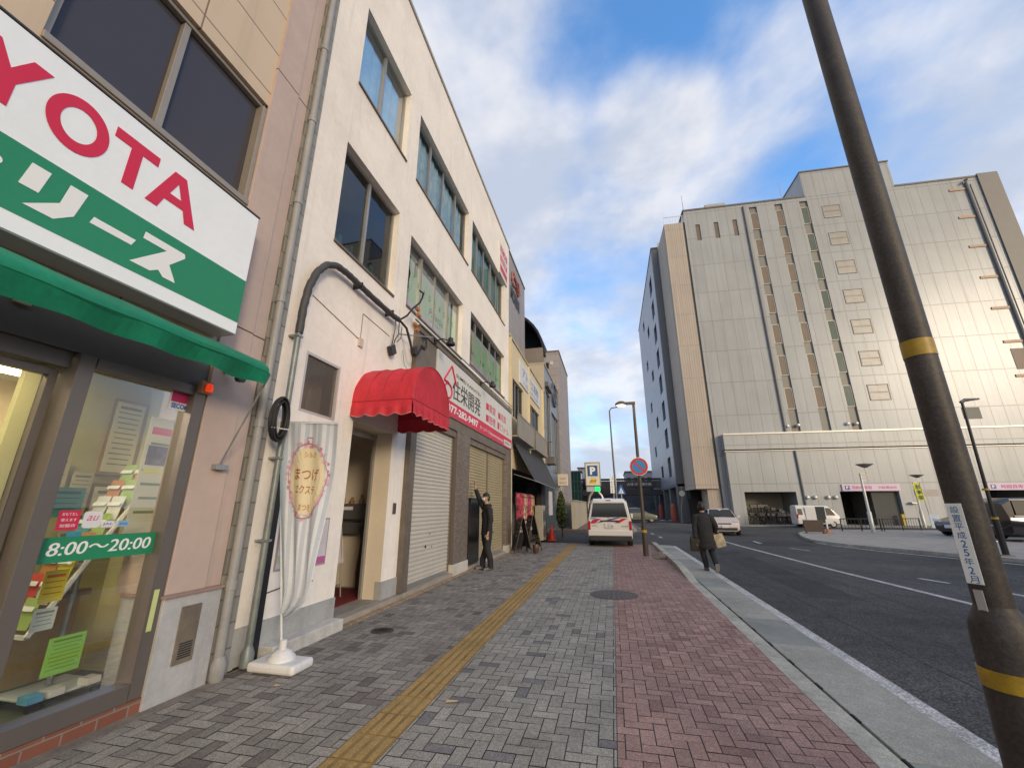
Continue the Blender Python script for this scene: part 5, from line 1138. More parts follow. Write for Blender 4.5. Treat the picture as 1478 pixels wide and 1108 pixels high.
# street signs on the far lamp
wsn = thing('notice_board', 'narrow white board with lines of writing right of the parking sign', 'sign', (.12, 30, 0))
MB().tube([(0, .04, 0), (0, .04, 3.5)], .035, 8).obj('pole', steel, wsn); MB().box(-.2, .22, -.02, .02, 2.38, 3.45).obj('board', MATS['sign_white'], wsn)
t = MB(lambda u, v, w: (u, -.021 - w, v)); text(t, '交', -.02, 3.33, 0, .14, .14, .02)
for i in range(5): text(t, '歩行者注意'[i], -.09, 3.12 - i * .155, 0, .12, .12, .01); text(t, '横断歩道前'[i], .1, 3.12 - i * .155, 0, .12, .12, .01)
t.obj('lettering', ink, wsn)
cr = thing('crossing_sign', 'blue triangular pedestrian crossing sign right of the white board', 'sign', (.62, 30, 0))
MB().tube([(0, .04, 0), (0, .04, 2.9)], .035, 8).obj('pole', steel, cr); m = MB(lambda u, v, w: (u, -w, v)); m.prism([(-.26, 2.3), (.26, 2.3), (.26, 2.42), (.04, 2.92), (-.04, 2.92), (-.26, 2.42)], -.01, .01); m.obj('plate', mat('road_blue', (.02, .13, .42), .4, var=0), cr)
m = MB(lambda u, v, w: (u, -.011 - w, v)); m.prism([(-.17, 2.36), (.17, 2.36), (0, 2.74)], 0, .002); m.obj('white_triangle', wl, cr)
m = MB(lambda u, v, w: (u, -.014 - w, v)); m.tube([(0, 2.62, 0), (0, 2.5, 0), (-.05, 2.4, 0)], .014, 4); m.tube([(0, 2.5, 0), (.05, 2.4, 0)], .014, 4); m.obj('walking_figure', MATS['road_blue'], cr)
# people and vehicles far away
for i, (x, y, c, l) in enumerate(((-3.0, 46, (.30, .30, .12), 'olive car parked at the far end right of the van'),)): pass
# ================= LARGE GREY BUILDING =================
SL = .045
def BF(dy=0.0): return lambda u, v, w: (u + w * SL, 42.0 + SL * (u - 10) + dy - w, v)
big = thing('car_park_building', 'large silver grey panelled building with narrow window strips across the road', 'building', (24, 43, 0), world=True)
clad = ribbed('metal_cladding', (.32, .34, .345), 1.0, 3.25, 'xz', .025, (.27, .265, .245), .27, .06, .03, off=0, spec=.25, bumpd=.03)
BM = BF(); ZB = 32.85
# panel grid phase: storey joints at 9.76 + 3.25k
mp = clad.node_tree.nodes
strips = [17.05, 19.6, 22.0]
holes = [(c - .0, c + .75, 7.9, 32.4, .18) for c in (16.35, 18.85, 21.25)]
small = [(10.75, 11.2, 29.0, 31.0, .12), (12.62, 13.07, 29.05, 31.05, .12), (14.5, 14.95, 29.1, 31.1, .12)]
m = MB(BM); m.wall(9.7, 37.25, 6.0, ZB, holes + small, back=25); m.box(9.7, 10.6, -.02, 5.98, -3, .0); m.obj('wall', clad, big)
m = MB(BM); m.box(21.9, 30.2, ZB + .02, 36.0, -8, .0); m.obj('lift_tower_wall', clad, big)
m = MB(BM); m.box(37.25, 38.95, 0, ZB + .3, -25, .15); m.obj('corner_pier', mat('dark_grey_pier', (.13, .13, .125), .5, .2, var=.05), big)
m = MB(BM); m.box(9.6, 21.9, ZB + .01, ZB + .2, -25, .06); m.box(30.2, 37.2, ZB + .01, ZB + .2, -25, .06); m.box(21.85, 30.25, 36.0, 36.15, -8.1, .08); m.obj('roof_edge', mat('roof_edge_dark', (.10, .10, .10), .5, .2), big)
m = MB(BM); m.box(12.2, 14.3, ZB + .2, ZB + 1.0, -4, -.6); m.box(16.2, 21.6, ZB + .2, ZB + .75, -6, -.8); m.obj('rooftop_plant', mat('plant_grey', (.36, .35, .32), .6, .2, var=.1), big)
for x in (9.9, 20.0): MB(BM).tube([(x, ZB, -.5), (x - .03, ZB + 2.6, -.5)], [.05, .02], 5).obj('aerial', steel, big)
fl = [9.55 + 3.25 * k for k in range(-1, 8)]
brn = mat('brown_shutter', (.135, .105, .08), .5, .1, var=.1); grn = mat('green_strip_glass', (.06, .10, .095), .12, .15, var=.1); spn = mat('spandrel_grey', (.16, .16, .145), .5, .3, var=.05)
frm = mat('strip_frame', (.36, .34, .30), .5, .3, var=0)
for ci, c in enumerate((16.35, 18.85, 21.25)):
    q = MB(BM); q.quad((c, 7.9, -.16), (c + .75, 7.9, -.16), (c + .75, 32.4, -.16), (c, 32.4, -.16)); so_ = q.obj('spandrel_strip', spn, big)
    for k in range(7):
        z0 = 10.15 + 3.25 * k
        f = MB(BM); f.box(c + .02, c + .09, z0, z0 + 2.05, -.155, -.08); f.box(c + .66, c + .73, z0, z0 + 2.05, -.155, -.08); f.box(c + .09, c + .66, z0, z0 + .07, -.155, -.08); f.box(c + .09, c + .66, z0 + 1.98, z0 + 2.05, -.155, -.08)
        fo = f.obj('window', frm, big); MB(BM).box(c + .09, c + .66, z0 + .07, z0 + 1.98, -.15, -.11).obj('pane', grn if ci == 2 else brn, fo)
for a, b, c, d, e in small: MB(BM).quad((a, c, -.1), (b, c, -.1), (b, d, -.1), (a, d, -.1)).obj('slot_window', brn, big)
m = MB(BM); m.tube([(15.75, ZB - .3, .12), (15.78, 7.7, .12)], .09, 8); m.obj('downpipe', mat('pipe_dark_grey', (.13, .13, .13), .5, .3), big)
m = MB(BM); m.tube([(36.1, 32.3, .14), (36.2, 7.7, .14)], .11, 8); m.tube([(35.9, 32.3, .5), (36.1, 32.5, .14)], .12, 6); m.tube([(36.4, 32.0, .14), (36.5, 7.7, .14)], .05, 6); m.obj('downpipe', MATS['pipe_dark_grey'], big)
vent = mat('louvre_grey', (.36, .35, .325), .45, .35, var=.05); vfr = mat('louvre_frame', (.27, .255, .235), .5, .2)
for k in range(8):
    z0 = 10.75 + 2.72 * k if False else 9.15 + 3.25 * k + (1.4 if False else 0)
    z0 = [10.65, 13.9, 17.1, 20.3, 23.5, 26.8, 30.05][k] if k < 7 else 7.95
    if k == 7: continue
    f = MB(BM)
    for v0 in (z0, z0 + .72): f.box(23.22, 24.9, v0, v0 + .07, .005, .06)
    f.box(23.22, 24.9, z0 + 1.42, z0 + 1.49, .005, .06); f.box(23.22, 23.29, z0 + .07, z0 + 1.42, .005, .055); f.box(24.83, 24.9, z0 + .07, z0 + 1.42, .005, .055)
    fo = f.obj('louvre', vfr, big)
    q = MB(BM)
    for i in range(12): q.box(23.3, 24.82, z0 + .10 + i * .11, z0 + .15 + i * .11, .003, .03)
    q.obj('slats', vent, fo)
ledm = mat('brown_ledge', (.30, .20, .14), .5, .2, var=.1)
for k, z in enumerate((31.5, 28.3, 25.05, 21.75, 18.6, 15.35, 12.2, 9.0)): MB(BM).box(34.6, 36.0, z, z + .24, .002, .07).obj('ledge', ledm, big)
MB(BM).box(34.9, 36.2, 12.9, 14.8, .005, .03).obj('brown_window', brn, big); MB(BM).box(29.9, 31.2, 8.7, 9.7, .005, .03).obj('small_window', mat('matt_window', (.10, .11, .10), .5), big)
# podium
PM_ = BF(-.9)
ent = [(11.3, 15.4, -.02, 2.72, 3.0), (18.75, 23.1, -.02, 2.72, 7.0), (29.2, 34.5, -.02, 2.85, 6.0)]
clad2 = ribbed('podium_cladding', (.32, .34, .345), 1.0, 3.4, 'xz', .025, (.27, .265, .245), .38, .12, .03, off=0, bumpd=.03)
m = MB(PM_); m.wall(10.25, 40.0, -.02, 6.25, ent); m.quad((10.25, -.02, 0), (10.25, -.02, -1.2), (10.25, 6.25, -1.2), (10.25, 6.25, 0)); m.obj('podium_wall', clad2, big)
m = MB(PM_); m.box(10.2, 40.0, 6.42, 7.75, -1.2, .12); m.obj('parapet', clad2, big)
m = MB(PM_); m.box(10.18, 40.0, 7.75, 7.87, -1.2, .2); m.box(10.15, 40.0, 6.25, 6.31, -1.0, .1); m.obj('parapet_coping', mat('coping_pale', (.60, .59, .55), .4, .3, var=.04), big)
m = MB(PM_); m.box(10.22, 40.0, 6.31, 6.42, -1.0, .0); m.obj('shadow_gap', dark, big)
m = MB(PM_); m.tube([(15.9, 6.2, .08), (16.5 - .55, .0, .08)], .09, 8); m.obj('podium_downpipe', MATS['pipe_dark_grey'], big)
m = MB(PM_)
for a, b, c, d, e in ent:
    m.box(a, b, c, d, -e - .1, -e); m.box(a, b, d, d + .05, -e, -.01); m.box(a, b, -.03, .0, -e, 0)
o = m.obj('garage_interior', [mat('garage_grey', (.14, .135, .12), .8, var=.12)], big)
MB(PM_).box(11.35, 15.35, 0.0, 2.7, -2.95, -2.9).obj('alcove_wall', mat('alcove_beige', (.33, .30, .23), .8, var=.06), big)
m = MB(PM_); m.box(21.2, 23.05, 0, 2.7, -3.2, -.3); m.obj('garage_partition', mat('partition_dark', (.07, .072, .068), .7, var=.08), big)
m = MB(PM_); m.box(22.75, 22.95, 0, .9, .02, .2); m.obj('yellow_guard', mat('guard_yellow', (.45, .32, .02), .5, var=.1), big)
for x in (16.5, 17.25, 14.6 + 2.9 + 1.0, 14.0 + 1.6 - .0): pass
for i, (x, z) in enumerate(((16.0 + .15, 2.25), (16.75, 2.25), (17.75, 2.25), (18.3, 2.25))):
    MB(PM_).lathe([(.001, .3), (.1, .28), (.16, .18), (.16, .0), (.12, 0)], (x, z, 0), 12).obj('round_vent', alu_l, big, smooth=True)
for i, (x, z) in enumerate(((16.0, 8.55), (16.9, 8.6), (20.9, 8.6), (21.6, 8.6))):
    MB(BM).lathe([(.001, .3), (.1, .28), (.16, .18), (.16, .0), (.12, 0)], (x, z, 0), 12).obj('round_vent', alu_l, big, smooth=True)
m = MB(PM_); m.box(24.2, 25.9, 2.35, 2.85, .0, .03); m.obj('faint_plate', mat('faint_plate', (.42, .37, .33), .6), big)
m = MB(PM_); m.box(23.6, 24.1, 1.7, 1.85, .0, .35); m.obj('security_camera', alu_l, big, bevel=.03)
# pink signs
pink = mat('sign_pink', (.62, .50, .60), .5, var=.03); mag = mat('magenta_letter', (.45, .02, .18), .5, var=0)
for i, (a, b, lab, s, s2) in enumerate(((18.95, 23.2, 'pink entrance sign with a blue parking mark over the narrower garage opening', '契約者専用', '夕駐場20台'), (29.3, 34.6, 'pink entrance sign over the wide dark garage opening at the right edge', '時間貸専用', '最大料金'))):
    t = thing('entrance_sign', lab, 'sign', ((a + b) / 2, 42, 2.8), world=True)
    MB(PM_).box(a, b, 2.76, 3.3, .02, .12).obj('panel', pink, t)
    q = MB(PM_); L = b - a; text(q, s, a + L * .34, 3.03, .125, L * .34, .28, .02); text(q, s2, a + L * .78, 3.03, .125, L * .32, .22, .02); q.obj('lettering', mag, t)
    o = MB(PM_).box(a + .2, a + .55, 2.86, 3.2, .122, .128).obj('parking_mark', MATS['parking_blue'], t); q = MB(PM_); text(q, 'P', a + .375, 3.03, .13, .16, .24, .03); q.obj('lettering', wl, o)
# textured tower and side wings
m = MB(BF(-.0)); m.box(7.5, 9.45, 3.05, 31.4, -4.6, .1); m.obj('rough_tower_wall', ribbed('rough_precast', (.43, .375, .31), .22, 3.4, 'xz', .02, (.34, .29, .24), .8, off=0, var=.03, bumpd=.05), big)
m = MB(BF(-.0)); m.box(9.45, 9.7, .0, 31.6, -4.6, -.15); m.obj('recess_strip', mat('recess_dark', (.075, .078, .08), .5, .2), big)
m = MB(BF()); m.box(7.5, 9.45, 31.4, 32.3, -4.6, -4.5)
for i in range(7): m.box(7.5 + i * .32, 7.53 + i * .32, 31.4, 32.3, .05, .08)
m.box(7.5, 9.5, 32.27, 32.33, .05, .09); m.obj('roof_railing', alu_l, big)
MB().box(8.5, 9.55, 42.1, 46.5, -.02, 3.05).obj('tower_base', MATS['rough_precast'], big)
MB().box(7.45, 8.45, 44.9, 46.5, 2.0, 3.05).obj('porch_dark', dark, big)
MB().box(7.1, 7.9, 44.0, 44.1, -.02, 2.2).obj('black_gate', dark, big)
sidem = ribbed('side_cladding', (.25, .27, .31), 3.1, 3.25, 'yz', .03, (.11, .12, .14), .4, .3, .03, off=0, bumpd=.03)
MS = FX(6.55, -1)      # wall looking left, towards the street (-x)
sh = []
for k in range(9):
    z = 30.0 - 3.25 * k - 2.6
    if z > 4: sh.append((49.2 + (k % 2) * 0, 51.6, z, z + 2.2, .3)); 
    if z > 4 and k % 2: sh.append((56.5, 58.5, z + .4, z + 1.8, .3))
    if z > 4 and not k % 2: sh.append((62.0, 64.0, z + .4, z + 1.8, .3))
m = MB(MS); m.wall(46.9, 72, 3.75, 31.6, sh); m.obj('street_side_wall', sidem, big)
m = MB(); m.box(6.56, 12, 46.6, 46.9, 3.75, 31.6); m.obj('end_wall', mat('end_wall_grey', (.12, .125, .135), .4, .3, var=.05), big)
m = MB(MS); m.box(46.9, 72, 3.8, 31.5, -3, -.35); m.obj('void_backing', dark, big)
m = MB(); m.box(6.5, 12, 46.55, 72.05, 31.6, 31.8); m.obj('side_roof', MATS['roof_edge_dark'], big)
m = MB()
for y in (46.6, 52.5, 58.5, 64.5, 71): m.box(6.6, 7.6, y, y + 1.3, -.03, 3.75)
m.box(6.56, 11, 46.6, 72, 3.5, 3.74); m.obj('pier', mat('pier_dark', (.15, .155, .16), .5, .2, var=.1), big)
MB().box(9.5, 9.6, 46.6, 72, -.03, 3.5).obj('arcade_back', mat('arcade_back', (.05, .05, .05), .7, var=.3, vs=1), big)
for i, y in enumerate((47.9, 60)): MB().lathe([(.3, 0), (.33, .5), (.25, 1.6), (.1, 1.75), (.001, 1.8)], (6.15, y, .0), 10).obj('red_banner', MATS['dull_red'], label=('dull red furled banner at the nearest arcade pier', 'dull red furled banner at a far arcade pier')[i], cat='banner', loc=(6.15, y, 0))
t = thing('round_street_sign', 'small pale round sign on a bent pole by the grey building corner', 'sign', (6.75, 45.2, 0)); MB().tube([(-.25, 0, 0), (-.2, 0, 1.4), (0, 0, 2.3), (0, 0, 3.4)], .04, 6).obj('pole', steel, t)
MB(lambda u, v, w: (u, -w - .05, v)).lathe([(.001, .02), (.28, .02), (.28, 0), (.001, 0)], (0, 2.75, 0), 18).obj('disc', mat('disc_cream', (.62, .60, .48), .5, var=.05), t)
# building behind the camera across the road (mirrored in the shop glass)
ob = thing('opposite_building', 'low brownish building across the road seen only as a reflection in the shop glass', 'building', (30, -12, 0), world=True)
ow = mat('opposite_wall', (.20, .16, .12), .7, var=.1)
MB().box(27, 45, -40, -2, 0, 7.5).obj('wall', ow, ob); MB().box(28, 45, -22, -10, 7.5, 9.5).obj('upper_block', ow, ob); MB().box(27.5, 45, -58, -40.01, 0, 9).obj('rear_block', ow, ob)

# ================= ROAD USERS AND PLAZA =================
def lerp(a, b, t): return a + (b - a) * t
def car_ring(zb, zbelt, zt, hwb, hwbelt, hwt):
    q = [(0, zb), (hwb * .8, zb), (hwb, zb + .09), (hwb * 1.02, lerp(zb, zbelt, .45)), (hwbelt, zbelt - .03), (hwbelt * .985, zbelt), (hwt * 1.02, lerp(zbelt, zt, .85)), (hwt * .86, zt - .012), (0, zt)]
    return q + [(-a, b) for a, b in q[-2:0:-1]]
def vehicle(name, lab, cat, loc, rz, secs, paint, wheels, wr, glassq, lamps, extras=None, group=None):
    """secs: (y, zb, zbelt, zt, hwb, hwbelt, hwt); front is -y"""
    t = thing(name, lab, cat, loc, rz, group)
    m = MB(); m.loft([[(x, s[0], z) for x, z in car_ring(*s[1:])] for s in secs]); b = m.obj('body', paint, t, smooth=True)
    b.data.set_sharp_from_angle(angle=R(32))
    for nm, quads in glassq:
        for q in quads: MB().add(q, [tuple(range(len(q)))]).obj(nm, glassk, t)
    for (x, y) in wheels:
        s = 1 if x > 0 else -1
        w = MB(); w.lathe([(wr * .6, -.09), (wr * .93, -.10), (wr, -.07), (wr, .07), (wr * .93, .10), (wr * .6, .09)], (x, y, wr), 20, axis='x'); wo = w.obj('wheel', rubber, t, smooth=True)
        MB().lathe([(.001, s * .04), (wr * .2, s * .075), (wr * .55, s * .07), (wr * .62, s * .092)][::s], (x, y, wr), 14, axis='x').obj('rim', mat('rim_silver', (.42, .42, .43), .35, .7, var=.1), wo)
    for nm, (x0, x1, y0, y1, z0, z1), mm in lamps: MB().box(x0, x1, y0, y1, z0, z1).obj(nm, mm, t, bevel=.02)
    return t
glassk = mat('vehicle_glass', (.018, .024, .026), .06, .0, var=.1, spec=.8)
white_p = mat('white_car_paint', (.66, .65, .62), .25, var=.02, coat=.6); pearl = mat('pearl_car_paint', (.60, .53, .51), .25, var=.02, coat=.6)
black_p = mat('black_car_paint', (.012, .012, .02), .12, var=0, coat=.8); olive_p = mat('olive_car_paint', (.13, .14, .10), .3, var=.05, coat=.4)
lampw = mat('headlamp', (.55, .55, .52), .12, .3, var=0); lampr = mat('tail_lamp', (.42, .01, .015), .2, var=0); chrome = mat('chrome', (.65, .63, .58), .15, .95, var=0)
dkp = mat('bumper_dark', (.03, .03, .032), .6, var=.1)
# -- the van parked on the pavement edge, rear towards us (front is +y so turn half round)
S_ = [(-2.2, .35, .75, .8, .70, .70, .66), (-2.12, .25, .95, 1.0, .80, .80, .72), (-1.75, .2, 1.0, 1.12, .84, .84, .72), (-1.2, .2, 1.02, 1.66, .845, .845, .68), (-.85, .2, 1.02, 1.80, .85, .85, .70), (.5, .2, 1.0, 1.84, .85, .85, .71), (1.9, .2, 1.0, 1.82, .85, .85, .70), (2.12, .22, 1.0, 1.76, .845, .84, .68), (2.17, .26, .98, 1.70, .82, .82, .655)]
van = vehicle('van', 'white van with red and blue stripes parked on the pavement with its rear to us', 'van', (-.17, 19.78, 0), PI, S_, white_p, ((-.76, -1.5), (.76, -1.5), (-.76, 1.35), (.76, 1.35)), .30,
    [('side_window', [[(s * .862, -1.0, 1.06), (s * .862, 1.9, 1.04), (s * .765, 1.85, 1.62), (s * .765, -.7, 1.62)] for s in (-1, 1)]), ('windscreen', [[(-.76, -1.78, 1.10), (.76, -1.78, 1.10), (.62, -1.12, 1.67), (-.62, -1.12, 1.67)]])],
    [('tail_lamp', (s * .79 - .05, s * .79 + .05, 2.08, 2.20, .62, .96), lampr) for s in (-1, 1)])
van.rotation_euler = (0, 0, 0)
# van faces +y: rebuild orientation by mirroring the parts' y
for o in [van] + KIDS(van) + [k for c in KIDS(van) for k in KIDS(c)]:
    if o.type == 'MESH':
        for v in o.data.vertices: v.co.y = -v.co.y
        o.data.flip_normals()
VY = -2.17
m = MB()
def rq(x0, x1, z0, z1, w=.006):
    # patch on the slightly raked rear door
    f = lambda z: VY - w + max(0, (z - 1.0)) * .06
    return [(x0, f(z0), z0), (x1, f(z0), z0), (x1, f(z1), z1), (x0, f(z1), z1)]
MB().add([(-.70, VY - .012, 1.10), (.70, VY - .012, 1.10), (.60, VY - .012, 1.64), (-.60, VY - .012, 1.64)], [(0, 1, 2, 3)]).obj('rear_window', glassk, van)
MB().box(-.82, .82, VY - .05, VY + .15, .22, .40).obj('bumper', dkp, van, bevel=.03)
MB().box(-.84, .84, VY - .035, VY + .12, .40, .62).obj('rear_panel', white_p, van, bevel=.03)
MB().box(-.36, .38, VY - .03, VY + .02, .93, .985).obj('plate_light_trim', dkp, van, bevel=.01)
pl_ = MB().box(-.165, .165, VY - .045, VY - .02, .70, .87).obj('number_plate', MATS['sticker_white'], van)
q = MB(lambda u, v, w: (u, VY - .047 - w, v)); text(q, '12-50', .02, .765, 0, .24, .085, .02); text(q, '滋賀 400', 0, .845, 0, .16, .03, 0); q.obj('lettering', mat('plate_green', (.02, .12, .05), .5, var=0), pl_)
MB().box(-.09, .09, VY + .0, VY + .05, 1.72, 1.76).obj('brake_lamp', lampr, van, bevel=.006)
MB().add([(.05, VY - .03, 1.0), (.07, VY - .03, 1.0), (-.12, VY - .02, 1.16), (-.14, VY - .02, 1.16)], [(0, 1, 2, 3)]).obj('rear_wiper', dkp, van)
def strp(p, nm, mm):
    MB().add([(x, VY - .009, z) for x, z in p], [tuple(range(len(p)))]).obj(nm, mm, van)
mag_s = mat('stripe_magenta', (.45, .02, .07), .4, var=0); blu_s = mat('stripe_violet', (.10, .06, .32), .4, var=0)
strp([(-.74, .86), (-.56, .86), (-.42, .98), (-.30, 1.04), (-.52, 1.04), (-.66, .99)], 'red_stripe', mag_s)
strp([(-.55, .88), (-.44, .88), (.48, 1.08), (.22, 1.08)], 'violet_stripe', blu_s)
strp([(.18, .88), (.38, .88), (.70, 1.06), (.50, 1.06)], 'red_stripe', mat('stripe_red', (.55, .015, .02), .4, var=0))
MB().box(-.74, -.52, VY - .012, VY - .006, 1.035, 1.075).obj('blue_badge', mat('badge_blue', (.05, .30, .50), .4), van)
q = MB(lambda u, v, w: (u, VY - .012 - w, v)); text(q, 'NISSAN', -.58, .78, 0, .2, .035, .02); text(q, 'NV200', .58, .76, 0, .26, .04, .02); q.obj('badge_lettering', mat('badge_grey', (.2, .2, .2), .3, .6), van)
for s in (-1, 1): MB().box(s * .96 - .09, s * .96 + .09, 1.25, 1.35, .98, 1.18).obj('mirror', white_p, van, bevel=.03)
MB().lathe([(.05, 0), (.03, .03), (.001, .04)], (-.35, 1.9 - 3.6, 1.81), 8).obj('roof_aerial', dkp, van)

# -- white hatchback coming towards us
HB = [(-1.78, .34, .52, .56, .60, .60, .52), (-1.72, .22, .66, .70, .72, .74, .64), (-1.45, .18, .74, .80, .80, .80, .72), (-.95, .18, .86, .92, .82, .82, .74), (-.80, .18, .90, 1.0, .82, .82, .70), (-.15, .18, .94, 1.40, .825, .825, .62), (.3, .18, .95, 1.46, .825, .825, .61), (1.1, .18, .96, 1.43, .82, .82, .60), (1.62, .2, .95, 1.18, .80, .80, .60), (1.75, .3, .85, .95, .74, .74, .6)]
car = vehicle('car', 'pearl white small hatchback driving towards us on the road', 'car', (6.25, 28.4, GZ), R(-6), HB, pearl, ((-.72, -1.15), (.72, -1.15), (-.72, 1.15), (.72, 1.15)), .29,
    [('windscreen', [[(-.70, -.88, .965), (.70, -.88, .965), (.575, -.17, 1.385), (-.575, -.17, 1.385)]]), ('side_window', [[(s * .835, -.62, .97), (s * .835, 1.35, .99), (s * .66, 1.05, 1.37), (s * .66, -.05, 1.35)] for s in (-1, 1)])],
    [('headlamp', (s * .60 - .13, s * .60 + .13, -1.72, -1.50, .60, .76), lampw) for s in (-1, 1)] + [('number_plate', (-.165, .165, -1.83, -1.79, .40, .55), MATS['sticker_white']), ('grille', (-.34, .34, -1.80, -1.7, .60, .66), dkp), ('lower_grille', (-.62, .62, -1.785, -1.70, .28, .42), dkp), ('mirror', (-1.0, -.84, -.65, -.55, .93, 1.07), pearl), ('mirror', (.84, 1.0, -.65, -.55, .93, 1.07), pearl)])
# -- white kei van with its side door open, facing right
KV = [(-1.62, .35, .75, .78, .60, .62, .55), (-1.58, .25, .90, 1.0, .68, .70, .62), (-1.15, .22, .98, 1.55, .72, .72, .60), (-.8, .22, .98, 1.80, .735, .735, .62), (1.55, .22, .98, 1.86, .735, .735, .63), (1.63, .25, .98, 1.80, .72, .72, .62)]
kei = vehicle('van', 'small white delivery van with its side door open by the grey building', 'van', (15.15, 38.0, -.02), R(90), KV, white_p, ((-.64, -1.0), (.64, -1.0), (-.64, 1.1), (.64, 1.1)), .28,
    [('windscreen', [[(-.64, -1.50, 1.03), (.64, -1.50, 1.03), (.56, -1.12, 1.60), (-.56, -1.12, 1.60)]]), ('side_window', [[(s * .75, -1.28, 1.02), (s * .75, -.62, 1.02), (s * .675, -.62, 1.62), (s * .675, -.95, 1.60)] for s in (-1, 1)] + [[(-.75, 1.2, 1.05), (-.75, 1.55, 1.05), (-.685, 1.55, 1.55), (-.685, 1.2, 1.55)]])],
    [('headlamp', (s * .52 - .1, s * .52 + .1, -1.63, -1.5, .62, .78), lampw) for s in (-1, 1)] + [('bumper', (-.68, .68, -1.66, -1.5, .26, .45), mat('bumper_white', (.5, .5, .48), .5)), ('tail_lamp', (-.74, -.62, 1.55, 1.66, .75, 1.1), lampr)])
kei.scale = (.88, .88, .88)
m = MB(); m.box(-.765, -.70, -.52, .18, .38, 1.72); m.obj('open_doorway', mat('doorway_dark', (.02, .03, .03), .7), kei); m = MB(); m.box(-.80, -.755, .20, 1.0, .40, 1.70); m.obj('sliding_door', white_p, kei, bevel=.02); MB().box(-.76, -.74, -.35, .0, .5, 1.0).obj('cargo', mat('cargo_teal', (.08, .16, .15), .7, var=.3, vs=4), kei)
# -- dark cars on the right
vehicle('car', 'dark saloon car partly hidden behind the foreground pole', 'car', (18.35, 27.3, .05), R(-75), HB, black_p, ((-.72, -1.15), (.72, -1.15), (-.72, 1.15), (.72, 1.15)), .29,
    [('windscreen', [[(-.70, -.88, .965), (.70, -.88, .965), (.575, -.17, 1.385), (-.575, -.17, 1.385)]]), ('side_window', [[(s * .835, -.62, .97), (s * .835, 1.35, .99), (s * .66, 1.05, 1.37), (s * .66, -.05, 1.35)] for s in (-1, 1)])],
    [('headlamp', (s * .60 - .13, s * .60 + .13, -1.72, -1.50, .60, .76), lampw) for s in (-1, 1)] + [('number_plate', (-.165, .165, -1.83, -1.79, .40, .55), MATS['sticker_white'])])
MV = [(-2.3, .4, .75, .8, .75, .75, .65), (-2.2, .25, .95, 1.02, .86, .86, .76), (-1.3, .2, 1.05, 1.12, .92, .92, .82), (-.6, .2, 1.08, 1.74, .92, .92, .74), (0, .2, 1.08, 1.84, .92, .92, .75), (2.0, .2, 1.08, 1.82, .92, .92, .74), (2.35, .3, 1.05, 1.6, .88, .88, .7)]
mv = vehicle('minivan', 'black minivan with a bright chrome waistline at the right edge of the plaza', 'van', (18.75, 24.1, .05), R(96), MV, black_p, ((-.82, -1.45), (.82, -1.45), (-.82, 1.45), (.82, 1.45)), .34,
    [('windscreen', [[(-.78, -1.2, 1.16), (.78, -1.2, 1.16), (.68, -.62, 1.72), (-.68, -.62, 1.72)]]), ('side_window', [[(s * .935, -.75, 1.12), (s * .935, 2.1, 1.12), (s * .79, 2.0, 1.70), (s * .79, -.5, 1.70)] for s in (-1, 1)])],
    [('chrome_waistline', (s * .94 - .015, s * .94 + .015, -2.0, 2.2, 1.0, 1.09), chrome) for s in (-1, 1)] + [('sill_trim', (s * .93 - .015, s * .93 + .015, -1.9, 2.0, .25, .32), chrome) for s in (-1, 1)] + [('roof_trim', (s * .80 - .01, s * .80 + .01, -.5, 2.1, 1.71, 1.76), mat('mv_silver', (.4, .4, .38), .3, .6)) for s in (-1, 1)])
vehicle('car', 'olive grey car far down the road right of the parked van', 'car', (2.6, 47, GZ), R(90), HB, olive_p, ((-.72, -1.15), (.72, -1.15), (-.72, 1.15), (.72, 1.15)), .29,
    [('side_window', [[(s * .835, -.62, .97), (s * .835, 1.35, .99), (s * .66, 1.05, 1.37), (s * .66, -.05, 1.35)] for s in (-1, 1)])], [])

# -- bicycles in the alcove
def bicycle(loc, rz, lab, frame_m):
    t = thing('bicycle', lab, 'bicycle', loc, rz, 'bicycles in the alcove')
    for y in (-.52, .52):
        w = MB(); w.tube([(0, y + .32 * math.cos(a), .33 + .32 * math.sin(a)) for a in [2 * PI * k / 18 for k in range(19)]], .016, 5, cap=False)
        for k in range(6): w.tube([(0, y, .33), (0, y + .31 * math.cos(k), .33 + .31 * math.sin(k))], .004, 3)
        w.obj('wheel', rubber, t)
    m = MB(); m.tube([(0, .52, .33), (0, .05, .30), (0, -.38, .72), (0, -.52, .33)], .016, 5); m.tube([(0, .05, .30), (0, .16, .82)], .016, 5); m.tube([(0, .16, .70), (0, .52, .33)], .012, 5); m.tube([(0, -.38, .72), (0, -.34, .98)], .014, 5); m.obj('frame', frame_m, t)
    m = MB(); m.tube([(-.27, -.2, .98), (-.2, -.34, 1.0), (.2, -.34, 1.0), (.27, -.2, .98)], .014, 5); m.obj('handlebar', chrome, t)
    MB().lathe([(.001, 0), (.09, .01), (.10, .04), (.001, .06)], (0, .18, .84), 8, sq=1.3).obj('saddle', blackp, t)
    m = MB(); m.box(-.17, .17, -.70, -.42, .72, .74); m.box(-.17, -.165, -.7, -.42, .74, .94); m.box(.165, .17, -.7, -.42, .74, .94); m.box(-.17, .17, -.70, -.695, .74, .94); m.obj('basket', mat('basket_grey', (.07, .07, .07), .5, .3), t)
    return t
rr = random.Random(8); fm_ = [mat('bike_silver', (.35, .35, .35), .35, .6), mat('bike_black', (.03, .03, .035), .4, .2), mat('bike_blue', (.05, .09, .22), .4, .2), mat('bike_maroon', (.18, .03, .03), .4, .2)]
b0 = bicycle((11.75, 42.4, 0), R(8), 'bicycle at the left end of the alcove row', fm_[0])
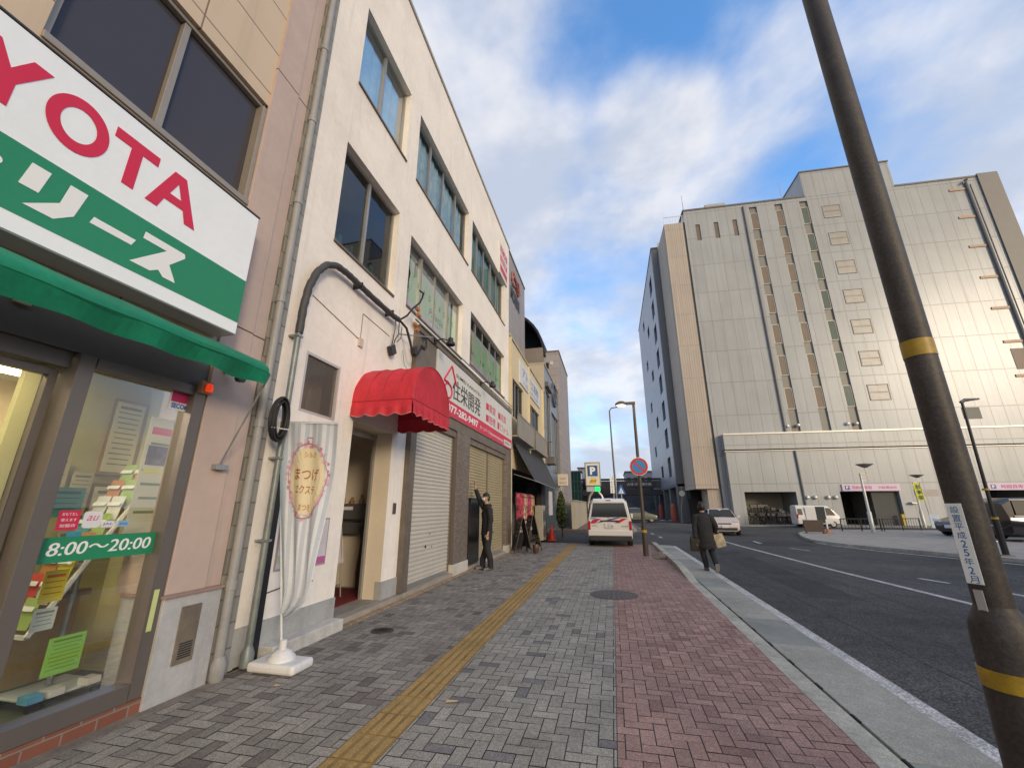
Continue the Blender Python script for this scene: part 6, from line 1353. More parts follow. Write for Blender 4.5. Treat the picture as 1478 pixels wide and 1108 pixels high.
for i in range(1, 22):
    b = dup(b0, ((11.75 + i * .27, 42.2 + rr.uniform(-.3, .3), .0) if i < 13 else (11.9 + (i - 13) * .3, 42.9 + rr.uniform(-.15, .15), .72 - max(0, i - 17) * .12)), R(rr.uniform(-14, 24)), ('silver', 'black', 'blue', 'maroon')[i % 4] + ' bicycle, number %d from the left in the %s alcove row' % ((i + 1, 'lower') if i < 13 else (i - 12, 'raised')))
    for k in KIDS(b):
        if k.name.startswith('frame'): k.data = k.data.copy(); k.data.materials.clear(); k.data.materials.append(fm_[i % 4])
# -- railings, planter board, bollards, chain
blk = mat('railing_black', (.02, .02, .02), .4, .2, var=.1)
def railing(x0, y0, x1, y1, lab):
    L = math.hypot(x1 - x0, y1 - y0); t = thing('railing', lab, 'railing', (x0, y0, .05), math.atan2(y1 - y0, x1 - x0), 'black railings on the plaza edge')
    m = MB(); m.tube([(0, 0, .72), (L, 0, .72)], .028, 6); m.tube([(0, 0, .12), (L, 0, .12)], .018, 6)
    for i in range(int(L / .22) + 1): m.tube([(i * .22, 0, .12), (i * .22, 0, .72)], .012, 5)
    m.obj('bars', blk, t)
    for x in (0, L * .5, L): MB().tube([(x, 0, 0), (x, 0, .74)], .035, 6).obj('post', blk, t)
railing(13.7, 31.0, 16.1, 31.6, 'black railing left of the pale street lamp before the garage'); railing(16.3, 31.7, 19.1, 33.2, 'black railing right of the pale street lamp before the garage')
t = thing('planter_board', 'dark brown board screen at the plaza corner in front of the small van', 'screen', (11.0, 28.0, .05)); MB().box(-.5, .5, -.04, .04, .08, .72).obj('board', mat('board_brown', (.065, .04, .03), .6, var=.2, vs=5), t, bevel=.01)
for x in (-.42, .42): MB().box(x - .03, x + .03, -.03, .03, 0, .08).obj('leg', blk, t)
t = thing('lane_cone', 'worn orange cone with a white sleeve beside the brown board screen', 'cone', (11.75, 28.2, .05)); MB().box(-.2, .2, -.2, .2, 0, .05).obj('base', mat('cone_orange', (.42, .16, .06), .6, var=.2), t, bevel=.01); MB().lathe([(.13, .05), (.05, .25), (.001, .25)], n=12).obj('body', MATS['cone_orange'], t, smooth=True); MB().lathe([(.05, .25), (.035, .75), (.001, .76)], n=10).obj('sleeve', whitep, t, smooth=True)
for i in range(3):
    t = thing('chain_post', ('white chain post nearest the foreground pole', 'white chain post in the middle of the plaza row', 'white chain post at the right edge')[i], 'bollard', (16.0 + i * 1.25, 23.4 + i * .15, .05), 0, 'white chain posts on the plaza')
    MB().lathe([(.13, 0), (.12, .04), (.03, .05), (.028, .75), (.04, .78), (.001, .8)], n=12).obj('post', whitep, t, smooth=True)
    if i < 2: MB().tube([(1.25 * k / 10, .15 * k / 10, .72 - .2 * math.sin(PI * k / 10)) for k in range(11)], .012, 5).obj('chain', whitep, t)

# -- street lamps
brown_m = mat('lamp_brown', (.075, .06, .05), .45, .3, var=.12, vs=3)
yel_b = mat('band_yellow', (.42, .28, .015), .5, var=.15, vs=6)
lp = thing('street_lamp', 'brown street lamp with a lit head and a no-parking disc beside the van', 'street lamp', (.93, 14.72, 0))
m = MB(); m.tube([(0, 0, 0), (0, 0, .9), (0, 0, .92), (.0, 0, 4.98)], [.085, .085, .06, .045], 12); m.obj('pole', brown_m, lp, smooth=True)
m = MB(); m.lathe([(.086, .70), (.088, .70), (.088, .78), (.086, .78)], n=14); m.obj('yellow_band', yel_b, lp)
m = MB(); m.box(-.30, .06, -.05, .05, 4.93, 5.02); m.lathe([(.001, .13), (.09, .12), (.19, .06), (.21, .0), (.17, -.02)], (-.42, 0, 4.94), 16, sq=.7); m.obj('lamp_head', mat('lamp_bronze', (.13, .11, .08), .4, .4), lp, smooth=True)
MB().lathe([(.165, .0), (.12, -.045), (.001, -.06)], (-.42, 0, 4.93), 16, sq=.7).obj('lamp_glass', mat('lamp_lit', (.9, .8, .6), .5, var=0, emit=(1.0, .78, .42), es=5), lp, smooth=True)
pl2 = D.lights.new('street_lamp_light', 'POINT'); pl2.energy = 6; pl2.color = (1, .8, .5); pl2.shadow_soft_size = .12
po2 = D.objects.new('street_lamp_light', pl2); COL.objects.link(po2); po2.location = (-.42, 0, 4.75); po2.parent = lp
ns = thing('no_parking_sign', 'round red and blue no-parking sign on the brown lamp post', 'sign', (.93, 14.6, 2.5), world=False)
NM = lambda u, v, w: (u, -w, v + .28)
MB(NM).lathe([(.001, .014), (.295, .014), (.30, .01), (.30, 0), (.001, 0)], n=36).obj('plate', sign_w, ns)
def annulus(mb, ro, ri, w, n=36):
    vs = []; fs = []
    for k in range(n): a = 2 * PI * k / n; vs += [(ro * math.cos(a), ro * math.sin(a), w), (ri * math.cos(a), ri * math.sin(a), w)]
    for k in range(n): fs.append((2 * k, (2 * k + 2) % (2 * n), (2 * k + 3) % (2 * n), 2 * k + 1))
    return mb.add(vs, fs)
MB(NM).prism([(.225 * math.cos(2 * PI * k / 36), .225 * math.sin(2 * PI * k / 36)) for k in range(36)], .0145, .016).obj('blue_disc', mat('sign_blue', (.03, .22, .50), .4, var=0), ns)
m = MB(NM); annulus(m, .285, .215, .0185); a = .155; m.quad((-a - .02, a - .02 + .0, .0185), (-a + .02, a + .02, .0185), (a + .02, -a + .02, .0185), (a - .02, -a - .02, .0185)); m.obj('red_ring', mat('sign_ring_red', (.55, .03, .02), .4, var=0), ns)
MB().box(-.08, .08, .01, .07, .25, .31).obj('clamp', steel, ns)
fl_ = thing('street_lamp', 'slim grey street lamp farther off with its arm to the right', 'street lamp', (.2, 30, 0)); MB().tube([(.12, 0, 0), (.03, 0, 5), (0, 0, 8.1), (.15, 0, 8.3), (.6, 0, 8.35)], [.08, .06, .045, .04, .035], 8).obj('pole', mat('slim_grey', (.12, .13, .14), .5, .3), fl_, smooth=True)
MB().add([(.45, -.08, 8.32), (.95, -.06, 8.34), (.95, .06, 8.34), (.45, .08, 8.32), (.45, -.06, 8.40), (.85, -.04, 8.40), (.85, .04, 8.40), (.45, .06, 8.40)], [(0, 3, 2, 1), (4, 5, 6, 7), (0, 1, 5, 4), (1, 2, 6, 5), (2, 3, 7, 6), (3, 0, 4, 7)]).obj('lamp_head', MATS['slim_grey'], fl_, bevel=.02)
def plaza_lamp(x, y, h, lab):
    t = thing('plaza_lamp', lab, 'street lamp', (x, y, .04), 0, 'pale plaza lamps with dish tops')
    g_ = mat('lamp_pale', (.45, .45, .41), .4, .4, var=.05)
    MB().tube([(0, 0, 0), (0, 0, 1.15), (0, 0, 1.2), (0, 0, h - .6)], [.11, .11, .07, .06], 10).obj('pole', g_, t, smooth=True)
    m = MB()
    for k in range(3): m.box(-.02, .36 , -.02, .02, h - .62 - k * .2, h - .58 - k * .2)
    m.box(.30, .36, -.02, .02, h - 1.02, h - .3); m.obj('arm', g_, t)
    MB().lathe([(.001, .12), (.42, .10), (.43, .07), (.10, -.12), (.001, -.14)], (.33, 0, h - .15), 18).obj('dish', mat('dish_grey', (.24, .235, .21), .35, .5), t, smooth=True)
plaza_lamp(14.45, 29.2, 3.95, 'pale lamp with a dish top before the narrower garage opening'); plaza_lamp(22.0, 37.8, 3.8, 'pale dish lamp behind the yellow flag')
bl = thing('street_lamp', 'slim black street lamp with yellow bands at the right edge of the plaza', 'street lamp', (11.72, 16.85, 0))
MB().tube([(0, 0, 0), (0, 0, 1.2), (0, 0, 1.22), (.1, 0, 4.95)], [.085, .085, .055, .04], 10).obj('pole', blackm, bl, smooth=True)
for z in (1.12, 2.0): MB().lathe([(.088, z), (.09, z), (.09, z + .06), (.088, z + .06)], n=12).obj('yellow_band', yel_b, bl)
m = MB(); m.tube([(.06, 0, 4.9), (.2, 0, 4.98), (.6, 0, 5.0)], [.05, .06, .03], 8); m.obj('lamp_head', mat('head_grey', (.15, .16, .17), .4, .4), bl, smooth=True)
MB().lathe([(.2, -.02), (.2, .03), (.1, .05)], (0, 0, .03), 12).obj('base', mat('base_rust', (.22, .15, .10), .8, var=.2), bl)
# -- flags on the plaza
t = thing('flag', 'bright yellow vertical flag with blue lettering before the grey building', 'flag', (21.35, 36.0, .04)); MB().tube([(.06, 0, 0), (-.05, 0, 3.1)], .02, 6).obj('pole', steel, t)
m = MB(); n = 8
for i in range(n): m.quad((-.38 + .45 * i / n, .02 * math.sin(i), 1.85), (-.38 + .45 * (i + 1) / n, .02 * math.sin(i + 1), 1.85), (-.45 + .45 * (i + 1) / n, .02 * math.sin(i + 1), 3.05), (-.45 + .45 * i / n, .02 * math.sin(i), 3.05))
m.obj('cloth', mat('flag_yellow', (.60, .62, .02), .7, var=.05), t); q = MB(); 
for i, c in enumerate('駐車場'): text(q, c, 0, 0, 0, .26, .28, .02, warp=lambda u, v, w, i=i: (-.19 + u, -.035, 2.8 - i * .36 + v))
q.obj('lettering', MATS['road_blue'], t)
t = thing('standing_sign', 'pale blue standing sign below the yellow flag', 'sign', (21.35, 35.6, .04)); MB().box(-.24, .30, -.02, .02, .05, .95).obj('panel', mat('panel_paleblue', (.45, .52, .60), .5, var=.15, vs=8), t, bevel=.01); q = MB(lambda u, v, w: (u, -.021 - w, v)); text(q, '満空', .03, .6, 0, .3, .18, .01); q.obj('lettering', MATS['road_blue'], t)

# -- foreground pole
fp = thing('lamp_column', 'thick dark brown steel column with yellow bands rising at the right edge', 'street lamp', (1.735, 2.65, -.03))
colm = speckle(mat('column_brown', (.040, .034, .029), .55, .1, var=.28, vs=7, bump=.2, bs=30, stain=.45), .3, 90)
m = MB(); m.tube([(0, 0, 1.06), (0, 0, 3.5), (0, 0, 7.4)], [.0705, .070, .066], 40); m.obj('shaft', colm, fp, smooth=True)
m = MB(); m.lathe([(.128, 0), (.121, .5), (.114, .93), (.108, 1.0), (.09, 1.04), (.074, 1.07), (.072, 1.08)], n=48); m.obj('sleeve', colm, fp, smooth=True)
m = MB(); m.lathe([(.16, 0), (.16, .02), (.13, .03)], n=32); m.obj('foot', colm, fp)
for z, r, h in ((.74, .1205, .075), (2.33, .0725, .095)):
    m = MB(); m.lathe([(r - .002, z), (r, z + .001), (r, z + h), (r - .002, z + h + .001)], n=48); m.obj('yellow_band', mat('band_tape', (.34, .22, .012), .45, var=.3, vs=9, stain=.5), fp, smooth=True)
m = MB(lambda u, v, w: tuple(Vector((math.cos(R(200 + u)), math.sin(R(200 + u)), 0)) * (.0712 + w) + Vector((0, 0, v))))
for u_, v_, a_, h_ in ((8, 2.55, 16, .004), (30, 2.9, 9, .003), (12, 1.62, 5, .03), (38, 1.35, 4, .02), (-5, 2.3, 7, .003)):
    m.add([(u_, v_, 0), (u_ + a_, v_ + h_ * 3, 0), (u_ + a_, v_ + h_ * 4, 0), (u_, v_ + h_, 0)], [(0, 1, 2, 3)])
m.obj('scuffs', mat('scuff_pale', (.10, .095, .085), .8, var=.3, vs=30), fp)
m = MB(); m.tube([(.3, 0, 7.3), (0, 0, 7.45), (-.3, 0, 7.5)], .05, 8); m.obj('arm', colm, fp)
dp_ = thing('date_plate', 'white plate with blue vertical lettering strapped to the thick brown column', 'sign', (1.735, 2.65, 1.1))
an = R(205)   # faces left and a little towards us
er, et_ = Vector((math.cos(an), math.sin(an), 0)), Vector((-math.sin(an), math.cos(an), 0))
CM = lambda u, v, w: tuple(er * (.0745 + w - .0 * abs(u)) + et_ * u + Vector((0, 0, v)))
MB(CM).box(-.034, .034, .045, .415, 0, .002).obj('plate', sign_w, dp_, bevel=.0008)
q = MB(CM)
for i, c in enumerate('設置平成25年2月'): text(q, c, 0, .385 - i * .040, .0025, .036 if c not in '252' else .022, .033, .012)
q.obj('lettering', mat('letter_blue', (.02, .16, .40), .5, var=0), dp_)
MB(CM).box(-.018, .018, -.09, .02, 0, .003).obj('inspection_tag', mat('tag_pale', (.4, .4, .38), .5, var=.1), label='small pale inspection tag below the date plate on the brown column', cat='tag', loc=(0, 0, 0)).location = (1.735, 2.65, 1.1)
MB().tube([(0, 0, 3.6), (.001, 0, 3.6)], .001, 3) if False else None
# ================= PEOPLE =================
skinm = mat('skin', (.42, .26, .19), .55, var=.05); hairm = mat('hair_black', (.012, .010, .009), .5, var=.2, vs=40, bump=.4, bs=90)
clothk = mat('cloth_black', (.014, .014, .016), .8, var=.15, vs=6); clothn = mat('trouser_black', (.018, .018, .022), .85, var=.15, vs=6); coatm = mat('coat_charcoal', (.020, .020, .022), .85, var=.2, vs=4)
shoe = mat('shoe_black', (.015, .015, .016), .4, var=.1); sole = mat('sole_grey', (.20, .20, .19), .7)
def chain(pts, edges, seq, start=None):
    prev = start
    for p in seq:
        pts.append(p); i = len(pts) - 1
        if prev is not None: edges.append((prev, i))
        prev = i
    return prev
def hand(pts, edges, wrist, d, side, thumb, curl=.2):
    """palm, four unequal fingers and a thumb continuing a skinned arm. d = direction of the hand, side = across the palm"""
    w = Vector(pts[wrist][:3]); d = Vector(d).normalized(); side = Vector(side).normalized(); n = d.cross(side).normalized()
    pm = w + d * .045; pts.append((*pm, .026, .016)); p1 = len(pts) - 1; edges.append((wrist, p1))
    for k, (o, L) in enumerate(((-.027, .060), (-.009, .072), (.009, .068), (.026, .052))):
        b = w + d * .085 + side * o; m_ = b + d * L * .55 + n * curl * L * .3; e = m_ + d * L * .45 + n * curl * L * .8
        chain(pts, edges, [(*b, .0095), (*m_, .0085), (*e, .0065)], p1)
    b = w + d * .04 + side * .034 * thumb; e = b + d * .035 + side * .028 * thumb; e2 = e + d * .025 + side * .01 * thumb
    chain(pts, edges, [(*b, .011), (*e, .0095), (*e2, .007)], p1)
from mathutils import noise as mnoise
def lathe_rings(pts, n, wr, seed, sub=5):
    P = []
    for a, b in zip(pts, pts[1:]):
        for k in range(sub): P.append([lerp(x, y, k / sub) for x, y in zip(a, b)])
    P.append(list(pts[-1])); out = []; prev = None
    for i, p in enumerate(P):
        c = Vector(p[:3]); q = Vector(P[min(i + 1, len(P) - 1)][:3]) - Vector(P[max(i - 1, 0)][:3]); q.normalize()
        if prev is None: prev = Vector((1, 0, 0)) if abs(q.x) < .8 else Vector((0, 1, 0))
        u = (prev - q * prev.dot(q)).normalized(); v = q.cross(u); prev = u; ring = []
        for k in range(n):
            a = 2 * PI * k / n; d = u * math.cos(a) * p[3] + v * math.sin(a) * p[4]; w = c + d
            f = 1 + wr * (mnoise.noise(Vector((w.x * 9, w.y * 9, w.z * 14 + seed))) + .6 * mnoise.noise(Vector((w.x * 22, w.y * 22, w.z * 9 - seed))))
            ring.append(c + d * f)
        out.append(ring)
    return out
def garment(name, limbs, mt, parent, wr=.10):
    m = MB()
    for i, l in enumerate(limbs): m.loft(lathe_rings([(*p[:3], p[3], p[4] if len(p) > 4 else p[3]) for p in l], 22, wr, i * 3.7))
    return m.obj(name, mt, parent, smooth=True)
def head(t, c, yaw, hairlen, mask=False, hood=False):
    """face features, hair and ears set on the skinned head at c, looking along yaw (0 = -y)"""
    Rz = Matrix.Rotation(yaw, 3, 'Z'); c = Vector(c)
    P = lambda x, y, z: tuple(c + Rz @ Vector((x, y, z)))
    m = MB()
    for s in (-1, 1): m.lathe([(.001, -.011), (.009, -.006), (.012, 0), (.009, .006), (.001, .011)], (0, 0, 0), 8)
    m.v = m.v[:0]; m.f = []; m.m = []
    for s in (-1, 1): m.add([P(s * .032 + .013 * math.cos(a), -.090, .008 + .006 * math.sin(a)) for a in [k * PI / 4 for k in range(8)]], [tuple(range(8))])
    m.obj('eyes', ink, t)
    m = MB()
    for s in (-1, 1): m.add([P(s * .018, -.093, .030), P(s * .048, -.086, .033), P(s * .048, -.086, .038), P(s * .018, -.093, .036)], [(0, 1, 2, 3)])
    m.obj('eyebrows', hairm, t)
    m = MB(); m.loft([[P(x * k, -.086 - .0 + d, z) for x in (-.012, .0, .012)] + [P(0, -.086 + d - q, z)] for k, d, q, z in ((.5, 0, .004, .015), (.8, 0, .016, -.010), (1.1, .0, .022, -.026), (.6, .0, .004, -.034))]); m.obj('nose', skinm, t, smooth=True)
    m = MB()
    for s in (-1, 1): m.loft([[P(s * (.076 + w), y0 + .006, z) for y0 in (0,)] + [P(s * (.088 + w), y0, z) for y0 in (-.004, .018)] + [P(s * (.074 + w), .02, z)] for w, z, y0 in ((-.004, -.035, 0), (.002, -.01, 0), (.004, .015, 0), (-.002, .028, 0))])
    m.obj('ears', skinm, t, smooth=True)
    if mask:
        m = MB(); rows = []
        for z, wd, dy in ((-.002, .060, -.088), (-.02, .068, -.110), (-.045, .068, -.106), (-.072, .055, -.086), (-.082, .040, -.068)):
            rows.append([P(wd * math.sin(a), dy * (.35 + .65 * math.cos(a)) - .006, z) for a in [(-1 + 2 * k / 8) * 1.25 for k in range(9)]])
        m.loft(rows, cap=False, closed=False); o = m.obj('face_mask', mat('mask_white', (.66, .68, .70), .8, var=.03), t, smooth=True)
        q = MB()
        for s in (-1, 1): q.tube([P(s * .062, -.045, -.02), P(s * .082, .0, -.006)], .0018, 4); q.tube([P(s * .058, -.04, -.06), P(s * .082, .0, -.02)], .0018, 4)
        q.obj('ear_loops', MATS['mask_white'], o)
    else:
        MB().add([P(-.024, -.0865, -.052), P(0, -.094, -.056), P(.024, -.0865, -.052), P(0, -.094, -.049)], [(0, 1, 2, 3)]).obj('mouth', mat('lip', (.30, .12, .10), .5), t)
    # hair: cap of rough short strands
    rr = random.Random(3); m = MB(); n, k_ = 22, 9; rows = []
    for j in range(k_ + 1):
        el = PI / 2 - (j / k_) * (PI / 2 + .75); row = []
        for i in range(n):
            a = 2 * PI * i / n; front = -math.sin(a)     # -y is the face
            e2 = el if front < .2 else max(el, .40 + .12 * math.sin(a * 7))
            rx, ry, rz = .087, .106, .128; jt = 1 + rr.uniform(-.02, .035)
            row.append(P(rx * math.cos(e2) * math.cos(a) * jt, (ry * math.cos(e2) * math.sin(a)) * jt + .008, rz * math.sin(e2) * jt + (.004 if e2 > 0 else .0)))
        rows.append(row)
    m.loft(rows[1:], cap=True); m.obj('hair', hairm, t, smooth=True)

# --- man at the shutter, right arm raised against it, facing left towards us
man = thing('person', 'man in black jacket and white mask reaching one arm up the beige shutter', 'person', (-3.08, 10.75, .0))
man.location.z = .0
# figure faces -y with a turn to -x (his left-hand wall side is -x)
pts = []; ed = []
pel = chain(pts, ed, [(0, 0, .97, .10, .075)])
sp = chain(pts, ed, [(0, .0, 1.12, .095, .07), (-.01, .0, 1.30, .105, .07), (-.02, .01, 1.44, .075, .055), (-.02, .0, 1.545, .055)], pel)
hd = chain(pts, ed, [(-.03, -.02, 1.62, .065), (-.035, -.03, 1.70, .085, .095), (-.035, -.025, 1.775, .070, .080)], sp)
chest = 2
for s in (-1, 1):
    hip = chain(pts, ed, [(s * .09, 0, .90, .085), (s * .10 + .02, -.02 * s, .50, .062), (s * .10 + (.05 if s > 0 else -.02), .06 * s, .11, .043), (s * .10 + (.05 if s > 0 else -.02), -.03 + .06 * s, .055, .040), (s * .10 + (.06 if s > 0 else -.04), -.15 + .06 * s, .04, .032)], pel)
# raised arm (his right, on the wall side -x)
a = chain(pts, ed, [(-.17, .0, 1.44, .045), (-.20, -.13, 1.64, .038), (-.19, -.18, 1.74, .036), (-.165, -.28, 1.97, .030), (-.162, -.295, 2.02, .025)], chest)
hand(pts, ed, a, (.02, -.22, 1), (1, .0, 0), 1, .25)
b = chain(pts, ed, [(.17, .0, 1.42, .045), (.235, .02, 1.16, .038), (.228, -.03, .93, .032), (.22, -.045, .86, .027)], chest)
hand(pts, ed, b, (0, -.12, -1), (0, 1, -.1), -1, .5)
skin('body', pts, ed, skinm, man)
garment('jacket', [[(0, 0, .80, .175, .135), (0, 0, .84, .18, .14), (0, 0, 1.0, .18, .135), (0, 0, 1.15, .175, .13), (-.01, 0, 1.32, .195, .135), (-.02, .01, 1.42, .185, .12), (-.02, .01, 1.48, .13, .10), (-.02, .005, 1.53, .075, .075), (-.02, .005, 1.545, .05, .05)],
    [(-.10, 0, 1.42, .09, .09), (-.17, -.01, 1.45, .085, .085), (-.20, -.13, 1.64, .066, .066), (-.19, -.18, 1.74, .062, .062), (-.17, -.265, 1.93, .050, .050), (-.168, -.27, 1.94, .036, .036)],
    [(.08, 0, 1.42, .09, .09), (.175, .0, 1.42, .085, .085), (.235, .02, 1.17, .066, .066), (.232, .0, 1.07, .062, .062), (.228, -.03, .92, .052, .052), (.228, -.03, .91, .036, .036)]], clothk, man)
MB().lathe([(.07, 0), (.10, .04), (.095, .09), (.07, .11)], (-.02, .03, 1.46), 14).obj('collar', clothk, man, smooth=True)
fx = lambda s: s * .10 + (.05 if s > 0 else -.02)
garment('trousers', [[(0, 0, .98, .155, .12), (0, 0, .88, .165, .125), (0, 0, .80, .15, .12)]] + [[(s * .08, 0, .88, .10, .11), (s * .095, 0, .75, .098, .105), (s * .10 + .02, -.02 * s, .50, .078, .082), (fx(s), .05 * s, .25, .068, .074), (fx(s), .06 * s, .08, .066, .075), (fx(s), .06 * s - .005, .05, .068, .078)] for s in (-1, 1)], clothn, man)
for s in (-1, 1):
    sx, sy = s * .10 + (.05 if s > 0 else -.02), .06 * s; m = MB()
    m.loft([[(sx + x, sy + y, z) for x, y in ((-.045, .06), (.045, .06), (.05, -.08), (.04, -.19), (0, -.21), (-.04, -.19), (-.05, -.08))] for z in (.0, .025)] + [[(sx + x * .85, sy + y * .95, .055) for x, y in ((-.045, .06), (.045, .06), (.05, -.08), (.04, -.19), (0, -.20), (-.04, -.19), (-.05, -.08))], [(sx + x * .7, sy + y * .6 - .0, .10) for x, y in ((-.045, .08), (.045, .08), (.05, -.02), (.04, -.06), (0, -.07), (-.04, -.06), (-.05, -.02))]])
    so2 = m.obj('shoe', shoe, man, smooth=True); MB().box(sx - .047, sx + .047, sy - .2, sy + .062, .0, .014).obj('sole', sole, so2, bevel=.006)
head(man, (-.035, -.025, 1.72), R(10), 0, mask=True)
man.rotation_euler = (0, 0, R(-55)); man.location = (-3.16, 10.72, 0)

# --- man walking away on the gutter with bags
wk = thing('person', 'person in a dark long coat walking away along the gutter with bags', 'person', (2.25, 12.0, -.035))
pts = []; ed = []
pel = chain(pts, ed, [(0, 0, .86, .095, .075)])
sp = chain(pts, ed, [(0, .02, 1.0, .09, .07), (0, .05, 1.17, .10, .07), (0, .08, 1.29, .075, .055), (0, .10, 1.385, .055)], pel)
hd = chain(pts, ed, [(0, .125, 1.44, .062), (0, .14, 1.51, .082, .092), (0, .135, 1.58, .066, .078)], sp)
LG = {-1: [(-.085, 0, .78, .085), (-.10, .10, .46, .06), (-.06, .05, .10, .042), (-.06, .06, .05, .038), (-.07, .19, .035, .03)],
      1: [(.085, 0, .78, .085), (.10, .02, .44, .06), (.11, -.28, .20, .042), (.11, -.32, .16, .038), (.11, -.27, .05, .03)]}
for s in (-1, 1): chain(pts, ed, LG[s], pel)
a = chain(pts, ed, [(-.165, .07, 1.27, .045), (-.235, .03, 1.02, .038), (-.25, -.02, .80, .034), (-.25, -.025, .73, .026)], 2)
hand(pts, ed, a, (0, -.05, -1), (0, 1, 0), 1, .5)
b = chain(pts, ed, [(.165, .07, 1.27, .045), (.26, .02, 1.06, .038), (.25, .18, .90, .034), (.25, .22, .88, .026)], 2)
hand(pts, ed, b, (0, .8, -.6), (1, 0, 0), -1, .9)
skin('body', pts, ed, skinm, wk)
garment('coat', [[(0, .0, .52, .20, .165), (0, 0, .56, .215, .175), (0, 0, .72, .20, .16), (0, .01, .92, .18, .145), (0, .04, 1.12, .195, .145), (0, .07, 1.26, .185, .125), (0, .09, 1.33, .13, .10), (0, .105, 1.385, .072, .075), (0, .105, 1.40, .05, .05)],
    [(-.09, .07, 1.26, .09, .09), (-.17, .07, 1.28, .084, .084), (-.235, .03, 1.03, .068, .068), (-.245, .0, .92, .064, .064), (-.255, -.02, .77, .055, .055), (-.255, -.02, .76, .036, .036)],
    [(.09, .07, 1.26, .09, .09), (.17, .07, 1.28, .084, .084), (.26, .02, 1.07, .068, .068), (.255, .08, .98, .064, .064), (.25, .17, .905, .055, .055), (.25, .175, .90, .036, .036)]], coatm, wk)
garment('trousers', [[(s * .08, 0, .80, .095, .10), (LG[s][0][0], LG[s][0][1], .70, .092, .10), (LG[s][1][0], LG[s][1][1], LG[s][1][2], .076, .08), (lerp(LG[s][1][0], LG[s][2][0], .6), lerp(LG[s][1][1], LG[s][2][1], .6), lerp(LG[s][1][2], LG[s][2][2], .6), .068, .072), (LG[s][2][0], LG[s][2][1] - (0 if s < 0 else .02), LG[s][2][2] - .02, .064, .068)] for s in (-1, 1)], clothn, wk)
m = MB(); m.loft([[(-.06 + x, .06 + y, z) for x, y in ((-.045, -.06), (.045, -.06), (.05, .08), (.03, .19), (-.03, .19), (-.05, .08))] for z in (.0, .03, .07)] + [[(-.06 + x * .7, .05 + y * .4, .11) for x, y in ((-.045, -.06), (.045, -.06), (.05, .08), (.03, .19), (-.03, .19), (-.05, .08))]]); m.obj('shoe', shoe, wk, smooth=True)
Mx = Matrix.Rotation(R(62), 3, 'X')
def heel(p): v = Mx @ Vector(p); return (.11 + v.x, -.33 + v.y, .17 + v.z) if False else (.11 + p[0], -.31 + p[2] * -.9 + p[1] * .25, .13 - p[1] * .85 + p[2] * .25 + .02)
m = MB(); m.loft([[heel((x, y, z)) for x, y in ((-.045, -.06), (.045, -.06), (.05, .06), (.03, .16), (-.03, .16), (-.05, .06))] for z in (.0, .03, .07)]); so2 = m.obj('shoe', shoe, wk, smooth=True)
MB().add([heel((x, y, .072)) for x, y in ((-.045, -.06), (.045, -.06), (.05, .06), (.03, .16), (-.03, .16), (-.05, .06))], [tuple(range(6))]).obj('sole', sole, so2)
head(wk, (0, .135, 1.53), PI, 0)
bg1 = thing('shoulder_bag', 'dark olive shoulder bag carried in the left hand of the walking person', 'bag', (2.02, 12.0, .62), world=False)
m = MB(); m.loft([[(x * k, y * k2, z) for x, y in ((-.16, -.06), (.16, -.06), (.17, 0), (.16, .06), (-.16, .06), (-.17, 0))] for z, k, k2 in ((-.20, .92, .7), (-.16, 1.0, 1.0), (.02, 1.0, 1.1), (.12, .9, .8), (.15, .8, .3))]); m.obj('pouch', mat('bag_olive', (.03, .028, .018), .8, var=.25, vs=8), bg1, smooth=True, bevel=.01)
MB().box(-.15, .15, -.075, -.06, -.02, .1).obj('flap', MATS['bag_olive'], bg1, bevel=.01)
MB().tube([(-.14, 0, .12), (-.02, .0, .30), (.05, .02, .32), (.14, 0, .12)], .010, 6).obj('strap', MATS['bag_olive'], bg1)
bg2 = thing('tote_bag', 'cream shopping tote with leaves of print on the right arm of the walking person', 'bag', (2.58, 12.12, .68), world=False)
bg2.rotation_euler = (0, R(-14), 0); bg2.scale = (.85, .85, .85)
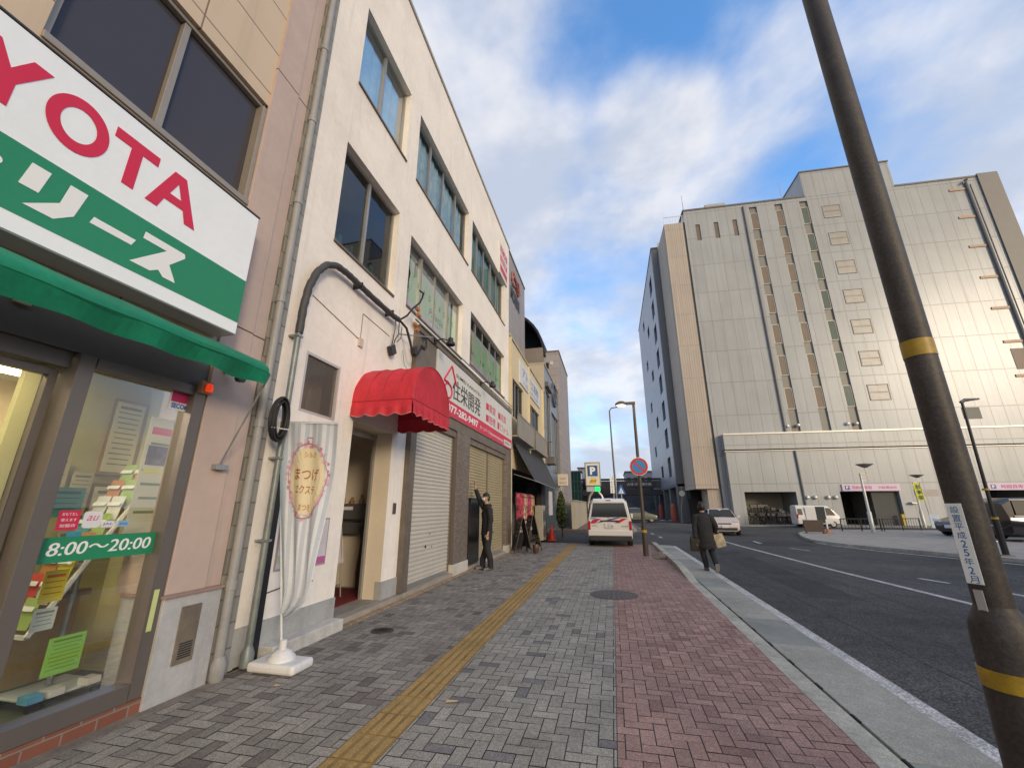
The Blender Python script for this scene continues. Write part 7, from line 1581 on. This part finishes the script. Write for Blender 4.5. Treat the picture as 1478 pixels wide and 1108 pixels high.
m = MB(); m.loft([[(x * k, y * k2, z) for x, y in ((-.14, -.05), (.14, -.05), (.15, 0), (.14, .05), (-.14, .05), (-.15, 0))] for z, k, k2 in ((-.19, .9, .8), (-.12, 1.0, 1.1), (.10, 1.0, 1.0), (.18, .95, .35))]); m.obj('bag', mat('tote_cream', (.50, .42, .28), .8, var=.35, vs=9), bg2, smooth=True)
m = MB(); m.tube([(-.09, 0, .17), (-.05, .02, .30), (.03, .02, .30), (.07, 0, .17)], .009, 6); m.obj('strap', MATS['tote_cream'], bg2)
# --- far pedestrian with bicycle near the lift tower
fpn = thing('person', 'tiny distant person in dark clothes near the lift tower', 'person', (-2.9, 47, .06))
pts = []; ed = []; pel = chain(pts, ed, [(0, 0, .95, .13)]); sp = chain(pts, ed, [(0, 0, 1.3, .16), (0, 0, 1.48, .06), (0, 0, 1.62, .09), (0, 0, 1.7, .08)], pel)
for s in (-1, 1): chain(pts, ed, [(s * .1, 0, .85, .08), (s * .12, .05 * s, .1, .05)], pel); chain(pts, ed, [(s * .2, 0, 1.38, .06), (s * .26, 0, 1.1, .045), (s * .25, -.05, .85, .035)], 1)
skin('body', pts, ed, skinm, fpn, sub=1)
jp = []; je = []; p0 = chain(jp, je, [(0, 0, .8, .17)]); chain(jp, je, [(0, 0, 1.1, .17), (0, 0, 1.35, .18), (0, 0, 1.45, .09)], p0)
for s in (-1, 1): chain(jp, je, [(s * .21, 0, 1.38, .08), (s * .27, 0, 1.1, .06), (s * .26, -.03, .92, .05)], 2)
skin('jacket', jp, je, mat('jacket_grey', (.10, .09, .09), .8), fpn, sub=1)
jp = []; je = []; p0 = chain(jp, je, [(0, 0, .92, .14)])
for s in (-1, 1): chain(jp, je, [(s * .1, 0, .82, .1), (s * .12, .05 * s, .12, .06)], p0)
skin('trousers', jp, je, clothn, fpn, sub=1)
MB().lathe([(.001, .1), (.08, .07), (.105, 0), (.09, -.06), (.001, -.08)], (0, .015, 1.68), 12).obj('hair', hairm, fpn, smooth=True)
